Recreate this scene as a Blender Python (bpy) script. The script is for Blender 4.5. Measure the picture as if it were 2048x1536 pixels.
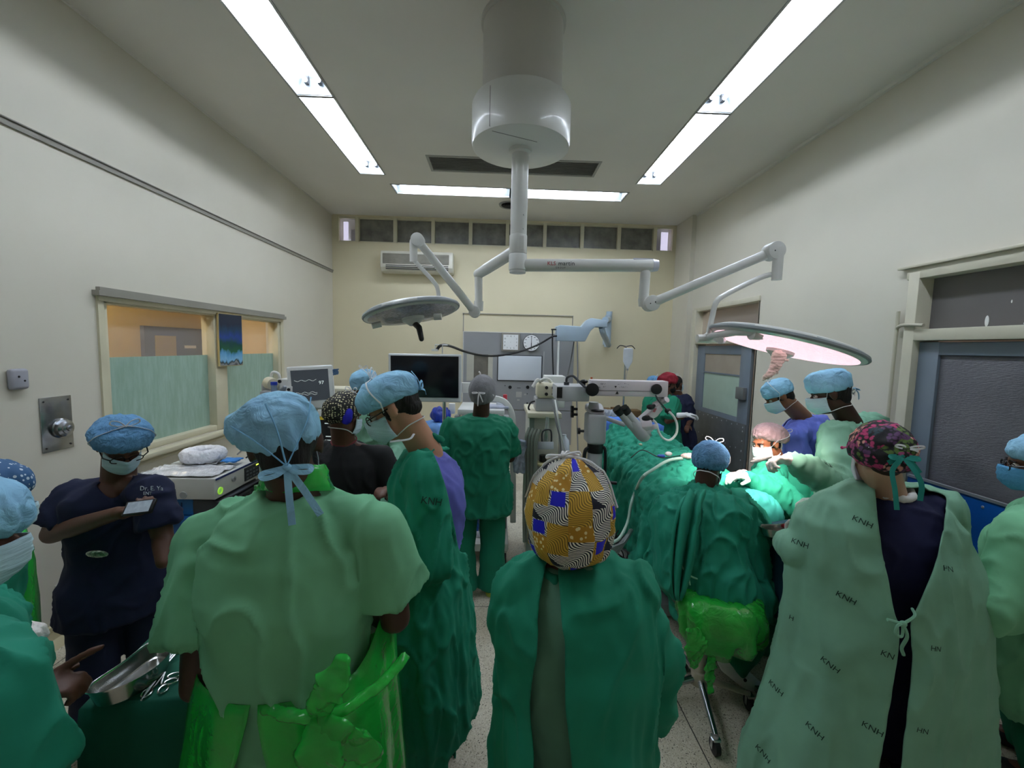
import bpy, bmesh, math, random
from math import sin, cos, pi, radians, sqrt, atan2, exp
from mathutils import Vector as V, Matrix as MX, Quaternion, noise as NZ
from mathutils.bvhtree import BVHTree
random.seed(7)
scn = bpy.context.scene
for o in list(bpy.data.objects): bpy.data.objects.remove(o)
# ------------------------------------------------------------------ camera
FPX, CAMH = 850.0, 1.95
_p, _y, _r = radians(4.87), radians(1.85), radians(1.37)
FW = V((sin(_y)*cos(_p), cos(_y)*cos(_p), -sin(_p)))
_rt = V((cos(_y), -sin(_y), 0)); _up = _rt.cross(FW)
RT = _rt*cos(_r) + _up*sin(_r); UP = -_rt*sin(_r) + _up*cos(_r)
cd = bpy.data.cameras.new('camera'); cam = bpy.data.objects.new('camera', cd)
scn.collection.objects.link(cam); scn.camera = cam
cam.matrix_world = MX.Translation((0, 0, CAMH)) @ MX((RT, UP, -FW)).transposed().to_4x4()
cd.sensor_width = 36; cd.lens = 36*FPX/2048; cd.clip_start = .05; cd.clip_end = 60
def ray(px, py): return RT*((px-1024)/FPX) - UP*((py-768)/FPX) + FW
C0 = V((0, 0, CAMH))
def at(px, py, Y): d = ray(px, py); return C0 + d*(Y/d.y)
def proj(P):
    d = V(P)-C0; w = d.dot(FW); return 1024+FPX*d.dot(RT)/w, 768-FPX*d.dot(UP)/w
def atx(px, py, X): d = ray(px, py); return C0 + d*(X/d.x)
def atz(px, py, z): d = ray(px, py); return C0 + d*((z-CAMH)/d.z)
# ------------------------------------------------------------------ world, exposure
scn.view_settings.view_transform = 'Standard'; scn.view_settings.look = 'None'
scn.view_settings.gamma = 1; scn.view_settings.use_curve_mapping = False
scn.view_settings.exposure = 0.4
W = bpy.data.worlds.new('world'); scn.world = W; W.use_nodes = True
W.node_tree.nodes['Background'].inputs[0].default_value = (.75, .82, .9, 1)
W.node_tree.nodes['Background'].inputs[1].default_value = .6
TUBE = 34.0        # emission strength of the fluorescent tubes
# ------------------------------------------------------------------ helpers: materials
def lin(h):
    if isinstance(h, str):
        h = h.lstrip('#'); c = [int(h[i:i+2], 16)/255 for i in (0, 2, 4)]
    else: c = [x/255 for x in h]
    return tuple((x/12.92 if x <= .04045 else ((x+.055)/1.055)**2.4) for x in c) + (1,)
MATS = {}
def mat(name, col, rough=.5, metal=0, bump=0, bscale=30, stretch=(1, 1, 1), var=.06, vscale=4, coat=0,
        alpha=1, trans=0, ior=1.45, emit=None, es=0, detail=4, sss=0, sheen=0, distort=0):
    if name in MATS: return MATS[name]
    m = bpy.data.materials.new(name); m.use_nodes = True; nt = m.node_tree; N = nt.nodes; L = nt.links
    b = N['Principled BSDF']; c = lin(col)
    b.inputs['Roughness'].default_value = rough; b.inputs['Metallic'].default_value = metal
    b.inputs['IOR'].default_value = ior
    if coat: b.inputs['Coat Weight'].default_value = coat
    if alpha < 1: b.inputs['Alpha'].default_value = alpha
    if trans: b.inputs['Transmission Weight'].default_value = trans
    if sss: b.inputs['Subsurface Weight'].default_value = sss; b.inputs['Subsurface Scale'].default_value = .01
    if sheen: b.inputs['Sheen Weight'].default_value = sheen
    if emit: b.inputs['Emission Color'].default_value = lin(emit); b.inputs['Emission Strength'].default_value = es
    tc = N.new('ShaderNodeTexCoord')
    if var:
        n = N.new('ShaderNodeTexNoise'); n.inputs['Scale'].default_value = vscale; n.inputs['Detail'].default_value = 3
        L.new(tc.outputs['Object'], n.inputs['Vector'])
        r = N.new('ShaderNodeValToRGB'); r.color_ramp.elements[0].position = .3; r.color_ramp.elements[1].position = .7
        r.color_ramp.elements[0].color = tuple(x*(1-var) for x in c[:3])+(1,)
        r.color_ramp.elements[1].color = tuple(min(1, x*(1+var)) for x in c[:3])+(1,)
        L.new(n.outputs['Fac'], r.inputs[0]); L.new(r.outputs[0], b.inputs['Base Color'])
    else: b.inputs['Base Color'].default_value = c
    if bump:
        mp = N.new('ShaderNodeMapping'); mp.inputs['Scale'].default_value = stretch
        L.new(tc.outputs['Object'], mp.inputs[0])
        n = N.new('ShaderNodeTexNoise'); n.inputs['Scale'].default_value = bscale; n.inputs['Detail'].default_value = detail
        n.inputs['Distortion'].default_value = distort
        L.new(mp.outputs[0], n.inputs['Vector'])
        bp = N.new('ShaderNodeBump'); bp.inputs['Strength'].default_value = bump; bp.inputs['Distance'].default_value = .02
        L.new(n.outputs['Fac'], bp.inputs['Height']); L.new(bp.outputs[0], b.inputs['Normal'])
    MATS[name] = m; return m
def cloth(name, col, bump=.5, bscale=9, stretch=(1, 1, .45), rough=.85, var=.07, **k):
    new = name not in MATS
    m = mat(name, col, rough=rough, bump=bump, bscale=bscale*.55, stretch=stretch, var=var, vscale=7, detail=4, distort=.6, **k)
    if new:
        for n in m.node_tree.nodes:
            if n.bl_idname == 'ShaderNodeBump':
                n.inputs['Distance'].default_value = .035; n.inputs['Strength'].default_value = min(1, bump*1.3); t = n.inputs['Height'].links[0].from_node
                t.noise_type = 'RIDGED_MULTIFRACTAL'; t.inputs['Roughness'].default_value = .45; t.normalize = True
    return m
# ------------------------------------------------------------------ helpers: geometry
class G:
    def __init__(s): s.v = []; s.f = []; s.m = []; s.uv = None
    def add(s, vs, fs, mi=0):
        b = len(s.v); s.v += [V(p) for p in vs]
        for f in fs: s.f.append([b+i for i in f]); s.m.append(mi)
        return s
    def box(s, c, d, M=None, mi=0):
        c = V(c); x, y, z = d[0]/2, d[1]/2, d[2]/2
        vs = [V((i*x, j*y, k*z)) for i in (-1, 1) for j in (-1, 1) for k in (-1, 1)]
        vs = [c + (M @ v if M else v) for v in vs]
        return s.add(vs, [(0, 1, 3, 2), (4, 6, 7, 5), (0, 4, 5, 1), (2, 3, 7, 6), (0, 2, 6, 4), (1, 5, 7, 3)], mi)
    def bb(s, a, b, mi=0):
        a, b = V(a), V(b); return s.box((a+b)/2, [abs(q) for q in (b-a)], mi=mi)
    def loft(s, rings, cap=True, mi=0, closed=True):
        n = len(rings[0]); vs = [p for r in rings for p in r]; fs = []
        for i in range(len(rings)-1):
            for j in range(n if closed else n-1):
                k = (j+1) % n; fs.append((i*n+j, i*n+k, (i+1)*n+k, (i+1)*n+j))
        if cap and closed: fs += [tuple(range(n-1, -1, -1)), tuple((len(rings)-1)*n+j for j in range(n))]
        return s.add(vs, fs, mi)
    def tube(s, pts, r, seg=8, closed=False, mi=0, flat=1):
        pts = [V(p) for p in pts]; n = len(pts); R = r if isinstance(r, (list, tuple)) else [r]*n
        T = []
        for i in range(n):
            a = pts[(i-1) % n] if closed or i > 0 else pts[i]; b = pts[(i+1) % n] if closed or i < n-1 else pts[i]
            T.append((b-a).normalized() if (b-a).length > 1e-9 else V((0, 0, 1)))
        u = T[0].orthogonal().normalized(); rings = []
        for i in range(n):
            if i: u = (T[i-1].rotation_difference(T[i]) @ u); u = (u - T[i]*u.dot(T[i])).normalized()
            w = T[i].cross(u)
            rings.append([pts[i] + (u*cos(2*pi*k/seg) + w*sin(2*pi*k/seg)*flat)*R[i] for k in range(seg)])
        if closed: rings.append(rings[0])
        return s.loft(rings, not closed, mi)
    def cyl(s, a, b, r0, r1=None, seg=20, mi=0):
        return s.tube([a, b], [r0, r0 if r1 is None else r1], seg, mi=mi)
    def lathe(s, prof, c=(0, 0, 0), M=None, seg=32, mi=0):
        c = V(c); rings = []
        for (r, z) in prof:
            ring = [V((max(r, 1e-5)*cos(2*pi*k/seg), max(r, 1e-5)*sin(2*pi*k/seg), z)) for k in range(seg)]
            rings.append([c + (M @ q if M else q) for q in ring])
        return s.loft(rings, True, mi)
    def ell(s, c, r, M=None, seg=16, rings=10, mi=0, t0=0, t1=pi):
        c = V(c); rr = []
        for i in range(rings+1):
            t = t1+(t0-t1)*i/rings; t = min(max(t, .02), pi-.02)
            ring = [V((r[0]*sin(t)*cos(2*pi*k/seg), r[1]*sin(t)*sin(2*pi*k/seg), r[2]*cos(t))) for k in range(seg)]
            rr.append([c + (M @ q if M else q) for q in ring])
        return s.loft(rr, True, mi)
    def cap(s, a, b, r0, r1=None, seg=12):
        a, b = V(a), V(b); r1 = r0 if r1 is None else r1
        s.cyl(a, b, r0, r1, seg); s.ell(a, (r0,)*3, seg=seg, rings=7); s.ell(b, (r1,)*3, seg=seg, rings=7); return s
    def limb(s, pts, rs, seg=12):
        for i in range(len(pts)-1): s.cap(pts[i], pts[i+1], rs[i], rs[i+1], seg)
        return s
    def prism(s, pts, d, mi=0):
        d = V(d); pts = [V(p) for p in pts]; return s.loft([pts, [p+d for p in pts]], True, mi)
    def ribbon(s, pts, w, t=.001, up=None, mi=0):
        pts = [V(p) for p in pts]; rings = []
        for i, p in enumerate(pts):
            T = (pts[min(i+1, len(pts)-1)] - pts[max(i-1, 0)]).normalized()
            a = (V(up) if up is not None else V((0, 0, 1))); sd = T.cross(a)
            if sd.length < .05: sd = T.cross(V((0, 1, 0)))
            sd = sd.normalized(); nn = sd.cross(T).normalized()
            ww = w if not isinstance(w, (list, tuple)) else w[i]
            rings.append([p+sd*ww/2+nn*t/2, p-sd*ww/2+nn*t/2, p-sd*ww/2-nn*t/2, p+sd*ww/2-nn*t/2])
        return s.loft(rings, True, mi)
    def mesh(s, name, smooth=40):
        me = bpy.data.meshes.new(name); me.from_pydata([tuple(p) for p in s.v], [], s.f)
        for p, i in zip(me.polygons, s.m): p.material_index = i
        b = bmesh.new(); b.from_mesh(me); bmesh.ops.recalc_face_normals(b, faces=b.faces); b.to_mesh(me); b.free()
        if smooth:
            me.polygons.foreach_set('use_smooth', [True]*len(me.polygons))
            if smooth < 180: me.set_sharp_from_angle(angle=radians(smooth))
        me.update(); return me
def modmesh(me, mods):
    o = bpy.data.objects.new('t', me); scn.collection.objects.link(o)
    for t, kw in mods:
        m = o.modifiers.new('m', t)
        for k, v in kw.items(): setattr(m, k, v)
    dg = bpy.context.evaluated_depsgraph_get(); r = bpy.data.meshes.new_from_object(o.evaluated_get(dg))
    bpy.data.objects.remove(o); bpy.data.meshes.remove(me); return r
def organic(g, name, vox=.01, smooth=3, fac=.5):
    me = modmesh(g.mesh(name, 0), [('REMESH', dict(mode='VOXEL', voxel_size=vox)), ('SMOOTH', dict(iterations=smooth, factor=fac))])
    me.polygons.foreach_set('use_smooth', [True]*len(me.polygons)); return me
def bevel(me, w=.004, seg=2):
    me = modmesh(me, [('BEVEL', dict(width=w, segments=seg, limit_method='ANGLE', angle_limit=radians(35)))])
    me.polygons.foreach_set('use_smooth', [True]*len(me.polygons)); me.set_sharp_from_angle(angle=radians(35)); return me
def fold(me, amp=.008, f=7, st=(1, 1, .35), seed=0, amp2=.3, mask=None, amp3=0):
    """cloth folds pushed along the normals"""
    off = V((seed*3.7, seed*1.3, seed*2.1)); ns = [v.normal.copy() for v in me.vertices]
    for v, n in zip(me.vertices, ns):
        p = v.co; q = V((p.x*st[0], p.y*st[1], p.z*st[2]))*f + off
        w = NZ.noise_vector(q*.6)*.7; a = 1-2*abs(NZ.noise(q+w))
        a += amp2*(1-2*abs(NZ.noise(q*2.7+w))) + amp3*(1-min(1, 3.2*abs(NZ.noise(q*1.55+w*1.6+V((9, 3, 1))))))**2
        k = mask(p) if mask else 1
        v.co = p + n*(a-.4)*amp*k
    me.update(); return me
def obj(name, me, m=None, parent=None):
    if isinstance(me, G): me = me.mesh(name)
    me.name = name
    if m is not None:
        ms = m if isinstance(m, (list, tuple)) else [m]
        me.materials.clear()
        for x in ms: me.materials.append(x)
    o = bpy.data.objects.new(name, me); scn.collection.objects.link(o)
    if parent is not None:
        o.parent = parent
        if parent.type == 'EMPTY': o.matrix_parent_inverse = MX.Translation(-parent.location)
    return o
def tag(o, label, cat=None, group=None, kind=None):
    if label: o['label'] = label
    if cat: o['category'] = cat
    if group: o['group'] = group
    if kind: o['kind'] = kind
    return o
def thing(name, label, cat, loc=(0, 0, 0), group=None):
    o = bpy.data.objects.new(name, None); scn.collection.objects.link(o); o.location = V(loc)
    o.empty_display_size = .1; return tag(o, label, cat, group)
def solo(name, me, m, label, cat, group=None):
    """a thing that is one mesh: origin moved to its base"""
    if isinstance(me, G): me = me.mesh(name)
    xs = [v.co for v in me.vertices]; lo = V([min(p[i] for p in xs) for i in range(3)]); hi = V([max(p[i] for p in xs) for i in range(3)])
    c = V(((lo.x+hi.x)/2, (lo.y+hi.y)/2, lo.z)); me.transform(MX.Translation(-c))
    o = obj(name, me, m); o.location = c; return tag(o, label, cat, group)
def struct(name, me, m):
    return tag(obj(name, me, m), None, kind='structure')
def dup(o, d, label=None, parent=None):
    c = o.copy(); scn.collection.objects.link(c)
    if parent is None: c.location = o.location + V(d)
    else: c.parent = parent
    if label: c['label'] = label
    for ch in list(o.children): dup(ch, d, None, c)
    return c
def bez(pts, n=8):
    """smooth curve through points (Catmull-Rom)"""
    P = [V(p) for p in pts]; P = [P[0]*2-P[1]] + P + [P[-1]*2-P[-2]]; out = []
    for i in range(1, len(P)-2):
        a, b, c, d = P[i-1:i+3]
        for k in range(n):
            t = k/n; out.append(.5*((2*b)+(c-a)*t+(2*a-5*b+4*c-d)*t*t+(3*b-a-3*c+d)*t**3))
    out.append(P[-2]); return out
def textmesh(txt, size, align='CENTER', ext=0, space=1):
    cu = bpy.data.curves.new('t', 'FONT'); cu.body = txt; cu.size = size; cu.align_x = align; cu.align_y = 'CENTER'
    cu.extrude = ext; cu.resolution_u = 2; cu.space_character = space
    o = bpy.data.objects.new('t', cu); scn.collection.objects.link(o)
    dg = bpy.context.evaluated_depsgraph_get(); me = bpy.data.meshes.new_from_object(o.evaluated_get(dg))
    bpy.data.objects.remove(o); return me
def text(txt, size, c, right, up, m, parent, name='lettering', ext=.0006, space=1):
    me = textmesh(txt, size, ext=ext, space=space); r = V(right).normalized(); u = V(up); u = (u-r*u.dot(r)).normalized(); n = r.cross(u)
    me.transform(MX.Translation(V(c)) @ MX((r, u, n)).transposed().to_4x4()); return obj(name, me, m, parent)
def pane_grid(ax, w0, uu, vv, holes):
    """quads of a rectangle in the plane ax = w0 with rectangular holes (u0,u1,v0,v1)"""
    us = sorted(set([uu[0], uu[1]] + [h[i] for h in holes for i in (0, 1)])); vs = sorted(set([vv[0], vv[1]] + [h[i] for h in holes for i in (2, 3)]))
    q = []
    for i in range(len(us)-1):
        for j in range(len(vs)-1):
            cu, cv = (us[i]+us[i+1])/2, (vs[j]+vs[j+1])/2
            if any(h[0] < cu < h[1] and h[2] < cv < h[3] for h in holes): continue
            q.append((us[i], us[i+1], vs[j], vs[j+1]))
    return q
def slab(ax, w0, w1, uu, vv, holes=()):
    g = G()
    for (a, b, c, d) in pane_grid(ax, w0, uu, vv, list(holes)):
        if ax == 'x': g.bb((w0, a, c), (w1, b, d))
        elif ax == 'y': g.bb((a, w0, c), (b, w1, d))
        else: g.bb((a, c, w0), (b, d, w1))
    return g.mesh('slab', 0)
# ------------------------------------------------------------------ the room
XL, XR, YB, YF, ZC = -2.77, 3.0, 7.22, -1.2, 4.05
wallm = mat('cream_wall_paint', '#d2cdbe', rough=.55, bump=.05, bscale=3, var=.03, vscale=1.2)
ceilm = mat('ceiling_paint', '#dcd9d1', rough=.8, bump=.12, bscale=2, var=.05, vscale=.8)
trimm = mat('cream_gloss_trim', '#dcd8c4', rough=.35, var=.04)
def floor_mat():
    m = bpy.data.materials.new('terrazzo'); m.use_nodes = True; N = m.node_tree.nodes; L = m.node_tree.links; b = N['Principled BSDF']
    tc = N.new('ShaderNodeTexCoord'); vo = N.new('ShaderNodeTexVoronoi'); vo.inputs['Scale'].default_value = 210
    L.new(tc.outputs['Object'], vo.inputs['Vector'])
    r = N.new('ShaderNodeValToRGB'); e = r.color_ramp.elements; r.color_ramp.interpolation = 'CONSTANT'
    e[0].color = lin('#6a6456'); e[0].position = 0; e[1].color = lin('#cfc7b3'); e[1].position = .045
    for p, c in ((.3, '#b8b09c'), (.42, '#d6cfbc'), (.72, '#c4bca6'), (.86, '#ded8c8')):
        x = e.new(p); x.color = lin(c)
    sp = N.new('ShaderNodeSeparateColor'); L.new(vo.outputs['Color'], sp.inputs[0]); L.new(sp.outputs[0], r.inputs[0])
    n = N.new('ShaderNodeTexNoise'); n.inputs['Scale'].default_value = 3; n.inputs['Detail'].default_value = 6; L.new(tc.outputs['Object'], n.inputs['Vector'])
    r2 = N.new('ShaderNodeValToRGB'); r2.color_ramp.elements[0].color = (.74, .71, .66, 1); r2.color_ramp.elements[1].color = (1, 1, 1, 1); r2.color_ramp.elements[0].position = .3; r2.color_ramp.elements[1].position = .62
    L.new(n.outputs['Fac'], r2.inputs[0])
    mx = N.new('ShaderNodeMix'); mx.data_type = 'RGBA'; mx.blend_type = 'MULTIPLY'; mx.inputs[0].default_value = 1
    L.new(r.outputs[0], mx.inputs[6]); L.new(r2.outputs[0], mx.inputs[7])
    # dark joints
    sx = N.new('ShaderNodeSeparateXYZ'); L.new(tc.outputs['Object'], sx.inputs[0]); out = []
    for k, off in ((0, 1.04), (1, 3.056)):
        a = N.new('ShaderNodeMath'); a.operation = 'SUBTRACT'; a.inputs[1].default_value = off; L.new(sx.outputs[k], a.inputs[0])
        p = N.new('ShaderNodeMath'); p.operation = 'PINGPONG'; p.inputs[1].default_value = .9125; L.new(a.outputs[0], p.inputs[0])
        q = N.new('ShaderNodeMath'); q.operation = 'LESS_THAN'; q.inputs[1].default_value = .0028; L.new(p.outputs[0], q.inputs[0]); out.append(q)
    mm = N.new('ShaderNodeMath'); mm.operation = 'MAXIMUM'; L.new(out[0].outputs[0], mm.inputs[0]); L.new(out[1].outputs[0], mm.inputs[1])
    m2 = N.new('ShaderNodeMix'); m2.data_type = 'RGBA'; L.new(mm.outputs[0], m2.inputs[0]); L.new(mx.outputs[2], m2.inputs[6]); m2.inputs[7].default_value = lin('#2a2722')
    L.new(m2.outputs[2], b.inputs['Base Color']); b.inputs['Roughness'].default_value = .38
    return m
struct('floor', slab('z', -.1, 0, (XL-2, XR+2), (YF, YB+1.6)), floor_mat())
LFIX = [(-1.76, -1.46, 3.875+.01, 5.5), (-1.76, -1.46, 2.24, 3.865), (-1.76, -1.46, .6, 2.225)]  # third fixture lies out of view, added for the light it gives
RFIX = [(1.69, 1.99, 3.875+.01, 5.5), (1.69, 1.99, 2.24, 3.865), (1.69, 1.99, .6, 2.225)]  # last fixture is unseen too, added to light the near side
XFIX = [(-1.46, .105, 5.82, 6.15), (.115, 1.68, 5.82, 6.15)]
VENT = (-.83, 1.08, 4.95, 5.32)
struct('ceiling', slab('z', ZC, ZC+.15, (XL-2, XR+2), (YF, YB+1.6), LFIX+RFIX+XFIX+[VENT]), ceilm)
WL = (3.07, 5.5, 1.07, 2.24)                     # window opening in the left wall (y0,y1,z0,z1)
struct('wall_left', slab('x', XL-.18, XL, (YF, YB+.2), (0, ZC), [WL]), wallm)
CW = (-2.66, 2.87, 3.62, 4.02)                    # clerestory in the back wall
struct('wall_back', slab('y', YB, YB+.2, (XL, XR), (0, ZC), [CW]), mat('cream_wall_warm_lit', '#d6cdae', rough=.55, bump=.05, bscale=3, var=.03, vscale=1.2))  # yellower light on the back wall put into its paint colour
D1 = (1.75, 3.0, 0, 2.56); D2 = (4.9, 6.44, 0, 2.59)
struct('wall_right', slab('x', XR, XR+.18, (YF, YB+.2), (0, ZC), [D1, D2]), wallm)
struct('wall_rear', slab('y', YF-.1, YF, (XL, XR), (0, ZC)), wallm)
g = G(); g.bb((XL, YF, 0), (XL+.012, YB, .13)); g.bb((XL, YF, .13), (XL+.02, YB, .145))
g.prism([(XL, YF, 0), (XL+.05, YF, 0), (XL+.012, YF, .05), (XL, YF, .05)], (0, YB-YF, 0))
struct('baseboard_left', g, mat('baseboard_cream', '#cfc4a0', rough=.4))
g = G(); g.bb((XL, YB-.015, 0), (XR, YB, .14)); struct('baseboard_back', g, MATS['baseboard_cream'])
g = G(); g.bb((XR-.015, 3.08, 0), (XR, D2[0]-.1, .14)); struct('baseboard_right', g, MATS['baseboard_cream'])
greyline = mat('dusty_grey_strip', '#8f8c82', rough=.6)
g = G(); g.bb((XL, YF, 3.115), (XL+.012, YB, 3.15)); g.bb((XL, YF, 3.15), (XL+.022, YB, 3.156)); struct('trim_1', g, greyline)
# cornice beads at the ceiling
g = G(); g.bb((XR-.03, YF, ZC-.03), (XR, 6.6, ZC)); struct('trim_2', g, ceilm)
g = G(); g.bb((XL, YF, ZC-.012), (XL+.012, YB, ZC)); struct('trim_3', g, ceilm)
# shallow pilaster at the right rear corner, ledge on the back wall
g = G(); g.bb((XR-.07, 6.64, 0), (XR, YB, ZC)); struct('trim_4', g, wallm)
g = G(); g.bb((-.62, YB-.02, 2.5), (1.24, YB, 2.512)); g.bb((-.615, YB-.008, 2.2), (-.6, YB, 2.5)); g.bb((1.225, YB-.008, 2.2), (1.24, YB, 2.5)); struct('trim_5', g, greyline)
# ------------------------------------------------------------------ left window
fr = mat('window_frame_cream', '#cfc9ae', rough=.4)
def glass_mat(name, col, rough, alpha, spec=.5):
    return mat(name, col, rough=rough, alpha=alpha, var=0)
film = bpy.data.materials.new('green_privacy_film'); film.use_nodes = True
def film_setup():
    N = film.node_tree.nodes; L = film.node_tree.links; b = N['Principled BSDF']
    tc = N.new('ShaderNodeTexCoord'); mp = N.new('ShaderNodeMapping'); mp.inputs['Scale'].default_value = (1, 5, .9); L.new(tc.outputs['Object'], mp.inputs[0])
    n = N.new('ShaderNodeTexNoise'); n.inputs['Scale'].default_value = 5; n.inputs['Detail'].default_value = 8; n.inputs['Roughness'].default_value = .65; L.new(mp.outputs[0], n.inputs['Vector'])
    r = N.new('ShaderNodeValToRGB'); e = r.color_ramp.elements; e[0].position = .42; e[0].color = lin('#93b09e'); e[1].position = .8; e[1].color = lin('#abc6bb')
    L.new(n.outputs['Fac'], r.inputs[0]); L.new(r.outputs[0], b.inputs['Base Color']); b.inputs['Roughness'].default_value = .3
film_setup()
g = G(); y0, y1, z0, z1 = WL; xf = XL-.12
for a, b in (((xf, y0, z0), (XL, y0+.05, z1)), ((xf, y1-.06, z0), (XL, y1, z1)), ((xf, y0, z1-.05), (XL, y1, z1)), ((xf, y0, z0), (XL, y1, z0+.05)),
             ((xf, 4.24, z0), (XL+.005, 4.42, z1))): g.bb(a, b)
w = struct('window_1', bevel(g.mesh('w'), .006), fr)
g = G(); g.bb((XL-.01, y0-.06, z1), (XL+.05, y1+.06, z1+.035)); g.bb((XL-.01, y0-.03, z1+.035), (XL+.03, y1+.06, z1+.06)); obj('window_head', g, greyline, w)
g = G(); g.bb((XL, y0-.03, z1-.035), (XL+.02, y1+.03, z1)); g.bb((XL, y0-.035, z0-.1), (XL+.015, y0+.01, z1)); g.bb((XL, y1-.01, z0-.1), (XL+.015, y1+.05, z1)); obj('window_frame', g, fr, w)
g = G(); g.bb((XL-.02, y0-.06, z0-.05), (XL+.07, y1+.06, z0-.01)); g.bb((XL-.01, y0-.04, z0-.1), (XL+.02, y1+.06, z0-.05)); obj('window_sill', bevel(g.mesh('s'), .008), fr, w)
gl = mat('clear_pane', '#ffffff', rough=.03, alpha=.1, var=0)
for a, b in ((y0+.05, 4.24), (4.42, y1-.06)):
    g = G(); g.bb((XL-.075, a, z0+.05), (XL-.07, b, 1.81)); obj('frosted_pane', g, film, w)
    g = G(); g.bb((XL-.075, a, 1.81), (XL-.07, b, z1-.05)); obj('clear_pane', g, gl, w)
# room seen through the left window
ochre = mat('ochre_wall_paint', '#cdb070', rough=.6, var=.05)
g = G(); g.bb((XL-1.9, 1.5, 0), (XL-1.8, YB+1.5, 3.4)); struct('wall_outer', g, ochre)
g = G(); g.bb((XL-1.8, YB+.25, 0), (XL-.18, YB+.35, 3.4)); g.bb((XL-1.8, 1.5, 0), (XL-.18, 1.6, 3.4)); struct('wall_corridor', g, ochre)
g = G(); g.bb((XL-1.8, 1.5, 3.3), (XL-.18, YB+.3, 3.4)); struct('ceiling_corridor', g, ceilm)
gd = mat('grey_blue_door_paint', '#6f7a86', rough=.45, var=.06)
xo = XL-1.8
P = [(xo+.0, a, b) for a, b in ()]
a0 = atx(280, 663, xo).y; a1 = atx(412, 668, xo).y
g = G(); g.bb((xo, a0, 0), (xo+.05, a1, 2.12)); dd = struct('door_3', g, mat('dark_grey_door', '#5c5a5e', rough=.4))
p0 = atx(302, 680, xo).y; p1 = atx(344, 680, xo).y
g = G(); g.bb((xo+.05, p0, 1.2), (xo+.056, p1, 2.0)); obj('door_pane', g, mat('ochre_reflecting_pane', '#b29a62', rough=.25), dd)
q0 = atx(362, 699, xo).y; q1 = atx(385, 699, xo).y
g = G(); g.bb((xo+.05, q0, 1.83), (xo+.055, q1, 1.87)); obj('door_plate', g, mat('white_plate', '#e8e6e0', rough=.4), dd)
wy = YB+.25; daylight = mat('window_daylight', '#ffffff', emit='#fff2e6', es=5.5, var=0)
lo = at(410, 628, wy).x
for i, (xa, xb) in enumerate(((-3.35, -3.1),(-3.62,-3.5))):
    pass
g = G(); ya = atx(412, 630, xo).y+.02; yb2 = ya+.16
g.bb((xo, ya, 1.5), (xo+.02, yb2, 2.45)); struct('window_3', g, daylight)
g = G(); ya = atx(468, 640, xo).y; yb2 = atx(491, 640, xo).y
g.bb((xo, ya, 1.6), (xo+.02, yb2, 2.5)); w4 = struct('window_4', g, daylight)
g = G(); g.bb((xo, ya, 2.0), (xo+.03, yb2, 2.04)); g.bb((xo, ya-.05, 1.5), (xo+.03, ya, 2.5)); g.bb((xo, yb2, 1.5), (xo+.03, yb2+.05, 2.5)); obj('window_frame', g, fr, w4)
# unseen lamp added to light the next room
g = G(); g.bb((XL-1.2, 3.0, 3.24), (XL-.9, 4.4, 3.3)); tag(obj('ceiling_light', g, mat('next_room_fill', '#ffffff', emit='#fff0d0', es=16, var=0)), 'unseen light added to brighten the room behind the left window, above its panes', 'ceiling light')
# ------------------------------------------------------------------ clerestory window
g = G(); x0, x1, z0, z1 = CW; fy0, fy1 = YB+.02, YB+.12
g.bb((x0, fy0, z0), (x1, fy1, z0+.02)); g.bb((x0, fy0, z1-.02), (x1, fy1, z1))
muls = [at(px, 465, YB).x for px in (714, 790, 866, 941, 1015, 1090, 1165, 1239, 1311)]
for x in muls: g.bb((x-.028, YB-.002, z0), (x+.028, fy1, z1))
w2 = struct('window_2', g, fr)
dusty = mat('dusty_grey_pane', '#77766e', rough=.25, bump=.1, bscale=6, var=.3, vscale=7)
xs = [x0] + muls + [x1]
for i in range(len(xs)-1):
    g = G(); g.bb((xs[i]+(.028 if i else 0), YB+.07, z0+.02), (xs[i+1]-(.028 if i < len(xs)-2 else 0), YB+.075, z1-.02))
    obj('window_pane', g, mat('end_pane', '#cfcbe0', rough=.3, alpha=.35, var=0) if i in (0, len(xs)-2) else dusty, w2)
g = G(); g.bb((XL, YB+.9, 3.3), (XR, YB+1.0, ZC)); struct('wall_passage', g, mat('passage_grey', '#74726a', rough=.8))
for n_, (xa, xb) in zip((5, 6), ((x0+.02, x0+.1), (x1-.14, x1-.02))):
    g = G(); g.bb((xa, YB+.16, 3.66), (xb, YB+.17, 3.98)); struct('window_%d' % n_, g, mat('end_pane_glow', '#ffffff', emit='#e6e2ff', es=1.1, var=0))  # emissive panels added behind the end panes to make bright edges
# ------------------------------------------------------------------ right doors
cr = mat('door_frame_cream', '#c9c4b0', rough=.4)
y0, y1, z0, z1 = D1
g = G(); g.bb((XR-.03, y1-.02, 0), (XR+.16, y1+.06, z1)); g.bb((XR-.03, y0-.06, 0), (XR+.16, y0, z1)); g.bb((XR-.028, y0-.058, 2.07), (XR+.158, y1+.058, 2.15)); g.bb((XR-.028, y0-.058, z1-.05), (XR+.158, y1+.08, z1+.03))
g.bb((XR-.05, y0-.1, z1+.03), (XR, y1+.14, z1+.05))
t = struct('trim_6', bevel(g.mesh('f'), .005), cr)
g = G(); g.bb((XR+.08, y0, 2.15), (XR+.085, y1, z1-.05)); 
tr = bpy.data.materials.new('transom_glass'); tr.use_nodes = True
b = tr.node_tree.nodes['Principled BSDF']; b.inputs['Base Color'].default_value = lin('#6b6868'); b.inputs['Roughness'].default_value = .22; b.inputs['Alpha'].default_value = .93
obj('transom_pane', g, tr, t)
g = G()
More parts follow.
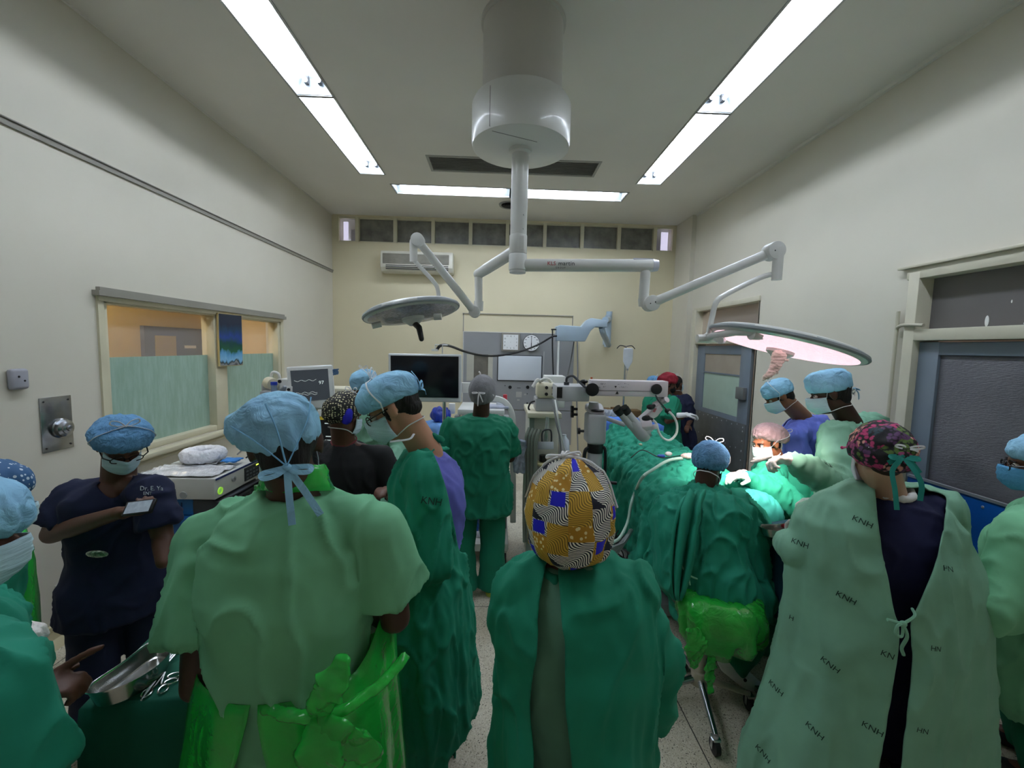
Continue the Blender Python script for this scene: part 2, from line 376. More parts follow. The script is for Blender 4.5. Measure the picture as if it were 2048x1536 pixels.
for (a, c, r1, r2) in ((2.62, 2.19, .012, .035), (2.36, 2.165, .07, .022), (2.24, 2.165, .05, .018), (2.5, 2.3, .004, .01)): g.ell((XR+.079, a, c), (.002, r1, r2))
obj('paint_flecks', g, mat('white_paint_flecks', '#dcdcd8', rough=.7, var=0), t)
g = G(); g.bb((XR+.02, y0, .02), (XR+.07, y0+.1, 2.06)); g.bb((XR+.02, y1-.16, .02), (XR+.07, y1-.02, 2.06)); g.bb((XR+.022, y0+.002, 1.97), (XR+.068, y1-.022, 2.058)); g.bb((XR+.022, y0+.002, .022), (XR+.068, y1-.022, 1.06))
d = struct('door_1', bevel(g.mesh('f'), .004), gd)
ribbed = mat('ribbed_dark_glass', '#636267', rough=.28, var=.1, bump=.4, bscale=26, stretch=(1, 1, 9))
g = G(); g.bb((XR+.04, y0+.1, 1.06), (XR+.05, y1-.16, 1.97)); obj('door_pane', g, ribbed, d)
g = G(); g.bb((XR+.005, y0+.05, .06), (XR+.02, y1-.05, 1.085)); obj('kick_panel', bevel(g.mesh('k'), .002), mat('blue_kick_panel', '#0f4f9c', rough=.3, var=.1, bump=.1, bscale=3), d)
g = G(); g.bb((XR+.0, y0+.05, 1.085), (XR+.022, y1-.05, 1.102)); obj('metal_strip', g, mat('pale_aluminium', '#b8bcc2', rough=.3, metal=.6), d)
g = G()
for i in range(11): g.ell((XR+.004, y1-.12-i*.105, 1.04), (.004, .009, .009), seg=10, rings=6)
for i in range(8): g.ell((XR+.004, y1-.08, .12+i*.13), (.004, .009, .009), seg=10, rings=6)
obj('screw_heads', g, MATS['pale_aluminium'], d)
# far door
y0, y1, z0, z1 = D2
g = G(); g.bb((XR-.03, y1-.02, 0), (XR+.16, y1+.1, z1)); g.bb((XR-.0, y0-.03, 0), (XR+.16, y0+.0, z1)); g.bb((XR-.018, y0-.018, 2.07), (XR+.158, y1+.02, 2.13)); g.bb((XR-.018, y0-.028, z1-.03), (XR+.158, y1+.098, z1+.03))
t = struct('trim_7', bevel(g.mesh('f'), .005), cr)
g = G(); g.bb((XR+.08, y0, 2.13), (XR+.085, y1, z1)); obj('transom_pane', g, mat('clear_transom', '#c8c0b8', rough=.15, alpha=.25, var=0), t)
yl = y0+.13
g = G(); g.bb((XR+.03, yl, .02), (XR+.07, yl+.22, 2.05)); g.bb((XR+.03, y1-.25, .02), (XR+.07, y1-.03, 2.05)); g.bb((XR+.032, yl+.002, 1.93), (XR+.068, y1-.032, 2.048)); g.bb((XR+.032, yl+.002, .022), (XR+.068, y1-.032, 1.14))
d = struct('door_2', bevel(g.mesh('f'), .004), gd)
g = G(); g.bb((XR+.045, yl+.22, 1.14), (XR+.055, y1-.25, 1.66)); obj('frosted_pane', g, mat('pale_green_film', '#a8bfb0', rough=.35), d)
g = G(); g.bb((XR+.045, yl+.22, 1.67), (XR+.055, y1-.25, 1.93)); obj('clear_pane', g, mat('beige_pane', '#a59a8c', rough=.2), d)
g = G(); g.bb((XR+.035, yl+.2, 1.655), (XR+.06, y1-.23, 1.675)); obj('glazing_bar', g, gd, d)
g = G(); g.bb((XR+.02, yl, .1), (XR+.03, y1-.03, 1.08)); obj('kick_plate', bevel(g.mesh('k'), .002), mat('scuffed_steel_plate', '#6f7274', rough=.45, metal=.5, var=.15, vscale=5), d)
g = G()
for zz in (1.04, .74):
    for i in range(11): g.ell((XR+.018, yl+.05+i*.125, zz+(.02 if i % 2 else 0)), (.004, .01, .01), seg=10, rings=6)
for i in range(8): g.ell((XR+.018, yl+.05, .15+i*.12), (.004, .01, .01), seg=10, rings=6)
obj('rivets', g, MATS['pale_aluminium'], d)
g = G(); g.bb((XR-.02, yl+.03, 1.38), (XR+.03, yl+.2, 1.53)); obj('lock_box', bevel(g.mesh('k'), .006), mat('lock_steel', '#8d9092', rough=.35, metal=.6), d)
# rooms beyond the right doors
bey = mat('beige_grey_paint', '#a89e94', rough=.7)
g = G(); g.bb((XR+1.7, .5, 0), (XR+1.8, YB+1.5, ZC)); g.bb((XR+.18, .5, 0), (XR+1.7, .6, ZC)); g.bb((XR+.18, YB+.2, 0), (XR+1.7, YB+.3, ZC)); struct('wall_lobby', g, bey)
g = G(); g.bb((XR+.6, 4.6, 3.2), (XR+.9, 6.2, 3.25)); tag(obj('ceiling_light', g, mat('lobby_fill', '#ffffff', emit='#fff0e6', es=4, var=0)), 'unseen light added to brighten the lobby behind the far right door', 'ceiling light')  # lamp out of view, added to light the lobby
# ------------------------------------------------------------------ fluorescent fixtures
tubem = mat('fluorescent_tube', '#ffffff', emit='#eaf2ff', es=TUBE, var=0)
refl = mat('white_reflector', '#a4abb0', rough=.35, metal=.4, var=.03)
alu = mat('aluminium_trim', '#a7a9a8', rough=.35, metal=.7)
dark = mat('black_plastic', '#17181a', rough=.4, var=0)
def fixture(x0, x1, y0, y1, label, group):
    t = thing('ceiling_light', label, 'ceiling light', ((x0+x1)/2, (y0+y1)/2, ZC), group)
    g = G(); h = .13; k = .02
    g.bb((x0, y0, ZC+h), (x1, y1, ZC+h+.01))
    if x1-x0 < y1-y0:
        g.prism([(x0, y0, ZC), (x0+.05, y0, ZC+h), (x0, y0, ZC+h)], (0, y1-y0, 0)); g.prism([(x1, y0, ZC), (x1-.05, y0, ZC+h), (x1, y0, ZC+h)], (0, y1-y0, 0))
        g.bb((x0, y0, ZC), (x1, y0+.01, ZC+h)); g.bb((x0, y1-.01, ZC), (x1, y1, ZC+h))
    else:
        g.prism([(x0, y0, ZC), (x0, y0+.05, ZC+h), (x0, y0, ZC+h)], (x1-x0, 0, 0)); g.prism([(x0, y1, ZC), (x0, y1-.05, ZC+h), (x0, y1, ZC+h)], (x1-x0, 0, 0))
        g.bb((x0, y0, ZC), (x0+.01, y1, ZC+h)); g.bb((x1-.01, y0, ZC), (x1, y1, ZC+h))
    obj('reflector', g, refl, t)
    g = G(); q = .014
    g.bb((x0-q, y0-q, ZC-.006), (x0+.004, y1+q, ZC+.02)); g.bb((x1-.004, y0-q, ZC-.006), (x1+q, y1+q, ZC+.02))
    g.bb((x0, y0-q, ZC-.006), (x1, y0+.004, ZC+.02)); g.bb((x0, y1-.004, ZC-.006), (x1, y1+q, ZC+.02)); obj('frame', g, alu, t)
    for s in (-.055, .055):
        if x1-x0 < y1-y0: a, b = ((x0+x1)/2+s, y0+.06, ZC+.088), ((x0+x1)/2+s, y1-.06, ZC+.088)
        else: a, b = (x0+.06, (y0+y1)/2+s, ZC+.088), (x1-.06, (y0+y1)/2+s, ZC+.088)
        g = G(); g.cyl(a, b, .016, seg=10); obj('tube', g, tubem, t)
        g = G(); d = (V(b)-V(a)).normalized()
        for p, e in ((V(a), -1), (V(b), 1)): g.cyl(p, p+d*e*.03, .019, seg=10); g.box(p+d*e*.03+V((0, 0, .015)), (.03, .03, .06))
        obj('lamp_holder', g, mat('grey_holder', '#4c4d50', rough=.5), t)
    return t
for i, (x0, x1, y0, y1) in enumerate(LFIX): fixture(x0, x1, y0, y1, ('recessed twin tube light in the left ceiling row, the one nearest the far wall', 'recessed twin tube light in the left ceiling row, cut by the top of the picture', 'unseen twin tube light added above the viewer, continuing the left ceiling row')[i], 'recessed tube lights')
for i, (x0, x1, y0, y1) in enumerate(RFIX): fixture(x0, x1, y0, y1, ('recessed twin tube light in the right ceiling row, the one nearest the far wall', 'recessed twin tube light in the right ceiling row, cut by the top of the picture', 'unseen twin tube light added above the viewer, continuing the right ceiling row')[i], 'recessed tube lights')
for i, (x0, x1, y0, y1) in enumerate(XFIX): fixture(x0, x1, y0, y1, ('left half of the crosswise tube light near the far wall', 'right half of the crosswise tube light near the far wall')[i], 'recessed tube lights')
x0, x1, y0, y1 = VENT
t = thing('ceiling_vent', 'long grey slotted air vent in the ceiling behind the lamp column', 'vent', ((x0+x1)/2, (y0+y1)/2, ZC))
g = G(); q = .03
for a, b in (((x0-q, y0-q), (x0, y1+q)), ((x1, y0-q), (x1+q, y1+q)), ((x0, y0-q), (x1, y0)), ((x0, y1), (x1, y1+q))): g.bb((a[0], a[1], ZC-.006), (b[0], b[1], ZC+.02))
obj('frame', g, mat('vent_frame_grey', '#9a9a94', rough=.5), t)
g = G(); g.bb((x0, y0, ZC+.06), (x1, y1, ZC+.07)); obj('backing', g, mat('vent_dark', '#454545', rough=.8), t)
g = G()
for i in range(9):
    y = y0+.02+i*.042; g.prism([(x0, y, ZC), (x0, y+.006, ZC), (x0, y+.028, ZC+.03), (x0, y+.022, ZC+.03)], (x1-x0, 0, 0))
obj('louvre', g, mat('louvre_grey', '#9b9c98', rough=.5), t)
p = atz(1012, 409, ZC); p.x = .12
t = thing('ceiling_vent', 'small round air vent in the ceiling, half hidden by the lamp pole', 'vent', p)
g = G(); g.lathe([(.13, 0), (.17, 0), (.16, -.02), (.13, -.01), (.13, 0)], p, seg=36); obj('frame', g, MATS['vent_frame_grey'], t)
g = G()
for r in (.03, .06, .09, .12): g.lathe([(r, -.002), (r+.012, -.016), (r+.014, -.014), (r+.004, 0), (r, -.002)], p, seg=30)
g.cyl(p-V((0, 0, .002)), p, .13); obj('cone_rings', g, MATS['vent_dark'], t)
# ------------------------------------------------------------------ ceiling mounted surgical light
wht = mat('lamp_white_enamel', '#d6d6d2', rough=.32, var=.03, coat=.2)
wcool = mat('lamp_cool_grey', '#8f9699', rough=.35, var=.03)
LY = 2.95
ax = at(1041, 300, LY).x
t = thing('surgical_light', 'ceiling mounted white surgical light with two jointed arms and two disc heads', 'surgical light', (ax, LY, ZC))
def AX(z): return V((ax, LY, z))
zc0 = at(1041, 300, LY).z; zct = at(1041, 205, LY).z
g = G(); g.lathe([(.26, ZC-.01), (.26, zct-.05), (.25, zct-.06)], (ax, LY, 0), seg=48); g.lathe([(.275, ZC), (.275, ZC-.02), (.26, ZC-.025)], (ax, LY, 0), seg=48)
obj('ceiling_column', g, mat('column_grey', '#c2bfb8', rough=.4, var=.03), t)
g = G(); g.lathe([(.27, zct), (.31, zct-.012), (.325, zct-.04), (.325, zc0+.03), (.32, zc0+.008), (.305, zc0), (.05, zc0)], (ax, LY, 0), seg=56)
cv = obj('collar', g, wht, t)
g = G(); g.tube([(ax+.325*cos(radians(232)), LY+.325*sin(radians(232)), zct-.05), (ax+.3255*cos(radians(232)), LY+.3255*sin(radians(232)), zc0+.02), (ax+.3*cos(radians(232)), LY+.3*sin(radians(232)), zc0-.0005), (ax+.1, LY-.12, zc0-.0005)], .0014, 6)
obj('cover_seam', g, dark, cv)
zp = at(1033, 546, LY).z; zj1 = at(1035, 470, LY).z; zj2 = at(1034, 508, LY).z
g = G(); g.lathe([(.075, zc0), (.075, zc0-.02), (.057, zc0-.03), (.056, zj1)], (ax, LY, 0), seg=32)
g.ell(AX(zj1+.12)+V((.03, -.047, 0)), (.006,)*3); g.ell(AX(zj1+.03)+V((.03, -.047, 0)), (.006,)*3); obj('pole', g, wht, t)
g = G(); g.lathe([(.058, zj1-.002), (.06, zj1-.008), (.06, zj2+.003), (.058, zj2)], (ax, LY, 0), seg=32); rj = obj('upper_joint', g, wht, t)
g = G(); g.box(AX((zj1+zj2)/2)+V((.02, -.056, 0)), (.035, .008, .09)); obj('cover_plate', bevel(g.mesh('b'), .004), wht, rj)
g = G(); g.lathe([(.058, zj2-.002), (.061, zj2-.01), (.061, zp+.02), (.055, zp+.015), (.055, zp), (.02, zp-.004)], (ax, LY, 0), seg=32); obj('lower_joint', g, wht, t)
# right arm (horizontal, then down, then sprung arm up, then curved bar, lamp head)
a0 = AX(at(1050, 531, LY).z); a1 = at(1312, 531, LY-.05)
g = G(); g.tube([a0, a0+(a1-a0)*.8], .042, 24); arm = obj('extension_arm', g, wht, t)
g = G(); e0 = a0+(a1-a0)*.8; g.tube([e0, a1-(a1-a0)*.02], [.042, .042], 24)
g.tube([a1-(a1-a0)*.02, a1], [.042, .036], 24); obj('arm_end', g, wht, arm)
g = G(); ee = a0+(a1-a0)*.97; g.tube([ee, a1+V((.012, 0, 0))], [.0435, .037], 24); g.box(a0+(a1-a0)*.9+V((0, 0, .033)), (.13, .05, .02)); obj('clear_end_cap', g, mat('clear_lilac_plastic', '#d9dbe8', rough=.1, alpha=.75, var=0), arm)
Y1 = LY-.05
mcol = [mat('print_dark', '#2b2b2f', rough=.6, var=0), mat('print_red', '#b3263a', rough=.6, var=0)]
rr = (a1-a0).normalized()
text('KLS', .036, a0+rr*.225+V((0, -.0425, .004)), rr, (0, 0, 1), mcol[1], arm)
text('martin', .04, a0+rr*.325+V((0, -.0425, .004)), rr, (0, 0, 1), mcol[0], arm, space=1.05)
text('GROUP', .016, a0+rr*.285+V((0, -.043, -.024)), rr, (0, 0, 1), mcol[0], arm, space=1.4)
d0 = at(1289, 548, Y1); d1 = at(1287, 598, Y1); d0 = V((d1.x+.004, Y1, d0.z))
g = G(); g.limb([d0, d1], [.034, .034], 20); g.cyl(d1+V((0, 0, -.0)), d1+V((0, 0, -.05)), .037, .03); obj('drop_link', g, wht, arm)
k0 = at(1301, 607, Y1-.03); k1 = at(1546, 503, Y1-.35)
g = G(); dd = (k1-k0); n = V((0, 1, 0))
g.tube([k0, k0+dd*.12, k0+dd*.5, k0+dd*.88, k1], [.04, .034, .032, .032, .036], 20, flat=.8); obj('spring_arm', g, wht, arm)
for k in (k0, k1): g = G(); g.cyl(k+V((0, -.045, 0)), k+V((0, .04, 0)), .052, seg=32); obj('pivot_disc', bevel(g.mesh('p'), .004), wht, arm)
g = G()
for k in (k0, k1):
    g.ell(k+V((.018, -.046, .006)), (.005, .002, .005)); g.ell(k+V((-.016, -.046, -.004)), (.004, .002, .004))
obj('screws', g, mcol[0], arm)
m0 = at(1556, 515, Y1-.37); m1 = at(1553, 560, Y1-.37)
g = G(); g.cyl(m0+V((0, 0, .05)), m1, .03, .028); g.ell(m0+V((0, 0, .05)), (.03,)*3); obj('swivel', g, wht, arm)
R1 = at(1415, 676, 2.42)
g = G(); g.tube(bez([m1+V((0, 0, .035)), at(1530, 552, 2.56), at(1495, 567, 2.52), at(1450, 590, 2.48), at(1432, 605, 2.46), at(1423, 640, 2.45), R1], 6), .0155, 12); obj('curved_bar', g, wht, arm)
# lamp head: a big disc seen edge-on from a little below
def head(c, ax_, up_, r, lit, name, arm, hk):
    """c centre; ax_ long direction in the picture; up_ the lamp's back direction"""
    n = V(up_).normalized(); a = V(ax_); a = (a-n*a.dot(n)).normalized(); b = n.cross(a); M = MX((a, b, n)).transposed()
    g = G(); g.lathe([(r*.94, -.012), (r, .0), (r*.99, .018), (r*.9, .035), (r*.5, .05), (.01, .055)], c, M, seg=64); h = obj('lamp_head', g, wht, arm)
    g = G(); g.lathe([(r*1.0, -.004), (r*1.012, .004), (r*1.0, .016), (r*.95, .026), (r*.94, .02), (r*.985, .01), (r*1.0, -.004)], c, M, seg=64); obj('grey_rim', g, wcool, h)
    g = G(); g.lathe([(.03, -.03), (r*.55, -.024), (r*.85, -.015), (r*.93, -.011), (r*.93, -.006), (.03, -.01)], c, M, seg=64); obj('lens', g, lit, h)
    for k in range(3):
        th = 2*pi*k/3+.5; g = G()
        g.tube([c+M @ V((r*.97*cos(th+s), r*.97*sin(th+s), -.0)) + n*(.012) for s in (-.35, -.2, 0, .2, .35)], .012, 8)
        obj('grip_rail', g, wht, h)
    g = G(); g.lathe([(.07, -.028), (.068, -.045), (.045, -.06), (.03, -.075), (.01, -.076)], c, M, seg=28); hb = obj('centre_hub', g, wht, h)
    return h, hb, M, n
lens_off = mat('unlit_lens', '#a9a2ad', rough=.15, coat=.5, bump=.9, bscale=55, var=.3, vscale=60)
lens_on = mat('lit_lens', '#ffffff', rough=.3, emit='#ffc9d8', es=.85, var=0, bump=.8, bscale=60)
c2 = at(1562, 698, 2.3)
up2 = V((.25, -.02, .97)).normalized()      # lit head: tilted so that its underside shows to the viewer
rp = at(1712, 728, 2.3)-at(1410, 660, 2.3)
h2, hb2, M2, n2 = head(c2+up2*.02, V((.83, -.56, -.22)), up2, .385, lens_on, 'lamp_head', arm, 0)
ld = bpy.data.lights.new('surgical_spot', 'SPOT'); ld.energy = 260; ld.spot_size = radians(56); ld.spot_blend = .7; ld.color = (1, .86, .82); ld.shadow_soft_size = .22
lo_ = bpy.data.objects.new('surgical_spot', ld); scn.collection.objects.link(lo_)
lo_.location = c2 - up2*.06; tgt = V((1.72, 2.85, 1.05)); lo_.rotation_euler = (tgt-lo_.location).to_track_quat('-Z', 'Y').to_euler()
g = G(); b0 = c2+up2*.06+(rp.normalized()*-.12); g.tube([R1, R1+V((0, -.02, 0)), at(1425, 672, 2.38), at(1470, 664, 2.2), at(1508, 664, 2.12)], .02, 12); g.ell(R1, (.03,)*3); g.cyl(R1+V((-.06, 0, -.005)), R1+V((.06, .0, 0)), .024)
e = at(1508, 664, 2.12); g.cyl(e+V((-.015, -.0, 0)), e+V((.03, 0, 0)), .04); g.cyl(e, c2+up2*.06, .03, .03); obj('yoke', g, wht, arm)
g = G(); g.tube([at(1432, 677, 2.36), at(1445, 681, 2.3), at(1440, 681, 2.2)], .018, 12); obj('yoke_stub', g, wht, arm)
hh = at(1562, 722, 2.28)
rub = mat('latex_glove_cream', '#e8dcd0', rough=.5, bump=.5, bscale=30, var=.05)
g = G(); g.limb([c2-up2*.05, at(1556, 716, 2.26), at(1552, 735, 2.25), at(1544, 745, 2.25)], [.03, .022, .017, .014]); obj('handle', organic(g, 'h', .004), mat('handle_white', '#ded6d0', rough=.4), h2)
g = G(); g.limb([at(1558, 712, 2.255), at(1553, 728, 2.25), at(1545, 742, 2.25), at(1535, 752, 2.25)], [.034, .026, .02, .016])
g.limb([at(1545, 742, 2.25), at(1553, 746, 2.25)], [.012, .008]); g.limb([at(1536, 750, 2.25), at(1527, 757, 2.25)], [.014, .009]); g.limb([at(1558, 714, 2.25), at(1574, 720, 2.25)], [.014, .007])
go = fold(organic(g, 'g', .004), .006, 30, (1, 1, 3)); obj('sterile_glove', go, rub, h2)
# left arm
b1 = at(957, 548, LY-.0); b0 = AX(at(1030, 498, LY).z)
b1 = at(957, 548, 3.25)
g = G(); g.tube([b0, b0+(b1-b0)*.75, b1], [.04, .04, .036], 20); g.ell(b1, (.038,)*3); arm = obj('extension_arm', g, wht, t)
u_ = (b1-b0).normalized(); text('MARTIN', .026, b0+(b1-b0)*.33+V((0, -.041, .0))+V((0, -.003, 0)), -u_, (0, 0, 1), mcol[0], arm)
q1 = at(956, 605, 3.25); q1.x = b1.x+.005
g = G(); g.limb([b1, q1], [.03, .028], 18); g.cyl(q1+V((0, 0, .01)), q1+V((0, 0, -.06)), .036, .034); obj('drop_link', g, wht, arm)
s0 = at(949, 624, 3.2); s1 = at(836, 481, 2.85)
g = G(); dd = s1-s0; g.tube([s0, s0+dd*.12, s0+dd*.5, s0+dd*.88, s1], [.034, .03, .03, .028, .03], 18, flat=.8); obj('spring_arm', g, wht, arm)
for k in (s0, s1): g = G(); g.cyl(k+V((0, -.04, 0)), k+V((0, .035, 0)), .042, seg=32); obj('pivot_disc', bevel(g.mesh('p'), .004), wht, arm)
v0 = at(826, 490, 2.85); v1 = at(827, 524, 2.85); v0.x = v1.x
g = G(); g.cyl(v0+V((0, 0, .02)), v1, .026, .024); g.ell(v0+V((0, 0, .02)), (.026,)*3); g.box((s1+v0)/2, (.05, .05, .04)); obj('swivel', g, wht, arm)
c1 = at(826, 636, 2.72); L1 = at(877, 603, 2.85)
g = G(); g.tube(bez([v1+V((0, 0, .015)), at(843, 537, 2.86), at(866, 562, 2.9), at(875, 577, 2.92), at(878, 604, 2.92), at(877, 612, 2.85)], 6), .014, 12); obj('curved_bar', g, wht, arm)
up1 = V((-.25, .50, .86)).normalized(); up1 = V((-.2, .10, .97)).normalized()
h1, hb1, M1, n1 = head(c1+up1*.03, at(918, 615, 2.72)-at(736, 642, 2.72), up1, .30, lens_off, 'lamp_head', arm, 0)
g = G(); g.cyl(at(868, 634, 2.6), at(883, 633, 2.6), .02); obj('rail_end', g, wht, arm); g = G(); g.cyl(at(744, 652, 2.6), at(762, 648, 2.62), .018); obj('rail_end', g, wht, arm); g = G(); g.tube([L1, c1+up1*.07], .02); obj('yoke', g, wht, arm)
g = G(); g.limb([c1-up1*.03, at(838, 655, 2.66), at(843, 678, 2.64)], [.02, .019, .016]); obj('handle', organic(g, 'h', .004), dark, h1)
# ------------------------------------------------------------------ left wall things
steel = mat('polished_steel', '#9b9ea2', rough=.22, metal=1, var=.1, bump=.25, bscale=5)
grey = mat('grey_painted_metal', '#9aa0a3', rough=.45, var=.05)
def wallp(px, py, d=0): p = atx(px, py, XL); return V((XL+d, p.y, p.z))
a, b = wallp(8, 738), wallp(50, 774)
g = G(); g.bb((XL, a.y, b.z-.01), (XL+.035, b.y, a.z)); me = bevel(g.mesh('b'), .02, 3)
t = thing('cover_plate', 'rounded grey cover plate on the left wall above the steel valve plate', 'wall plate', (XL, a.y, b.z)); obj('plate', me, mat('plate_grey', '#9d9ea6', rough=.5), t)
g = G(); g.ell((XL+.035, a.y+.04, a.z-.045), (.004, .006, .006)); g.ell((XL+.035, b.y-.03, b.z+.04), (.004, .006, .006)); obj('screws', g, dark, t)
a, b = wallp(76, 797), wallp(146, 893)
t = thing('valve_plate', 'polished steel plate with round knob fixed to the left wall', 'wall plate', (XL, (a.y+b.y)/2, b.z))
g = G(); g.bb((XL, a.y, b.z), (XL+.008, b.y, a.z)); obj('plate', bevel(g.mesh('b'), .002), steel, t)
c = wallp(118, 856); RX = MX.Rotation(radians(90), 3, 'Y')
g = G(); g.lathe([(.062, .008), (.062, .02), (.055, .024), (.052, .045), (.035, .052), (.034, .06), (.018, .064), (.017, .075), (.002, .078)], c, RX, seg=40); obj('knob', g, steel, t)
g = G()
for yy in (a.y+.02, b.y-.02):
    for zz in (a.z-.025, b.z+.025): g.ell((XL+.009, yy, zz), (.003, .006, .006))
obj('screws', g, dark, t)
# picture on the mullion
a, b = wallp(433, 623), wallp(470, 728)
t = thing('hanging_picture', 'tall waterfall picture hanging on the post of the left window', 'picture', (XL, a.y+.15, 1.66))
pw = (4.25, 4.56, 1.70, 2.22)
M = MX.Rotation(radians(-8), 3, 'Z')
g = G(); c = V((XL+.05, (pw[0]+pw[1])/2, (pw[2]+pw[3])/2)); g.box(c, (.02, pw[1]-pw[0], pw[3]-pw[2]), M); obj('panel', g, mat('picture_edge', '#b8a878', rough=.5), t)
pm = bpy.data.materials.new('waterfall_print'); pm.use_nodes = True
def pic():
    N = pm.node_tree.nodes; L = pm.node_tree.links; b = N['Principled BSDF']; b.inputs['Roughness'].default_value = .15
    tc = N.new('ShaderNodeTexCoord'); mp = N.new('ShaderNodeMapping'); mp.inputs['Scale'].default_value = (4, 10, 4); L.new(tc.outputs['Object'], mp.inputs[0])
    n = N.new('ShaderNodeTexNoise'); n.inputs['Scale'].default_value = 1.6; n.inputs['Detail'].default_value = 8; L.new(mp.outputs[0], n.inputs['Vector'])
    sx = N.new('ShaderNodeSeparateXYZ'); L.new(tc.outputs['Object'], sx.inputs[0])
    mr = N.new('ShaderNodeMapRange'); mr.inputs[1].default_value = 1.70; mr.inputs[2].default_value = 2.22; L.new(sx.outputs[2], mr.inputs[0])
    ad = N.new('ShaderNodeMath'); ad.operation = 'MULTIPLY_ADD'; ad.inputs[1].default_value = .35; L.new(n.outputs[0], ad.inputs[0]); L.new(mr.outputs[0], ad.inputs[2])
    r = N.new('ShaderNodeValToRGB'); e = r.color_ramp.elements; e[0].position = .12; e[0].color = lin('#3a3a38'); e[1].position = 1.0; e[1].color = lin('#12233c')
    for p, c in ((.2, '#8d8f8c'), (.25, '#2d3a34'), (.3, '#7fb4d6'), (.4, '#5d9cc8'), (.47, '#1f5a3a'), (.6, '#1d4a44'), (.72, '#1f3f8a'), (.86, '#173a5a')):
        x = e.new(p); x.color = lin(c)
    L.new(ad.outputs[0], r.inputs[0]); L.new(r.outputs[0], b.inputs['Base Color'])
pic()
g = G(); g.box(c+M @ V((.0115, 0, 0)), (.002, pw[1]-pw[0]-.012, pw[3]-pw[2]-.012), M); obj('print', g, pm, t)
g = G(); g.box(c+V((-.03, 0, pw[3]-c.z-.03)), (.04, .02, .02)); obj('hook', g, alu, t)
# roll of tape on the sill
p = atx(458, 848, XL+.03)
g = G(); RY = MX.Rotation(radians(75), 3, 'Y'); c = V((XL+.04, p.y, WL[2]-.01+.047))
g.lathe([(.02, -.012), (.045, -.012), (.045, .012), (.02, .012), (.02, -.012)], c, RY, seg=28)
solo('tape_roll', g, mat('lilac_white_tape', '#cfc6dc', rough=.6, var=.35, vscale=40), 'small white and lilac tape roll on the left window sill', 'tape roll')
# socket box low on the left wall
g = G(); a, b = wallp(108, 1172), wallp(140, 1212)
g.bb((XL, a.y, a.z-.02), (XL+.02, a.y+.28, a.z)); g.bb((XL, a.y, b.z-.02), (XL+.03, a.y+.28, b.z)); g.bb((XL, a.y+.07, b.z), (XL+.03, a.y+.16, a.z-.02))
solo('wall_socket', bevel(g.mesh('s'), .003), mat('socket_white', '#c9c7c0', rough=.4), 'white socket rail low on the left wall behind the woman in navy', 'socket')
# pipe on the right wall by the near door
g = G(); p = [V((XR-.025, 3.12, .0)), V((XR-.025, 3.12, 2.12)), V((XR-.03, 3.11, 2.165)), V((XR-.04, 3.05, 2.185)), V((XR-.045, 2.9, 2.175))]
g.tube(bez(p, 6), .012, 10)
solo('conduit', g, mat('conduit_cream', '#bdb8a4', rough=.4), 'thin cream pipe running up the wall beside the near right door', 'pipe')
# ------------------------------------------------------------------ back wall things
def bw(px, py, d=0): p = at(px, py, YB); return V((p.x, YB-d, p.z))
t = thing('air_conditioner', 'white split air conditioner high on the far wall', 'air conditioner', bw(838, 548))
a, b = V((-1.935, YB, 3.46)), V((-.775, YB, 3.12))
g = G(); g.loft([[V((x, YB-.0, b.z)), V((x, YB-.16, b.z+.01)), V((x, YB-.21, b.z+.08)), V((x, YB-.2, a.z-.05)), V((x, YB-.17, a.z)), V((x, YB, a.z))] for x in (a.x, b.x)]); obj('casing', bevel(g.mesh('c'), .015, 3), mat('ac_cream', '#d9d6c8', rough=.4), t)
g = G(); g.bb((a.x+.04, YB-.215, b.z+.13), (b.x-.06, YB-.2, a.z-.05)); obj('intake_grille', bevel(g.mesh('c'), .01), mat('ac_grille', '#a5a296', rough=.5, bump=1, bscale=8, stretch=(1, 1, 30), var=.2), t)
g = G()
for z in (.045, .075, .1): g.bb((a.x+.09, YB-.212, b.z+z), (b.x-.07, YB-.196, b.z+z+.012))
obj('outlet_slats', g, mat('ac_slot', '#39383a', rough=.6), t)
t = thing('service_panel', 'grey metal service panel with sockets on the far wall', 'wall panel', (.33, YB, .2))
pan = mat('brushed_panel', '#9a9c9e', rough=.42, metal=.35, var=.06, vscale=1.5, bump=.06, bscale=10)
bx0, bx1, bz1 = -.6, 1.27, 2.2
rc = (bw(934, 708), bw(985, 762)); xr = (bw(995, 709), bw(1083, 763)); zl = bw(1000, 818).z
g = G(); me = slab('y', YB-.035, YB, (bx0, bx1), (zl, bz1), [(rc[0].x, rc[1].x, rc[1].z, rc[0].z)]); obj('upper_plate', me, pan, t)
g = G(); g.bb((bx0, YB-.03, .3), (bx1, YB, zl-.012)); obj('lower_plate', g, pan, t)
g = G(); g.bb((bx0-.01, YB-.042, bz1-.004), (bx1, YB, bz1+.008)); g.bb((bx0-.008, YB-.042, .3), (bx0+.005, YB, bz1)); g.bb((bw(1088,700).x-.006, YB-.04, zl), (bw(1088,700).x+.002, YB, bz1-.3)); obj('edge_strip', g, mat('pale_strip', '#c9cac8', rough=.4), t)
g = G(); g.bb((rc[0].x, YB-.005, rc[1].z), (rc[1].x, YB, rc[0].z)); obj('recess_back', g, mat('recess_brown_grey', '#6e6a60', rough=.6, var=.25, vscale=6), t)
g = G(); w_ = rc[1].x-rc[0].x
g.bb((rc[0].x, YB-.04, rc[1].z), (rc[0].x+w_*.27, YB-.006, rc[0].z)); obj('sliding_panel', g, mat('recess_pale', '#b4b3a6', rough=.45), t); g = G(); g.bb((rc[1].x-w_*.18, YB-.04, rc[1].z), (rc[1].x, YB-.006, rc[0].z)); obj('sliding_panel', g, mat('recess_pale', '#b4b3a6', rough=.45), t)
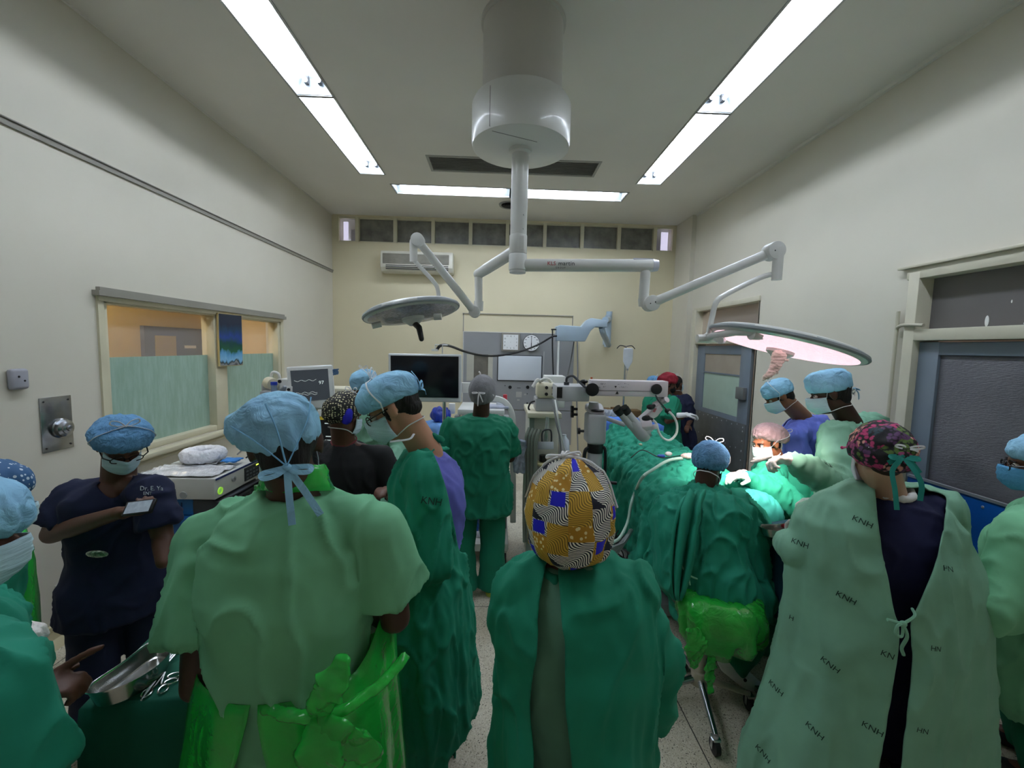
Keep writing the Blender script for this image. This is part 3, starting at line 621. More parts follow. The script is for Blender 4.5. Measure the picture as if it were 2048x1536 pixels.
g = G(); cx = rc[0].x+w_*.52; g.tube(bez([(cx, YB-.02, rc[1].z+.08), (cx, YB-.05, rc[1].z+.13), (cx-.02, YB-.06, rc[1].z+.16)], 4), .014, 10); obj('valve', g, wht, t)
g = G(); g.bb((xr[0].x, YB-.055, xr[1].z), (xr[1].x, YB-.03, xr[0].z)); obj('film_viewer', bevel(g.mesh('x'), .02, 3), mat('dark_gasket', '#3b3f44', rough=.5), t)
g = G(); g.bb((xr[0].x+.015, YB-.062, xr[1].z+.015), (xr[1].x-.015, YB-.05, xr[0].z-.015)); obj('white_screen', bevel(g.mesh('x'), .012, 3), mat('viewer_white', '#ccd3da', rough=.25, var=.02), t)
g = G()
for px, py in ((1020, 774), (1055, 774)): g.cyl(bw(px, py, .05), bw(px, py, .03), .028, seg=20)
for px, py in ((1054, 806), (1054, 787), (1010, 771)): g.cyl(bw(px, py, .045), bw(px, py, .03), .016 if py > 800 else .008, seg=16)
g.bb(bw(1034, 775, .04), bw(1041, 776, .03)); obj('sockets', g, dark, t)
g = G(); g.bb(bw(1032, 783, .04), bw(1043, 794, .03)); g.bb(bw(1034, 798, .05), bw(1039, 801, .03)); g.bb(bw(1048, 787, .04), bw(1052, 790, .03)); obj('switches', g, mat('switch_pale', '#b5b5b0', rough=.4), t)
# clocks
a, b = bw(1003, 666), bw(1039, 703); m_ = (a+b)/2
t = thing('wall_clock', 'square white clock with grey frame and no hands', 'clock', m_)
s = .15
g = G(); g.box((m_.x, YB-.06, m_.z), (.31, .05, .31)); obj('case', bevel(g.mesh('c'), .006), mat('clock_frame', '#86827a', rough=.4), t)
g = G(); g.box((m_.x, YB-.087, m_.z), (.25, .004, .25)); obj('dial', g, mat('clock_white', '#e8eaea', rough=.4, var=0), t)
for k in range(1, 13):
    th = radians(90-30*k); q = .1/max(abs(cos(th)), abs(sin(th)))*.98; q = min(q, .118)
    text(str(k), .036, (m_.x+q*cos(th), YB-.0895, m_.z+q*sin(th)), (1, 0, 0), (0, 0, 1), mcol[0], t, 'numeral')
g = G(); g.ell((m_.x, YB-.09, m_.z), (.004, .003, .004)); obj('centre_pin', g, dark, t)
m_ = bw(1062, 686)
t = thing('wall_clock', 'round white clock reading six, right of the square clock', 'clock', m_)
g = G(); g.cyl((m_.x, YB-.035, m_.z), (m_.x, YB-.085, m_.z), .14, seg=48); obj('case', bevel(g.mesh('c'), .004), mat('clock_rim', '#3c3d40', rough=.4), t)
g = G(); g.cyl((m_.x, YB-.085, m_.z), (m_.x, YB-.088, m_.z), .132, seg=48); obj('dial', g, MATS['clock_white'], t)
g = G()
for k in range(12):
    th = radians(30*k); M = MX.Rotation(-th, 3, 'Y'); g.box(V((m_.x, YB-.089, m_.z))+M @ V((.108, 0, 0)), (.026, .002, .009), MX.Rotation(0, 3, 'Y'))
obj('hour_marks', g, mcol[0], t)
g = G(); g.bb((m_.x-.004, YB-.093, m_.z), (m_.x+.004, YB-.091, m_.z+.11)); obj('minute_hand', g, dark, t)
g = G(); g.bb((m_.x-.006, YB-.092, m_.z-.07), (m_.x+.006, YB-.0905, m_.z)); obj('hour_hand', g, dark, t)
g = G(); p = bw(1068, 668); g.tube([(m_.x, YB-.05, m_.z+.14), (m_.x+.02, YB-.04, 2.21)], .003, 5); obj('cord', g, wht, t)
# wall bracket arm
blu = mat('pale_blue_enamel', '#a9bccb', rough=.35, var=.03)
p = bw(1213, 640)
t = thing('medical_boom', 'pale blue jointed equipment arm bracketed to the far wall', 'wall arm', bw(1213, 698))
g = G(); g.cyl((p.x, YB-.12, bw(1213, 632).z), (p.x, YB-.12, bw(1213, 694).z), .055, seg=20); g.bb((p.x-.05, YB-.08, bw(1213, 640).z), (p.x+.05, YB-.003, bw(1213, 690).z)); g.cyl((p.x+.02, YB-.09, bw(1213, 624).z), (p.x+.02, YB-.09, bw(1213, 640).z), .05); obj('wall_bracket', g, blu, t)
def Q(px, py): return at(px, py, 6.3)
ol = [(1113, 653), (1113, 681), (1170, 683), (1180, 664), (1190, 655), (1206, 656), (1212, 642), (1180, 636), (1172, 640), (1164, 652), (1120, 650)]
A = []
g = G()
for yy in (6.28, 6.46): A.append([at(px, py, 6.3) + V((0, yy-6.3, 0)) for px, py in [(1112, 653), (1112, 682), (1170, 683), (1181, 662), (1190, 654), (1214, 655), (1214, 641), (1182, 636), (1173, 641), (1163, 653), (1120, 650)]])
g.loft(A); obj('arm_shell', bevel(g.mesh('a'), .012, 3), blu, t)
g = G(); g.cyl(at(1212, 640, 6.35)+V((0, .05, 0)), bw(1213, 640, .14), .05, seg=16); g.tube(bez([at(1203, 655, 6.38), at(1207, 668, 6.45), bw(1213, 690, .14)], 5), .045, 10); obj('elbow_joint', g, blu, t)
# hanging cables
blk = mat('black_cable', '#1f2022', rough=.45, var=0); gryc = mat('grey_cable', '#8d9092', rough=.4, var=0); whc = mat('white_tubing', '#dfe2df', rough=.3, var=0)
g = G(); g.tube(bez([at(873, 700, 4.1), at(882, 691, 4.1), at(900, 692, 4.5), at(930, 703, 5), at(965, 711, 5.6), at(1000, 711, 6), at(1040, 703, 6.1), at(1075, 690, 6.2), at(1103, 674, 6.2), at(1113, 672, 6.25)], 6), .014, 8)
solo('cable', g, blk, 'thick black and white cable sagging from the big screen to the wall arm', 'cable')
g = G(); g.tube(bez([at(1105, 660, 6.25), at(1105, 700, 6.25), at(1107, 755, 6.2), at(1110, 790, 6.1)], 5), .011, 6); g.tube([at(1103, 659, 6.25), at(1113, 659, 6.3)], .011, 6)
solo('cable', g, blk, 'straight black cable hanging from the left end of the wall arm', 'cable')
g = G(); g.tube([at(1117, 682, 6.3), at(1115, 760, 6.2)], .016, 8); solo('hanging_rod', g, whc, 'thin white rod hanging from the pale blue wall arm', 'rod')
g = G(); g.tube(bez([at(1148, 684, 6.35), at(1142, 720, 6), at(1136, 750, 4.5), at(1133, 768, 3.5)], 6), .009, 6); solo('cable', g, blk, 'black cable slanting from the wall arm down to the microscope stand', 'cable')
g = G(); g.tube(bez([bw(1154, 683, .03), bw(1155, 760, .02), bw(1153, 800, .03), bw(1155, 900, .03)], 5), .011, 6); solo('cable', g, gryc, 'grey cable running down the edge of the service panel', 'cable')
# ================================================================== equipment
whp = mat('white_plastic', '#d8d9d6', rough=.35, var=.03); crp = mat('cream_plastic', '#d6d0b8', rough=.4, var=.04)
gyp = mat('grey_plastic', '#a3a6a8', rough=.4, var=.04); dgp = mat('dark_grey_plastic', '#3d4044', rough=.45, var=.05)
bluem = mat('blue_steel', '#155a9c', rough=.4, var=.06); scr = mat('dark_screen', '#0d0f16', rough=.12, var=0)
chrome = mat('chrome', '#c9ccd0', rough=.18, metal=1, var=0)
def caster(p, parent, r=.035, name='caster'):
    g = G(); p = V(p); g.cyl(p+V((-.012, 0, r)), p+V((.012, 0, r)), r, seg=20); c = obj(name, g, dark, parent)
    g = G(); g.box(p+V((0, 0, r*2+.005)), (.035, .04, .012)); g.box(p+V((.018, 0, r*1.4)), (.004, .02, r*1.3)); g.box(p+V((-.018, 0, r*1.4)), (.004, .02, r*1.3)); obj('fork', g, chrome, c)
# --- endoscopy trolley at the left wall
t = thing('equipment_trolley', 'low blue equipment trolley by the left wall carrying two stacked units', 'trolley', (-2.08, 3.0, 0))
X0, X1, Y0, Y1_ = -2.36, -1.8, 2.72, 3.3
g = G(); g.bb((X0, Y0, .76), (X1, Y1_, .8)); obj('top_shelf', bevel(g.mesh('s'), .008), bluem, t)
g = G(); g.bb((X0+.02, Y0+.02, .5), (X1-.02, Y1_-.02, .76)); obj('drawer_box', bevel(g.mesh('s'), .008), bluem, t)
g = G(); g.bb((X0, Y0, .12), (X1, Y1_, .16)); obj('bottom_shelf', bevel(g.mesh('s'), .008), bluem, t)
for x in (X0+.02, X1-.02):
    for y in (Y0+.02, Y1_-.02):
        g = G(); g.bb((x-.015, y-.015, .08), (x+.015, y+.015, .5)); obj('upright', g, whp, t); caster((x, y, 0), t)
t = thing('video_processor', 'blue video processor with dark grey front under the white light source', 'medical device', (-2.08, 2.98, .8))
g = G(); g.bb((-2.34, 2.77, .805), (-1.98, 3.24, .915)); obj('housing', bevel(g.mesh('b'), .006), mat('processor_blue', '#1f6aa8', rough=.4), t)
g = G(); g.bb((-1.98, 2.76, .8), (-1.8, 3.25, .9)); g.prism([(-1.98, 2.76, .9), (-1.8, 2.76, .87), (-1.8, 2.76, .9), (-1.98, 2.76, .918)], (0, .49, 0)); obj('front_case', bevel(g.mesh('b'), .008), dgp, t)
g = G()
for i in range(12): g.bb((-2.28+i*.02, 2.767, .84), (-2.272+i*.02, 2.771, .89))
obj('vent_slots', g, mat('slot_dark_blue', '#0d3a66', rough=.6, var=0), t)
RYm = MX.Rotation(radians(90), 3, 'Y')
g = G(); g.lathe([(.001, 0), (.032, 0), (.032, .004), (.001, .004)], (-1.8, 2.9, .845), RYm); g.bb((-1.8, 3.0, .83), (-1.795, 3.08, .86)); g.bb((-1.8, 3.12, .82), (-1.795, 3.2, .86)); obj('front_sockets', g, dark, t)
t = thing('light_source', 'white light source unit with a control panel, top of the stack on the blue trolley', 'medical device', (-2.08, 2.98, .92))
g = G(); g.bb((-2.34, 2.74, .92), (-1.82, 3.26, 1.06)); obj('housing', bevel(g.mesh('b'), .006), mat('device_white', '#d5d5cf', rough=.4), t)
g = G(); g.bb((-1.82, 2.75, 1.045), (-1.815, 3.25, 1.057)); obj('blue_stripe', g, mat('navy_stripe', '#22336e', rough=.4, var=0), t)
g = G(); g.bb((-1.82, 3.06, .94), (-1.814, 3.24, 1.035)); pb = obj('control_panel', g, mat('panel_dark', '#33383c', rough=.35, var=0), t)
g = G()
for i in range(4):
    for j in range(3): g.bb((-1.815, 3.075+i*.04, .95+j*.026), (-1.811, 3.1+i*.04, .962+j*.026))
obj('keys', g, mat('key_grey', '#6a7176', rough=.4, var=0), pb)
g = G(); g.bb((-1.815, 3.2, 1.02), (-1.811, 3.235, 1.028)); obj('bar_display', g, mat('yellow_led', '#cfff50', emit='#cfff50', es=1.5, var=0), pb)
g = G(); g.lathe([(.0, 0), (.018, 0), (.018, .012), (.008, .013), (.008, .004)], (-1.82, 2.93, 1.0), RYm); obj('light_port', g, gyp, t)
g = G(); g.lathe([(.017, 0), (.024, 0), (.024, .006), (.017, .006), (.017, 0)], (-1.82, 2.79, .965), RYm); obj('power_ring', g, mat('green_ring', '#c8ff70', emit='#b8ff40', es=.25, var=0), t)
g = G(); g.lathe([(.0, 0), (.024, 0), (.022, .004), (.001, .005)], (-2.02, 2.74, .95), MX.Rotation(radians(90), 3, 'X')); obj('side_disc', g, gyp, t)
# papers in clear sleeves
g = G(); random.seed(3)
def sheetpile(x0, x1, y0, y1, z, seed, amp=.012):
    g = G(); nx, ny = 26, 26; R = []
    for i in range(nx+1):
        R.append([V((x0+(x1-x0)*i/nx, y0+(y1-y0)*j/ny, z+amp*(.6+NZ.noise(V((i*.17, j*.4, seed))))) ) for j in range(ny+1)])
    g.loft(R, False, closed=False); return modmesh(g.mesh('s'), [('SOLIDIFY', dict(thickness=.004, offset=1))])
pp = mat('wrapped_paper', '#d9dade', rough=.25, var=.12, vscale=14, bump=.7, bscale=30, stretch=(3, .4, 1), coat=.4)
solo('instrument_pouch', sheetpile(-2.33, -1.84, 2.75, 3.0, 1.064, 1), pp, 'clear wrapped white pouch lying on the light source by the window', 'pouch')
solo('instrument_pouch', sheetpile(-2.30, -2.0, 3.02, 3.24, 1.066, 5), pp, 'smaller white pouch under the ring cushion on the light source', 'pouch')
c = V((-2.13, 3.1, 1.125)); g = G(); ringp = [c+V((.1*cos(a), .095*sin(a), 0)) for a in [2*pi*k/40 for k in range(40)]]
g.tube(ringp, .045, 16, closed=True); me = organic(g, 'r', .006, 2); fold(me, .007, 22, (1, 1, 1), 3)
solo('ring_cushion', me, mat('gauze_white', '#e6e7ee', rough=.9, bump=.5, bscale=50), 'white gauze ring cushion lying on top of the light source', 'cushion')
g = G(); g.bb((-1.97, 3.02, 1.09), (-1.86, 3.12, 1.1)); me = fold(organic(g, 'b', .006, 2), .006, 20)
solo('blue_pad', me, mat('bright_blue_cloth', '#3f86d0', rough=.8), 'small bright blue cloth beside the ring cushion', 'cloth')
for k, (col, lab, pts) in enumerate(((blk, 'black cable looping over the top right corner of the light source', [(-1.9, 3.22, 1.07), (-1.84, 3.3, 1.12), (-1.78, 3.32, 1.0), (-1.79, 3.28, .85), (-1.76, 3.3, .6), (-1.8, 3.36, .3)]),
                   (gryc, 'grey cable behind the light source dropping towards the wall', [(-2.0, 3.28, 1.08), (-1.93, 3.4, 1.17), (-1.8, 3.45, 1.1), (-1.74, 3.4, .8), (-1.76, 3.42, .3)]))):
    g = G(); g.tube(bez(pts, 6), .006, 6); solo('cable', g, col, lab, 'cable')
# --- anaesthesia machine with patient monitors
t = thing('anaesthesia_machine', 'cream anaesthesia machine with two screens behind the man in the green apron', 'medical device', (-1.55, 3.75, 0))
MC = V((-1.58, 3.72, 1.62)); MR = MX.Rotation(radians(24), 3, 'Z') @ MX.Rotation(radians(-6), 3, 'X')
sc0 = at(622, 775, 3.55); MC = sc0; MR = MX.Rotation(radians(12), 3, 'Z') @ MX.Rotation(radians(-3), 3, 'X') @ MX.Rotation(radians(-4), 3, 'Y')
g = G(); g.box(MC+MR @ V((0, .02, 0)), (.35, .06, .36), MR); g.loft([[MC+MR @ V((x*s, .05+d, z*s)) for x, z in ((-.17, -.17), (.17, -.17), (.17, .17), (-.17, .17))] for s, d in ((1, 0), (.8, .1), (.78, .16))])
mn = obj('monitor', bevel(g.mesh('m'), .015, 3), whp, t)
g = G(); g.box(MC+MR @ V((.0, -.012, .02)), (.285, .006, .255), MR); obj('screen', g, mat('patient_screen', '#3a4048', rough=.2, emit='#8a949c', es=.06, var=.08), mn)
wtx = mat('screen_trace', '#c8d4d0', emit='#c8d4d0', es=.5, var=0)
text('97', .04, MC+MR @ V((.085, -.0165, .035)), MR @ V((1, 0, 0)), MR @ V((0, 0, 1)), wtx, mn, 'reading')
for k, z in enumerate((-.04, -.055, .06)):
    g = G(); g.tube([MC+MR @ V((-.12+i*.012, -.0165, z+.006*sin(i*1.3+k))) for i in range(15)], .0014, 4); obj('trace', g, wtx, mn)
g = G(); g.cyl(MC+MR @ V((.15, -.01, -.145)), MC+MR @ V((.15, -.045, -.145)), .02); obj('dial', g, gyp, mn)
g = G(); g.cyl(MC+MR @ V((-.02, .05, -.18)), MC+MR @ V((-.02, .05, -.3)), .03); g.box(MC+MR @ V((0, .03, -.28)), (.2, .1, .03), MR); obj('monitor_neck', g, whp, t)
g = G(); g.box(MC+MR @ V((.05, .03, -.225)), (.27, .1, .05), MR); obj('teal_tray', bevel(g.mesh('m'), .006), mat('teal_plastic', '#2f6b72', rough=.4), t)
# second screen, lower right
M2_ = MX.Rotation(radians(-4), 3, 'Z') @ MX.Rotation(radians(-8), 3, 'X'); m2 = at(680, 866, 3.45)
g = G(); g.box(m2+M2_ @ V((0, .03, .02)), (.40, .07, .33), M2_); v2 = obj('ventilator_screen', bevel(g.mesh('m'), .012, 3), whp, t)
g = G(); g.box(m2+M2_ @ V((0, -.008, .0)), (.37, .006, .26), M2_); obj('screen', g, mat('black_glass', '#191b20', rough=.2, var=0), v2)
g = G(); g.box(m2+M2_ @ V((-.14, -.013, .115)), (.06, .004, .025), M2_); obj('yellow_sticker', g, mat('sticker_yellow', '#e8cf3a', rough=.5, var=0), v2)
for (x, z, w_) in ((-.1, .075, .05), (-.06, -.03, .1), (-.08, -.06, .07), (.06, .0, .05), (.08, .03, .04), (.05, -.045, .05), (.1, -.02, .05), (-.1, -.085, .05)):
    g = G(); g.box(m2+M2_ @ V((x, -.0125, z)), (w_, .002, .007), M2_); obj('screen_line', g, wtx, v2)
# body
bx = at(640, 900, 3.7).x
g = G(); g.bb((bx-.32, 3.66, .1), (bx+.3, 4.1, .98)); obj('cabinet', bevel(g.mesh('c'), .02, 3), crp, t)
g = G(); g.bb((bx-.34, 3.5, .98), (bx+.32, 4.12, 1.03)); obj('work_top', bevel(g.mesh('c'), .01), whp, t)
g = G(); g.bb((bx-.28, 3.85, 1.03), (bx+.3, 4.1, 1.55)); obj('rear_column', bevel(g.mesh('c'), .02), crp, t)
for sx in (-.28, .26):
    for y in (3.7, 4.05): caster((bx+sx, y, 0), t, .05)
# module rack to the left of the screen
def mp(px, py, Y=3.6): return at(px, py, Y)
g = G(); a, b = mp(552, 758), mp(590, 830); g.bb((a.x, 3.6, b.z), (b.x, 3.85, a.z)); obj('module_rack', bevel(g.mesh('m'), .01), whp, t)
g = G(); a, b = mp(523, 765), mp(556, 806); g.bb((a.x, 3.58, b.z), (b.x, 3.8, a.z)); obj('grey_module', bevel(g.mesh('m'), .02, 3), gyp, t)
g = G(); c = mp(537, 766, 3.55); g.cyl(c+V((-.03, .05, 0)), c+V((.04, 0, -.01)), .05); obj('cream_drum', bevel(g.mesh('m'), .006), crp, t)
g = G(); g.tube(bez([mp(541, 757), mp(545, 745), mp(556, 747), mp(560, 757)], 5), .012, 8); obj('lifting_handle', g, whp, t)
g = G(); a, b = mp(522, 782, 3.5), mp(541, 808, 3.5); g.bb((a.x, 3.48, b.z), (b.x, 3.58, a.z)); obj('sensor_module', bevel(g.mesh('m'), .006), gyp, t)
g = G(); c = mp(548, 770, 3.45); g.cyl(c, c+V((0, 0, -.17)), .022); obj('clear_bottle', g, mat('clear_water_trap', '#9db4d4', rough=.1, alpha=.6, var=0), t)
g = G(); g.cyl(c+V((0, 0, .025)), c, .025); obj('blue_cap', g, mat('cap_royal_blue', '#2440b0', rough=.4, var=0), t)
g = G(); a, b = mp(575, 772, 3.52), mp(587, 800, 3.52); g.bb((a.x, 3.5, b.z), (b.x, 3.6, a.z)); o_ = obj('gas_port_block', bevel(g.mesh('m'), .004), whp, t)
g = G(); c = mp(578, 779, 3.5); g.cyl(c, c+V((0, -.01, 0)), .012); c = mp(560, 763, 3.55); g.cyl(c, c+V((0, -.01, 0)), .014); c = mp(509, 804, 3.45); g.cyl(c, c+V((0, -.01, 0)), .014); obj('ports', g, dark, t)
g = G(); g.tube(bez([mp(556, 790, 3.44), mp(565, 778, 3.4), mp(570, 775, 3.4), mp(562, 798, 3.42), mp(558, 812, 3.42), mp(572, 803, 3.4)], 5), .013, 8); obj('breathing_hose', g, mat('hose_grey', '#868c96', rough=.3), t)
g = G(); a, b = mp(500, 803, 3.46), mp(560, 850, 3.46); g.bb((a.x, 3.47, b.z), (b.x, 3.8, a.z)); obj('left_shelf', bevel(g.mesh('m'), .015), whp, t)
g = G(); g.tube(bez([mp(523, 794, 3.46), mp(505, 800, 3.42), mp(498, 820, 3.42), mp(500, 850, 3.42), mp(498, 900, 3.42), mp(505, 990, 3.4), mp(500, 1060, 3.4)], 6), .006, 6); obj('hanging_lead', g, dgp, t)
g = G(); g.tube(bez([mp(500, 860, 3.46), mp(494, 890, 3.44), mp(497, 925, 3.44), mp(507, 960, 3.44), mp(505, 1000, 3.44)], 6), .005, 6); obj('hanging_lead', g, whc, t)
g = G(); c = mp(513, 905, 3.5); g.cyl(c+V((0, 0, .1)), c+V((0, 0, -.1)), .05); obj('blue_canister', bevel(g.mesh('m'), .01), bluem, t)
g = G(); c = mp(519, 960, 3.55); g.cyl(c+V((0, 0, .1)), c+V((0, 0, -.35)), .03); g.cyl(c+V((.06, 0, .05)), c+V((.06, 0, -.35)), .02); obj('gas_rod', g, whp, t)
g = G(); g.box(mp(752, 820, 4.0), (.01, .01, .01))
t_m = t
g = G(); c = mp(671, 746, 3.6); me = sheetpile(0, .05, 0, .12, 0, 3); me.transform(MX.Translation(c+V((-.03, 0, .03))) @ MX.Rotation(radians(90), 4, 'Y')); obj('blue_cap_on_screen', me, mat('cap_blue_dark', '#4a6b8e', rough=.8), t)
# --- blue draped table and suction beyond the tall man
t = thing('instrument_trolley', 'trolley under a light blue sheet below the big black screen', 'trolley', (at(898, 1000, 4.95).x, 4.95, 0))
c0 = at(898, 845, 4.95)
g = G(); g.box((c0.x, 4.95, .45), (.5, .45, .9)); obj('frame_box', bevel(g.mesh('f'), .02), whp, t)
g = G(); R = []
for i, (rx, ry, z) in enumerate(((.34, .3, .35), (.33, .29, .6), (.3, .26, c0.z-.03), (.27, .23, c0.z), (.1, .1, c0.z+.02))):
    R.append([V((c0.x+rx*cos(a)*(1+.06*sin(7*a)*(1 if i < 2 else .2)), 4.95+ry*sin(a)*(1+.06*sin(9*a)*(1 if i < 2 else .2)), z)) for a in [2*pi*k/72 for k in range(72)]])
g.loft(R); me = fold(organic(g, 's', .015, 2), .02, 7)
obj('blue_sheet', me, mat('light_blue_sheet', '#6f9fdc', rough=.7, bump=.6, bscale=14, var=.12), t)
c = at(882, 830, 4.88); g = G(); g.ell(c+V((0, 0, 0)), (.11, .09, .085)); me = fold(organic(g, 'b', .01), .03, 12)
solo('blue_bag', me, mat('dark_blue_bag', '#223a9e', rough=.35, var=.1), 'crumpled dark blue bag lying on the light blue sheet', 'bag')
c = at(905, 812, 4.95); g = G(); g.bb(c+V((-.04, -.02, -.09)), c+V((.03, .03, .03)))
solo('white_box', bevel(g.mesh('b'), .004), whp, 'small white box standing on the light blue sheet beside the dark blue bag', 'box')
# tall screen on a pole
t = thing('display_screen', 'large black flat screen with silver frame on a pole stand', 'screen', (at(886, 900, 4.1).x, 4.1, 0))
a, b = at(779, 707, 4.1), at(921, 804, 4.1); c = (at(779, 707, 4.1)+at(921, 712, 4.1)+at(923, 806, 4.1)+at(778, 797, 4.1))/4
MS = MX.Rotation(radians(-.5), 3, 'Y') @ MX.Rotation(radians(-3), 3, 'Z')
g = G(); g.box(c, (.70, .05, .46), MS); obj('bezel', bevel(g.mesh('b'), .012, 3), mat('silver_bezel', '#c2c5c6', rough=.35, metal=.2), t)
g = G(); g.box(c+MS @ V((0, -.027, .012)), (.65, .004, .395), MS); obj('screen', g, scr, t)
pz = c.z
g = G(); g.box(c+V((.02, .07, 0)), (.2, .1, .2)); obj('back_box', bevel(g.mesh('b'), .01), whp, t)
px_ = at(886, 850, 4.12).x
g = G(); g.cyl((px_, 4.2, .08), (px_, 4.2, c.z), .018); obj('pole', g, chrome, t)
g = G(); g.cyl((px_, 4.2, .05), (px_, 4.2, .09), .05); 
for k in range(5): g.tube([(px_, 4.2, .08), (px_+.26*cos(k*1.2566+.3), 4.2+.26*sin(k*1.2566+.3), .055)], .014, 8)
obj('star_base', g, chrome, t)
for k in range(5): caster((px_+.26*cos(k*1.2566+.3), 4.2+.26*sin(k*1.2566+.3), 0), t, .022)
g = G(); p = at(870, 700, 4.1); g.box(p, (.06, .05, .02)); g.tube([p+V((0, 0, .01)), p+V((0, 0, .05))], .004); g.tube([p+V((.0, 0, .05)), p+V((.12, 0, .05))], .005); g.tube([p+V((.07, 0, .05)), p+V((.07, 0, -.03))], .006); obj('cable_hook', g, whp, t)
g = G(); p = at(932, 775, 4.15); g.box(p, (.1, .05, .1)); obj('side_clamp', bevel(g.mesh('b'), .01), whp, t)
# suction lamp-like device between the two people
t = thing('suction_stand', 'small steel stand with a rounded white lamp behind the man with glasses', 'stand', (at(775, 1000, 4.3).x, 4.3, 0))
p = at(781, 884, 4.2); g = G(); g.ell(p, (.07, .06, .03), MX.Rotation(radians(-35), 3, 'Y')); obj('lamp_bowl', g, whp, t)
g = G(); g.tube([p, at(796, 878, 4.25), at(799, 1000, 4.3), V((at(799, 1000, 4.3).x, 4.3, .02))], .012); g.cyl((at(799, 1000, 4.3).x, 4.3, 0), (at(799, 1000, 4.3).x, 4.3, .03), .16); obj('stand_pole', g, chrome, t)
# --- white endoscopy tower with the arched handle
t = thing('endoscopy_tower', 'white wheeled tower with arched handle and shelves in front of the nurse in green', 'cart', (-.1, 4.05, 0))
ex0, ex1, ey0, ey1 = -.36, .06, 3.78, 4.3
def shelf(z, h, x0=ex0, x1=ex1, y0=ey0, y1=ey1, nm='shelf'): g = G(); g.bb((x0, y0, z), (x1, y1, z+h)); return obj(nm, bevel(g.mesh('s'), .008), whp, t)
shelf(.13, .07, ex0-.08, ex1+.06, ey0-.12, ey1, 'base'); shelf(.5, .04); shelf(.78, .05); shelf(1.1, .04); shelf(1.34, .05)
g = G(); g.bb((ex0+.02, ey1-.05, .2), (ex1-.02, ey1, 1.34)); obj('rear_panel', g, whp, t)
for xx in (ex1-.0, ex0-.05):
    g = G(); g.bb((xx, 3.98, .2), (xx+.05, 4.1, 1.3)); obj('side_post', bevel(g.mesh('p'), .01), gyp, t)
g = G(); g.prism([(ex1-.06, 3.84, .83), (ex1-.06, 4.2, .83), (ex1-.06, 4.2, 1.1), (ex1-.06, 3.95, 1.1)], (.02, 0, 0)); obj('side_skirt', g, whp, t)
hx = at(1026, 1000, 3.9).x; g = G()
arch = [at(968, 795, 3.9), at(990, 797, 3.9), at(1008, 803, 3.9), at(1020, 818, 3.9), at(1026, 840, 3.9), at(1026, 870, 3.9), at(1026, 950, 3.9), at(1026, 1045, 3.9)]
g.ribbon(bez(arch, 6), .055, .03, up=(0, 1, 0)); me = bevel(g.mesh('h'), .01, 3); obj('arched_handle', me, whp, t)
g = G(); g.box(at(975, 796, 3.87)+V((.02, 0, 0)), (.05, .01, .02)); obj('blue_badge', g, mat('badge_blue', '#26386e', rough=.4, var=0), t)
g = G(); g.box(at(1017, 880, 3.88), (.1, .1, .04)); g.tube(bez([at(1000, 893, 3.85), at(1012, 896, 3.82), at(1026, 888, 3.84)], 5), .02); g.tube([at(1005, 872, 3.85), at(1024, 876, 3.82)], .012); obj('scope_holder', bevel(g.mesh('p'), .005), whp, t)
for x in (ex0-.04, ex1+.03):
    for y in (ey0-.08, ey1-.05): caster((x, y, 0), t, .055)
g = G(); g.bb((ex0+.04, ey0+.05, 1.15), (ex1-.04, ey1-.08, 1.32)); solo('video_unit', bevel(g.mesh('v'), .006), whp, 'white video unit on the upper shelf of the endoscopy tower', 'medical device')
g = G(); g.bb((ex0+.03, ey0+.0, .205), (ex1+.02, ey0+.2, .235)); solo('paper_tray', bevel(g.mesh('v'), .003), mat('form_paper', '#c9ccd2', rough=.4, var=.25, vscale=40), 'printed forms lying on the base of the endoscopy tower', 'papers')
g = G(); g.ell((ex1-.03, ey0+.22, .27), (.06, .07, .05)); g.tube(bez([(ex1-.1, ey0+.25, .25), (ex1-.05, ey0+.2, .35), (ex1+.0, ey0+.25, .42), (ex1+.02, ey0+.35, .55)], 5), .012); solo('foot_pedal', organic(g, 'v', .006), dark, 'black foot pedal with its cable on the base of the endoscopy tower', 'pedal')
g = G(); g.bb((ex0+.05, ey0+.25, .245-.04), (ex1-.12, ey0+.4, .255)); solo('grey_box', bevel(g.mesh('v'), .005), gyp, 'flat grey box at the back of the tower base', 'box')
g = G(); p = at(946, 1068, 3.85); g.bb(p+V((-.05, 0, -.12)), p+V((.05, .1, .1))); solo('blue_bag', fold(organic(g, 'b', .01), .012, 12), mat('printed_blue_bag', '#2a64b4', rough=.35, var=.3, vscale=30), 'blue plastic pack seen between the legs of the nurse in green', 'bag')
# top of the tower: bottle, papers
g = G(); p = at(999, 783, 4.0); g.lathe([(.001, 0), (.028, 0), (.028, .06), (.012, .08), (.012, .095)], (p.x, 4.0, 1.391)); solo('plastic_bottle', g, mat('bottle_milky', '#dfe4e8', rough=.2, var=0), 'milky plastic bottle on top of the endoscopy tower', 'bottle')
g = G(); g.lathe([(.001, 0), (.02, 0), (.02, .11), (.001, .115)], (p.x+.055, 4.05, 1.391)); solo('plastic_bottle', g, mat('red_marker', '#c23a48', rough=.4, var=0), 'small red topped tube beside the milky bottle on the tower', 'bottle')
g = G(); g.bb((-.08, 3.86, 1.391), (.1, 4.05, 1.41)); solo('note_pad', bevel(g.mesh('n'), .003), mat('pad_blue_white', '#b9bfd2', rough=.4, var=.2, vscale=30), 'blue and white note pad on the right of the tower top', 'pad')
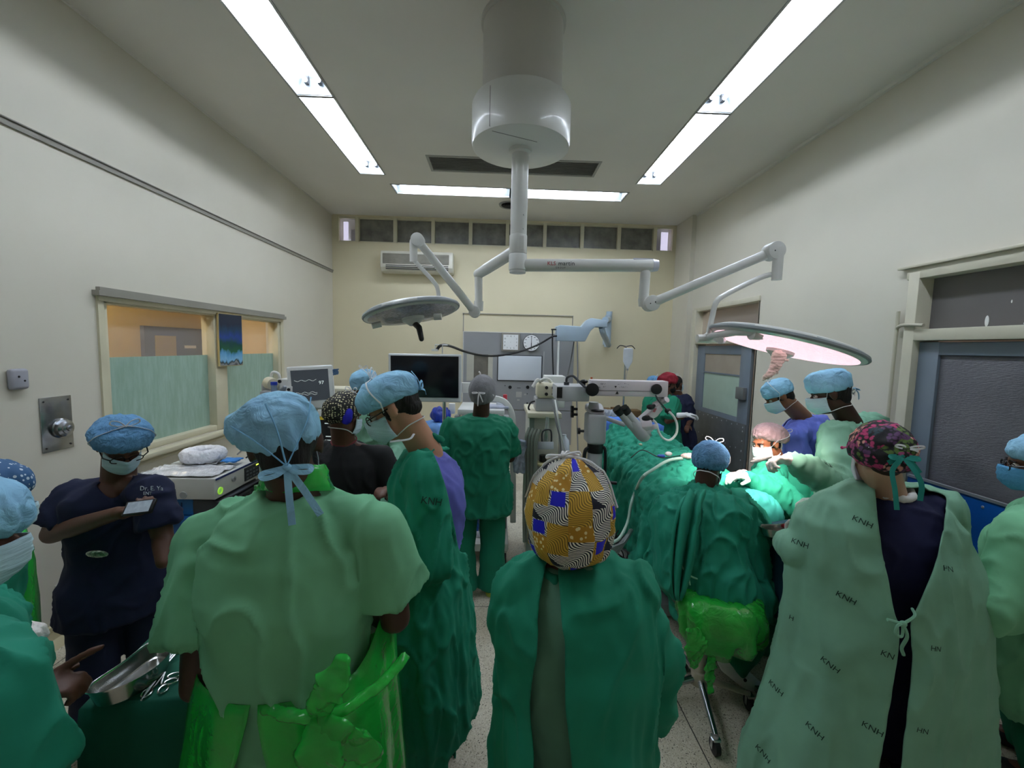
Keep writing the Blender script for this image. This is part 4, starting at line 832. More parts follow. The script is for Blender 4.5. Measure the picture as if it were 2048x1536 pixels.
# --- cream tall cabinet (anaesthetic ventilator) in the centre
t = thing('anaesthesia_cabinet', 'tall cream cabinet with devices on top, left of the microscope', 'cabinet', (.45, 3.75, 0))
a, b = at(1062, 845, 3.55), at(1116, 845, 3.55); ztop = at(1090, 826, 3.55).z; cx0, cx1 = a.x-.01, b.x+.01
g = G(); g.bb((cx0, 3.58, .12), (cx1, 4.1, ztop-.04)); cab = obj('cabinet_body', bevel(g.mesh('c'), .01), mat('cabinet_grey_cream', '#c5c4b6', rough=.45), t)
g = G(); g.bb((cx0-.02, 3.54, ztop-.045), (cx1+.02, 4.12, ztop)); obj('top_tray', bevel(g.mesh('c'), .008), crp, t)
g = G(); g.bb((cx0+.0, 3.57, .12), (cx0+.04, 3.6, ztop-.05)); obj('green_grey_edge', g, mat('edge_grey_green', '#8b9990', rough=.5), t)
g = G(); g.bb((cx1-.012, 3.6, .5), (cx1+.004, 4.08, ztop-.06)); obj('side_panel', g, mat('pale_yellow_panel', '#c9c29a', rough=.5), t)
for x in (cx0+.03, cx1-.03):
    for y in (3.62, 4.05): caster((x, y, 0), t, .05)
clr = mat('clear_glass_tube', '#cfd8d6', rough=.08, alpha=.35, var=0)
g = G(); p = at(1094, 855, 3.53); g.cyl(p+V((0, 0, .09)), p+V((0, 0, -.02)), .016); obj('flow_tube', g, clr, t)
g = G(); p = at(1092, 872, 3.52); g.cyl(p+V((0, 0, .06)), p+V((0, 0, -.06)), .022); ft = obj('flowmeter', g, clr, t)
g = G(); g.ell(p+V((0, -.005, .0)), (.012, .012, .03)); obj('green_float', g, mat('float_green', '#2d8a5a', rough=.4, var=0), ft)
g = G(); g.tube(bez([p+V((-.03, -.01, -.08)), p+V((-.035, -.02, .03)), p+V((.0, -.03, .06)), p+V((.04, -.02, .04)), p+V((.045, -.02, -.09))], 6), .007, 8); obj('hose_loop', g, dgp, t)
g = G(); p = at(1091, 891, 3.48); g.box(p, (.135, .02, .062), MX.Rotation(radians(-20), 3, 'X')); obj('label_card', bevel(g.mesh('c'), .004), mat('card_white', '#c8d0d8', rough=.3), t)
g = G(); p = at(1086, 915, 3.5); g.cyl(p+V((0, 0, .02)), p+V((0, 0, -.03)), .032); obj('black_knob', g, dark, t)
g = G(); p = at(1090, 925, 3.48); g.cyl(p, p+V((0, 0, -.018)), .08); obj('round_shelf', bevel(g.mesh('c'), .004), mat('yellowed_disc', '#cfc896', rough=.4), t)
g = G(); p = at(1090, 940, 3.48); g.cyl(p+V((0, 0, -.0)), p+V((0, 0, -.3)), .06, .07); obj('absorber_canister', g, mat('canister_dark', '#33322c', rough=.3, var=.2), t)
g = G()
for i, dx in enumerate((0, .03, .055, .08)):
    a_ = at(1052, 880, 3.5)+V((dx, -.02*i, 0)); g.tube(bez([a_+V((.03, .02, .1)), a_, a_+V((.0, 0, -.3)), a_+V((.0, 0, -.55)), V((a_.x+.01, a_.y, .3))], 5), .016, 8)
obj('hanging_hoses', g, mat('hose_grey_green', '#8c9288', rough=.4), t)
g = G(); p = at(1040, 905, 3.45); g.bb(p+V((-.05, -.01, -.17)), p+V((.045, .015, .1))); me = fold(organic(g, 'b', .007), .015, 18)
solo('plastic_bag', me, mat('clear_bag_blue', '#a7b4cc', rough=.12, alpha=.75, var=.3, vscale=30, bump=.8, bscale=40), 'crinkled clear plastic bag hanging left of the cream cabinet', 'bag')
# devices on it
g = G(); a, b = at(1072, 797, 3.6), at(1117, 832, 3.6); g.bb((a.x, 3.62, ztop+.001), (b.x, 3.85, a.z)); solo('grey_monitor_unit', bevel(g.mesh('g'), .012), gyp, 'grey device on top of the cream cabinet under the cream cylinder', 'medical device')
zz = a.z
t2 = thing('gas_module', 'cream rounded module with black dials, topmost on the cream cabinet', 'medical device', (a.x+.1, 3.7, zz))
c = at(1088, 783, 3.6); g = G(); g.bb((c.x-.06, 3.6, zz+.002), (c.x+.12, 3.78, zz+.13)); obj('case', bevel(g.mesh('c'), .03, 4), crp, t2)
g = G()
for dx in (.02, .08):
    for dz in (.04, .095): g.cyl((c.x+dx, 3.6, zz+dz), (c.x+dx, 3.585, zz+dz), .014)
obj('dials', g, dark, t2)
g = G(); g.tube(bez([(c.x-.03, 3.66, zz+.14), (c.x-.06, 3.6, zz+.16), (c.x-.1, 3.58, zz+.1)], 5), .014); g.tube(bez([(c.x-.03, 3.66, zz+.15), (c.x+.02, 3.62, zz+.17), (c.x+.07, 3.7, zz+.14)], 5), .014); obj('elbow_hose', g, whp, t2)
g = G(); a = at(1112, 770, 3.85); g.bb((a.x-.1, 3.87, ztop+.001), (a.x+.09, 4.05, a.z+.08)); solo('white_unit', bevel(g.mesh('g'), .01), whp, 'white box shaped unit at the back of the cream cabinet top', 'medical device')
for k, (m_, lab, pts) in enumerate(((whc, 'white tube looping from the module across the cream cabinet front', [(1110, 800, 3.5), (1115, 830, 3.4), (1122, 870, 3.4), (1130, 900, 3.4), (1145, 920, 3.4), (1160, 940, 3.4)]),
      (gryc, 'grey tube from the module hanging down beside the white bottle', [(1105, 798, 3.5), (1112, 840, 3.42), (1120, 880, 3.42), (1122, 940, 3.42)]), (blk, 'thin black lead curling left of the grey device', [(1072, 802, 3.7), (1062, 805, 3.7), (1057, 815, 3.7), (1060, 822, 3.7)]))):
    g = G(); g.tube(bez([at(*p) for p in pts], 6), .008, 6); solo('tubing', g, m_, lab, 'tube')
g = G(); p = at(1128, 880, 3.75); g.lathe([(.001, -.25), (.05, -.25), (.055, -.1), (.045, .0), (.02, .03), (.02, .05)], p); obj('suction_bottle', g, mat('milky_bottle', '#d3d6e2', rough=.25, alpha=.9, var=0), cab)
# --- surgical microscope
mic = mat('microscope_grey', '#b6b8bb', rough=.4, var=.03); micp = mat('microscope_pale', '#cfc8cc', rough=.4, var=.03)
MY = 3.15
t = thing('surgical_microscope', 'grey floor standing surgical microscope with long balance arm', 'microscope', (at(1187, 1000, MY).x, MY, 0))
mx = at(1186, 1000, MY).x
g = G(); g.cyl((mx, MY, .08), (mx, MY, at(1187, 880, MY).z), .056, seg=32); obj('column', g, mic, t)
z0_ = at(1187, 886, MY).z; z1_ = at(1187, 818, MY).z
g = G(); g.bb((mx-.075, MY-.07, z0_), (mx+.065, MY+.1, z1_-.03)); g.prism([(mx-.075, MY-.07, z1_-.03), (mx-.075, MY+.1, z1_+.04), (mx-.075, MY+.1, z1_-.03)], (.14, 0, 0)); obj('column_head', bevel(g.mesh('h'), .025, 4), mic, t)
g = G(); g.ell((mx, MY-.03, z1_-.005), (.05, .03, .008)); obj('top_slot', g, dark, t)
g = G(); g.cyl((mx, MY, z0_-.002), (mx, MY, z0_-.07), .06, seg=32); obj('black_collar', g, dark, t)
g = G(); g.tube(bez([(mx-.055, MY-.02, z0_-.03), (mx-.085, MY-.03, z0_-.08), (mx-.085, MY-.03, z0_-.35), (mx-.055, MY-.02, z0_-.45)], 6), .014); obj('side_grip', g, dark, t)
g = G(); g.tube(bez([(mx+.055, MY-.02, z0_-.02), (mx+.075, MY-.02, z0_-.08), (mx+.075, MY-.02, z0_-.4), (mx+.055, MY-.02, z0_-.5)], 6), .012); obj('side_grip', g, dark, t)
g = G(); z_ = at(1200, 960, MY).z; g.cyl((mx+.05, MY-.04, z_), (mx+.16, MY-.06, z_-.005), .012); obj('brake_lever', g, dark, t)
for (px, py) in ((1147, 818), (1147, 829), (1160, 862)):
    g = G(); p = at(px, py, MY-.03); g.cyl(p+V((.03, 0, 0)), p+V((-.005, 0, 0)), .01); g.cyl(p+V((.0, 0, 0)), p+V((-.02, 0, 0)), .024, seg=10); obj('knob', g, dark, t)
g = G(); p = at(1187, 810, MY); g.cyl((mx-.02, MY+.02, z1_-.02), (mx-.02, MY+.02, p.z+.02), .045, .035); obj('swivel', g, mic, t)
a, b = at(1113, 771, MY-.05), at(1176, 802, MY-.05)
g = G(); g.bb((a.x, MY-.1, b.z), (b.x, MY+.18, a.z)); bx_ = obj('control_box', bevel(g.mesh('b'), .008), mic, t)
g = G(); p0, p1 = at(1114, 774, MY-.1), at(1124, 796, MY-.1); g.bb((p0.x, MY-.106, p1.z), (p1.x, MY-.1, p0.z)); obj('dark_window', g, dark, bx_)
g = G(); g.tube(bez([at(1133, 768, MY), at(1134, 756, MY), at(1146, 752, MY-.05), at(1160, 765, MY-.1), at(1172, 775, MY-.15), at(1177, 770, MY-.12)], 6), .009); g.cyl(at(1133, 770, MY), at(1133, 764, MY), .02); obj('box_cable', g, dgp, t)
a0, a1 = at(1186, 778, MY-.12), at(1325, 780, MY-.12); az = at(1250, 761, MY-.12).z; bz = at(1250, 792, MY-.12).z
g = G(); g.bb((a0.x-.02, MY-.15, bz), (a1.x-.03, MY-.04, az)); arm_ = obj('balance_arm', bevel(g.mesh('a'), .008), micp, t)
g = G(); g.bb((a0.x-.02, MY-.153, at(1250, 781, MY-.12).z-.001), (a1.x-.03, MY-.15, at(1250, 781, MY-.12).z+.001)); obj('arm_seam', g, dgp, arm_)
for px in (1184, 1312):
    g = G(); p = at(px, 779 if px < 1200 else 778, MY-.15); g.cyl(p+V((0, .0, 0)), p+V((0, -.02, 0)), .047 if px < 1200 else .038, seg=36); obj('pivot_cover', bevel(g.mesh('p'), .004), dark, arm_)
g = G(); p = at(1231, 774, MY-.15); g.prism([p+V((-.008, -.004, .008)), p+V((.008, -.004, .008)), p+V((0, -.004, -.008))], (0, .003, 0)); p = at(1234, 785, MY-.15); g.prism([p+V((-.011, -.004, -.01)), p+V((.011, -.004, -.01)), p+V((0, -.004, .01))], (0, .003, 0)); obj('arrow_marks', g, dark, arm_)
g = G()
random.seed(5)
for i in range(26):
    px = 1198+i*1.1 if i < 13 else 1236+(i-13)*1.7; p = at(px, 768+random.uniform(-1, 1)+(0 if random.random() < .6 else 6), MY-.15); g.box(p+V((0, -.002, 0)), (.003+.003*random.random(), .001, .002+.004*random.random()))
obj('faded_print', g, mat('faded_grey_print', '#77747c', rough=.6, var=0), arm_)
g = G(); p = at(1319, 778, MY-.1); g.bb(p+V((-.02, -.05, -.055)), p+V((.045, .06, .06))); obj('arm_end_block', bevel(g.mesh('e'), .006), micp, arm_)
g = G(); p = at(1168, 763, MY-.1); g.ell(p, (.03, .02, .015)); g.cyl(p, p+V((0, 0, -.03)), .012); obj('lock_knob', g, dark, arm_)
g = G(); p = at(1183, 757, MY); g.cyl(p+V((0, 0, -.02)), p+V((0, 0, .01)), .008); obj('orange_cap', g, mat('orange_brown', '#b0582c', rough=.5, var=0), arm_)
def mq(px, py, d=0): return at(px, py, MY-.1+d)
g = G(); g.cyl(mq(1319, 792), mq(1320, 805), .022); g.cyl(mq(1308, 812), mq(1330, 800), .027, .024); g.cyl(mq(1327, 803, -.03), mq(1334, 799, -.06), .022); hd = obj('optic_joint', g, micp, t)
g = G(); dr = (mq(1283, 842)-mq(1318, 817)); g.tube([mq(1320, 812), mq(1306, 824), mq(1281, 842)], [.036, .048, .036], 4); obj('optic_carrier', bevel(g.mesh('o'), .006), micp, t)
g = G()
for k in range(3): g.box(mq(1308+k*1.6, 820+k*.3, -.045), (.003, .002, .03), MX.Rotation(radians(25), 3, 'Y'))
obj('red_marks', g, mcol[1], hd)
g = G(); g.ell(mq(1301, 814, -.05), (.03, .02, .02)); g.cyl(mq(1301, 814, -.05), mq(1312, 810, 0), .012); obj('black_clamp', g, dark, t)
g = G(); g.ell(mq(1293, 837, -.06), (.035, .025, .022)); g.ell(mq(1301, 840, -.06), (.022, .02, .02)); g.tube([mq(1290, 833, -.08), mq(1298, 833, -.08)], .008); obj('focus_knobs', g, dark, t)
g = G(); g.ell(mq(1336, 822, -.05), (.025, .02, .02)); g.tube([mq(1330, 818, -.05), mq(1336, 828, -.05)], .007); obj('cable_clamp', g, dark, t)
g = G(); g.cyl(mq(1282, 852, -.04), mq(1304, 850, -.06), .054, .05, seg=8); g.cyl(mq(1303, 850, -.06), mq(1306, 860, -.07), .045, .038, seg=8); ob_ = obj('tilt_head', bevel(g.mesh('o'), .006), micp, t)
g = G(); g.cyl(mq(1262, 842, -.05), mq(1286, 870, -.05), .045, .05); g.ell(mq(1287, 870, -.05), (.05, .05, .05)); g.cyl(mq(1287, 867, -.05), mq(1300, 862, -.06), .038); obj('optic_body', g, mic, t)
for k, (e0, e1) in enumerate((((1242, 827), (1264, 852)), ((1255, 826), (1274, 850)))):
    g = G(); g.cyl(mq(*e0, -.08), mq(*e1, -.06), .027, .03); ep = obj('eyepiece_tube', g, mic, t)
    d_ = (mq(*e0, -.08)-mq(*e1, -.06)).normalized(); g = G(); g.cyl(mq(*e0, -.08), mq(*e0, -.08)+d_*.04, .032, .034, seg=18); g.cyl(mq(*e0, -.08)+d_*.04, mq(*e0, -.08)+d_*.055, .028, .032, seg=18); obj('eyecup', g, dark, ep)
g = G(); g.cyl(at(1202, 833, MY), at(1250, 850, MY-.02), .015, .017); g.cyl(at(1200, 832, MY), at(1208, 835, MY), .019); obj('handle_rod', g, mic, t)
g = G(); g.tube(bez([mq(1311, 790, -.08), mq(1316, 800, -.08), mq(1326, 812, -.07), mq(1336, 822, -.07)], 6), .006); obj('black_lead', g, dgp, t)
g = G(); g.tube(bez([mq(1306, 840, -.08), mq(1313, 848, -.08), mq(1318, 865, -.08), mq(1327, 877, -.08), mq(1340, 880, -.08), mq(1352, 868, -.08), mq(1354, 850, -.08), mq(1348, 834, -.08), mq(1338, 823, -.07)], 6), .0085); obj('white_light_cable', g, whc, t)
g = G()
for k in range(4): g.tube([(mx, MY, .1), (mx+.32*cos(radians(45+90*k)), MY+.32*sin(radians(45+90*k)), .08)], .035, 10)
g.cyl((mx, MY, .06), (mx, MY, .16), .09); obj('floor_base', bevel(g.mesh('f'), .006), mic, t)
for k in range(4): caster((mx+.31*cos(radians(45+90*k)), MY+.31*sin(radians(45+90*k)), 0), t, .03)
# --- drip stand and bag
t = thing('drip_stand', 'thin steel drip stand with curved hooks by the far wall', 'drip stand', (at(1247, 800, 5.6).x, 5.6, 0))
dx = at(1247, 800, 5.6).x; tz = at(1250, 693, 5.6).z
g = G(); g.cyl((dx, 5.6, .04), (dx, 5.6, tz), .012); obj('pole', g, chrome, t)
g = G()
for s in (-1, 1): g.tube(bez([(dx, 5.6, tz), (dx+s*.07, 5.6, tz+.012), (dx+s*.1, 5.6, tz-.005), (dx+s*.12, 5.6, tz-.03)], 5), .006)
obj('hooks', g, dark, t)
g = G()
for k in range(5): g.tube([(dx, 5.6, .07), (dx+.24*cos(k*1.2566), 5.6+.24*sin(k*1.2566), .045)], .012)
obj('star_base', g, chrome, t)
for k in range(5): caster((dx+.24*cos(k*1.2566), 5.6+.24*sin(k*1.2566), 0), t, .018)
p = at(1256, 713, 5.58); t = thing('drip_bag', 'clear drip bag hanging from the drip stand', 'drip bag', p-V((0, 0, .2)))
g = G(); g.loft([[p+V((.065*s*cos(a), .03*s*sin(a), z)) for a in [2*pi*k/24 for k in range(24)]] for s, z in ((.7, .11), (1, .1), (1.02, 0), (.95, -.07), (.35, -.14), (.2, -.16))]); obj('bag', g, mat('drip_plastic', '#dfe4ea', rough=.1, alpha=.75, var=.1), t)
g = G(); g.cyl(p+V((0, 0, -.16)), p+V((0, 0, -.185)), .014); g.tube(bez([p+V((0, 0, -.18)), p+V((-.02, 0, -.4)), p+V((-.04, 0, -.8)), p+V((.05, -.1, -1.0))], 6), .003, 5); obj('drip_line', g, gryc, t)
# --- side table with supplies
t = thing('side_table', 'side table with a dark red front by the far wall behind the microscope', 'table', (at(1258, 880, 6.4).x, 6.4, 0))
sx0, sx1, sy0, sy1 = at(1200, 850, 6.1).x, at(1335, 850, 6.1).x, 6.1, 6.7; sz = at(1260, 856, 6.1).z
g = G(); g.bb((sx0, sy0, sz-.03), (sx1, sy1, sz)); obj('table_top', bevel(g.mesh('t'), .006), mat('table_cream', '#c9c2a8', rough=.5), t)
g = G(); g.bb((sx0+.03, sy0+.02, .35), (sx1-.03, sy1-.03, sz-.032)); obj('red_cabinet', bevel(g.mesh('t'), .006), mat('dark_red_laminate', '#4a1f22', rough=.4), t)
for x in (sx0+.05, sx1-.05):
    for y in (sy0+.05, sy1-.05): g = G(); g.bb((x-.02, y-.02, 0), (x+.02, y+.02, .35)); obj('leg', g, whp, t)
def sbox(px0, px1, py0, col, lab, Y=6.25, d=.25, nm='supply_box', cat='box'):
    a_, b_ = at(px0, py0, Y), at(px1, py0, Y); g = G(); g.bb((a_.x, Y, sz+.001), (b_.x, Y+d, a_.z)); return solo(nm, bevel(g.mesh('b'), .006), col, lab, cat)
crdb = mat('cardboard', '#8a6a48', rough=.8, var=.1); bwh = mat('box_white', '#cfd2d4', rough=.5, var=.08, vscale=12)
sbox(1204, 1232, 843, bwh, 'white box on the left of the side table', 6.13, .2); sbox(1233, 1252, 844, bwh, 'second white box from the left on the side table', 6.14, .18)
sbox(1200, 1226, 819, crdb, 'open brown cardboard box at the back left of the side table', 6.42, .24); sbox(1229, 1258, 818, crdb, 'brown cardboard box at the back middle of the side table', 6.42, .24)
sbox(1262, 1285, 822, mat('tray_brown', '#6e5536', rough=.7), 'brown tray at the back right of the side table', 6.42, .24)
for k, (px, lab) in enumerate(((1216, 'crumpled clear wrapper at the left of the side table boxes'), (1232, 'crumpled clear wrapper in the middle of the side table boxes'), (1300, 'crumpled clear wrapper at the right end of the side table'))):
    p = at(px, 832, 6.25); g = G(); g.ell((p.x, 6.37, (sz+.17) if k < 2 else sz+.06), (.09, .04, .05)); solo('clear_wrapper', fold(organic(g, 'w', .01), .03, 16), mat('crumpled_clear', '#b9c2d2', rough=.15, alpha=.85, var=.2), lab, 'wrapper')
# ================================================================== people: helpers
def skin(name, c, **k): return mat(name, c, rough=.5, var=.05, vscale=9, sss=.05, **k)
SK = dict(dark=skin('skin_deep', '#4a2f24'), brown=skin('skin_brown', '#5f3d2e'), mid=skin('skin_mid_brown', '#8a5a40'), fair=skin('skin_fair', '#c08e72'), pale=skin('skin_pale', '#b9977c'))
hairm = mat('black_hair', '#1b1715', rough=.7, bump=.6, bscale=60, stretch=(1, 1, .2), var=.2)
def capmat(name, c, alpha=.86, bump=.9, bscale=16, **k): return mat(name, c, rough=.75, alpha=alpha, bump=bump, bscale=bscale, var=.14, vscale=14, detail=5, distort=1.2, **k)
CB = capmat('blue_cap_fabric', '#9dd4fb', .88); CB2 = capmat('blue_bouffant_net', '#78b4e6', .76, bump=1, bscale=40); CG = capmat('grey_hair_net', '#b9b9bf', .45, bscale=60); CP = capmat('pink_hair_net', '#d6b4b6', .62, bump=1, bscale=34)
maskb = mat('mask_blue', '#c6e0ec', rough=.85, bump=.35, bscale=60, stretch=(.2, .2, 3), var=.05); strap = mat('mask_tie_white', '#dfe0e2', rough=.8, var=0)
glovem = mat('latex_glove', '#e6e0da', rough=.42, bump=.5, bscale=45, var=.05, sss=.1)
eyew = mat('eye_white', '#d8d4cc', rough=.2, var=0); eyed = mat('eye_dark', '#1a0f0a', rough=.15, var=0)
GD = cloth('green_cotton_dark', '#178467'); GS = cloth('green_cotton_teal', '#1f8c72'); GL = cloth('green_cotton_light', '#80b398'); GM = cloth('green_scrub_mid', '#74b68c', bump=.3, bscale=6); GN = cloth('green_scrub_deep', '#107a5c', bump=.3, bscale=6)
NV = cloth('navy_scrub', '#1b2240', bump=.3, bscale=6); BK = cloth('black_jersey', '#111214', bump=.25, bscale=6); PB = cloth('violet_blue_scrub', '#6468ba', bump=.4, bscale=7); LB = cloth('bright_blue_scrub', '#6a78d2', bump=.35, bscale=7)
def hmat(yaw, pitch=0, roll=0): return MX.Rotation(radians(-yaw), 3, 'Z') @ MX.Rotation(radians(-pitch), 3, 'X') @ MX.Rotation(radians(roll), 3, 'Y')
def lp(H, p): return H['c'] + H['M'] @ (V(p)*H['s'])
def head_prims(g, H):
    M, s = H['M'], H['s']; e = lambda c, r: g.ell(lp(H, c), [q*s for q in r], M, 18, 12)
    e((0, -.012, .025), (.074, .092, .088)); e((0, .03, -.045), (.056, .062, .075)); e((0, .058, -.095), (.028, .025, .022))
    e((0, .072, .02), (.05, .02, .012))
    for x in (-1, 1): e((x*.036, .054, -.03), (.022, .024, .022)); e((x*.078, -.008, -.008), (.009, .02, .032)); e((x*.083, -.016, .002), (.006, .012, .022))
    g.limb([lp(H, (0, .088, .005)), lp(H, (0, .108, -.03))], [.009*s, .014*s], 10)
def hand(g, w, d, n, side=1, curl=25, s=1, point=False, spread=.004):
    """w wrist, d towards the fingers, n out of the palm, side +1/-1 where the thumb sits"""
    w, d, n = V(w), V(d).normalized(), V(n); n = (n-d*n.dot(d)).normalized(); c = d.cross(n)*side
    pal = w+d*.048*s
    g.limb([w, w+d*.03*s], [.027*s, .03*s], 12)
    for k in (-.026, -.009, .009, .026): g.limb([w+d*.02*s+c*k*.7*s, w+d*.088*s+c*k*s], [.013*s, .0125*s], 10)
    L = [(.041, .026, .021), (.046, .03, .022), (.042, .028, .021), (.033, .021, .018)]
    for i, off in enumerate((.028, .0095, -.0095, -.027)):
        b = w+d*.088*s+c*off*s*1.02; a = radians(curl*(1+.15*i)) if not (point and i == 0) else radians(5); pts = [b]; r = [.0105*s]
        if point and i: a = radians(62)
        dd = (d + c*(off*spread*60)).normalized(); th = a*.7
        for k, l in enumerate(L[i]):
            v = dd*cos(th)+n*sin(th); pts.append(pts[-1]+v*l*s); r.append((.0098-.0008*k)*s); th += a
        g.limb(pts, r, 10)
    t0 = w+d*.022*s+c*.02*s; v1 = (d*.65+c*.62+n*.35).normalized(); v2 = (d*.85+c*.2+n*.42).normalized()
    g.limb([t0, t0+v1*.04*s, t0+v1*.04*s+v2*.03*s, t0+v1*.04*s+v2*.052*s], [.015*s, .0125*s, .011*s, .0095*s], 10)
PROF = [(-.06, .13, .095), (0, .172, .118), (.12, .172, .118), (.3, .148, .108), (.5, .152, .112), (.7, .17, .118), (.84, .172, .11), (.93, .135, .085), (1.0, .07, .066)]
def torso(g, S, infl=0, t0=-.06, t1=1, wk=1, seg=28, bell=0):
    a = S['neck']-S['pel']; az = a.normalized(); rt = S['rt']; rt = (rt-az*rt.dot(az)).normalized(); fw = az.cross(rt)*1.0
    hunch = S.get('hunch', .03); rings = []
    for (t, w, d) in PROF:
        if t < t0-1e-6 or t > t1+1e-6: continue
        off = -fw*hunch*sin(max(0, min(1, t))*pi); c = S['pel']+a*t+off
        k = bell*(1-max(0, t)); W_, D_ = w*S['wk']*wk+infl+k, d*S['dk']*wk+infl+k*.8
        if t > .97: W_, D_ = .064+infl*.7, .06+infl*.7
        rings.append([c + rt*W_*(abs(cos(q))**.85)*(1 if cos(q) >= 0 else -1) + fw*D_*(abs(sin(q))**.9)*(1 if sin(q) >= 0 else -1) for q in [2*pi*k_/seg for k_ in range(seg)]])
    g.loft(rings)
def skel(pel, neck, head, yaw, hy=None, hp=0, hr=0, sh=None, L=None, R=None, legs=None, wk=1, dk=1, hs=1.0, hunch=.03, h=None):
    """world points; L and R arms as (shoulder, elbow, wrist)"""
    rt = V((cos(radians(yaw)), -sin(radians(yaw)), 0)); fw = V((sin(radians(yaw)), cos(radians(yaw)), 0))
    S = dict(pel=V(pel), neck=V(neck), rt=rt, fw=fw, wk=wk, dk=dk, hunch=hunch, H=dict(c=V(head), M=hmat(yaw if hy is None else hy, hp, hr), s=hs))
    sw = (.175*wk if sh is None else sh); a = (S['neck']-S['pel']).normalized(); base = S['neck']-a*.075
    S['L'] = [V(p) if p is not None else None for p in L] if L else [base-rt*sw, base-rt*(sw+.05)-a*.3, base-rt*(sw+.05)-a*.5+fw*.15]
    S['R'] = [V(p) if p is not None else None for p in R] if R else [base+rt*sw, base+rt*(sw+.05)-a*.3, base+rt*(sw+.05)-a*.5+fw*.15]
    if S['L'][0] is None: S['L'][0] = base-rt*sw
    if S['R'][0] is None: S['R'][0] = base+rt*sw
    if legs: S['legs'] = [[V(p) for p in q] for q in legs]
    else:
        S['legs'] = []
        for s_ in (-1, 1):
            hip = S['pel']+rt*s_*.085*wk-V((0, 0, .03)); S['legs'].append([hip, V((hip.x+rt.x*s_*.015+fw.x*.02, hip.y+rt.y*s_*.015+fw.y*.02, hip.z*.53)), V((hip.x+rt.x*s_*.03, hip.y+rt.y*s_*.03, .085))])
    return S
def body(S, m, parent, hands='LR', vox=.009, **hk):
    g = G(); torso(g, S); head_prims(g, S['H']); M = S['H']['M']
    g.limb([lp(S['H'], (0, -.02, -.05)), S['neck'], S['neck']-(S['neck']-S['pel']).normalized()*.06], [.06, .066, .08], 16)
    for k, q in (('L', S['L']), ('R', S['R'])):
        g.limb([S['neck']-(S['neck']-S['pel']).normalized()*.03, q[0]], [.052, .056], 14)
        g.limb([q[0], q[0]*.5+q[1]*.5, q[1]], [.056, .05, .041], 14); g.limb([q[1], q[1]*.7+q[2]*.3, q[2]], [.042, .041, .027], 14)
        if k in hands:
            o = hk.get(k, {}); d = o.get('d', (q[2]-q[1])); hand(g, q[2], d, o.get('n', (0, 0, -1)), o.get('side', 1), o.get('curl', 25), o.get('s', 1), o.get('point', False))
    for q in S['legs']:
        g.limb([q[0], q[1]], [.085, .058], 14); g.limb([q[1], q[1]*.7+q[2]*.3, q[2]], [.056, .054, .04], 14)
        f = q[3]-q[2] if len(q) > 3 else S['fw']*.15-V((0, 0, .045)); g.limb([q[2], q[2]+f], [.04, .03], 10)
    o = obj('body', organic(g, 'body', vox, 4, .5), m, parent); return o
def eyes(S, parent, shade=eyed, white=eyew):
    H = S['H']
    for x in (-1, 1):
        g = G(); g.ell(lp(H, (x*.03, .077, .0)), [.0125*H['s']]*3, H['M'], 12, 8); e = obj('eye', g, white, parent)
        g = G(); g.ell(lp(H, (x*.03+.001, .0875, -.001)), [.0055*H['s'], .003*H['s'], .0055*H['s']], H['M'], 12, 6); obj('iris', g, shade, e)
        g = G(); g.tube([lp(H, (x*.012, .091, .017)), lp(H, (x*.03, .0915, .023)), lp(H, (x*.05, .079, .018))], .0028*H['s'], 6); obj('eyebrow', g, hairm, parent)
        g = G(); g.tube([lp(H, (x*.017, .086, .004)), lp(H, (x*.03, .09, .0095)), lp(H, (x*.044, .082, .004))], .0019*H['s'], 6); obj('eyelid', g, shade, parent)
def hair(S, parent, m=hairm, k=1.05, back=0):
    H = S['H']; g = G(); g.ell(lp(H, (0, -.018, .028)), [.076*k*H['s'], .091*k*H['s'], .088*k*H['s']], H['M'], 20, 14)
    g.ell(lp(H, (0, -.05, -.025)), [.06*H['s'], .05*H['s'], .06*H['s']], H['M'], 16, 10); me = organic(g, 'hair', .008)
    H_ = H['M'].inverted(); b = bmesh.new(); b.from_mesh(me)
    bmesh.ops.delete(b, geom=[f for f in b.faces if (lambda q: q.y > .03 and q.z < .058*H['s'])(H_ @ (f.calc_center_median()-H['c']))], context='FACES'); b.to_mesh(me); b.free()
    return obj('hair', me, m, parent)
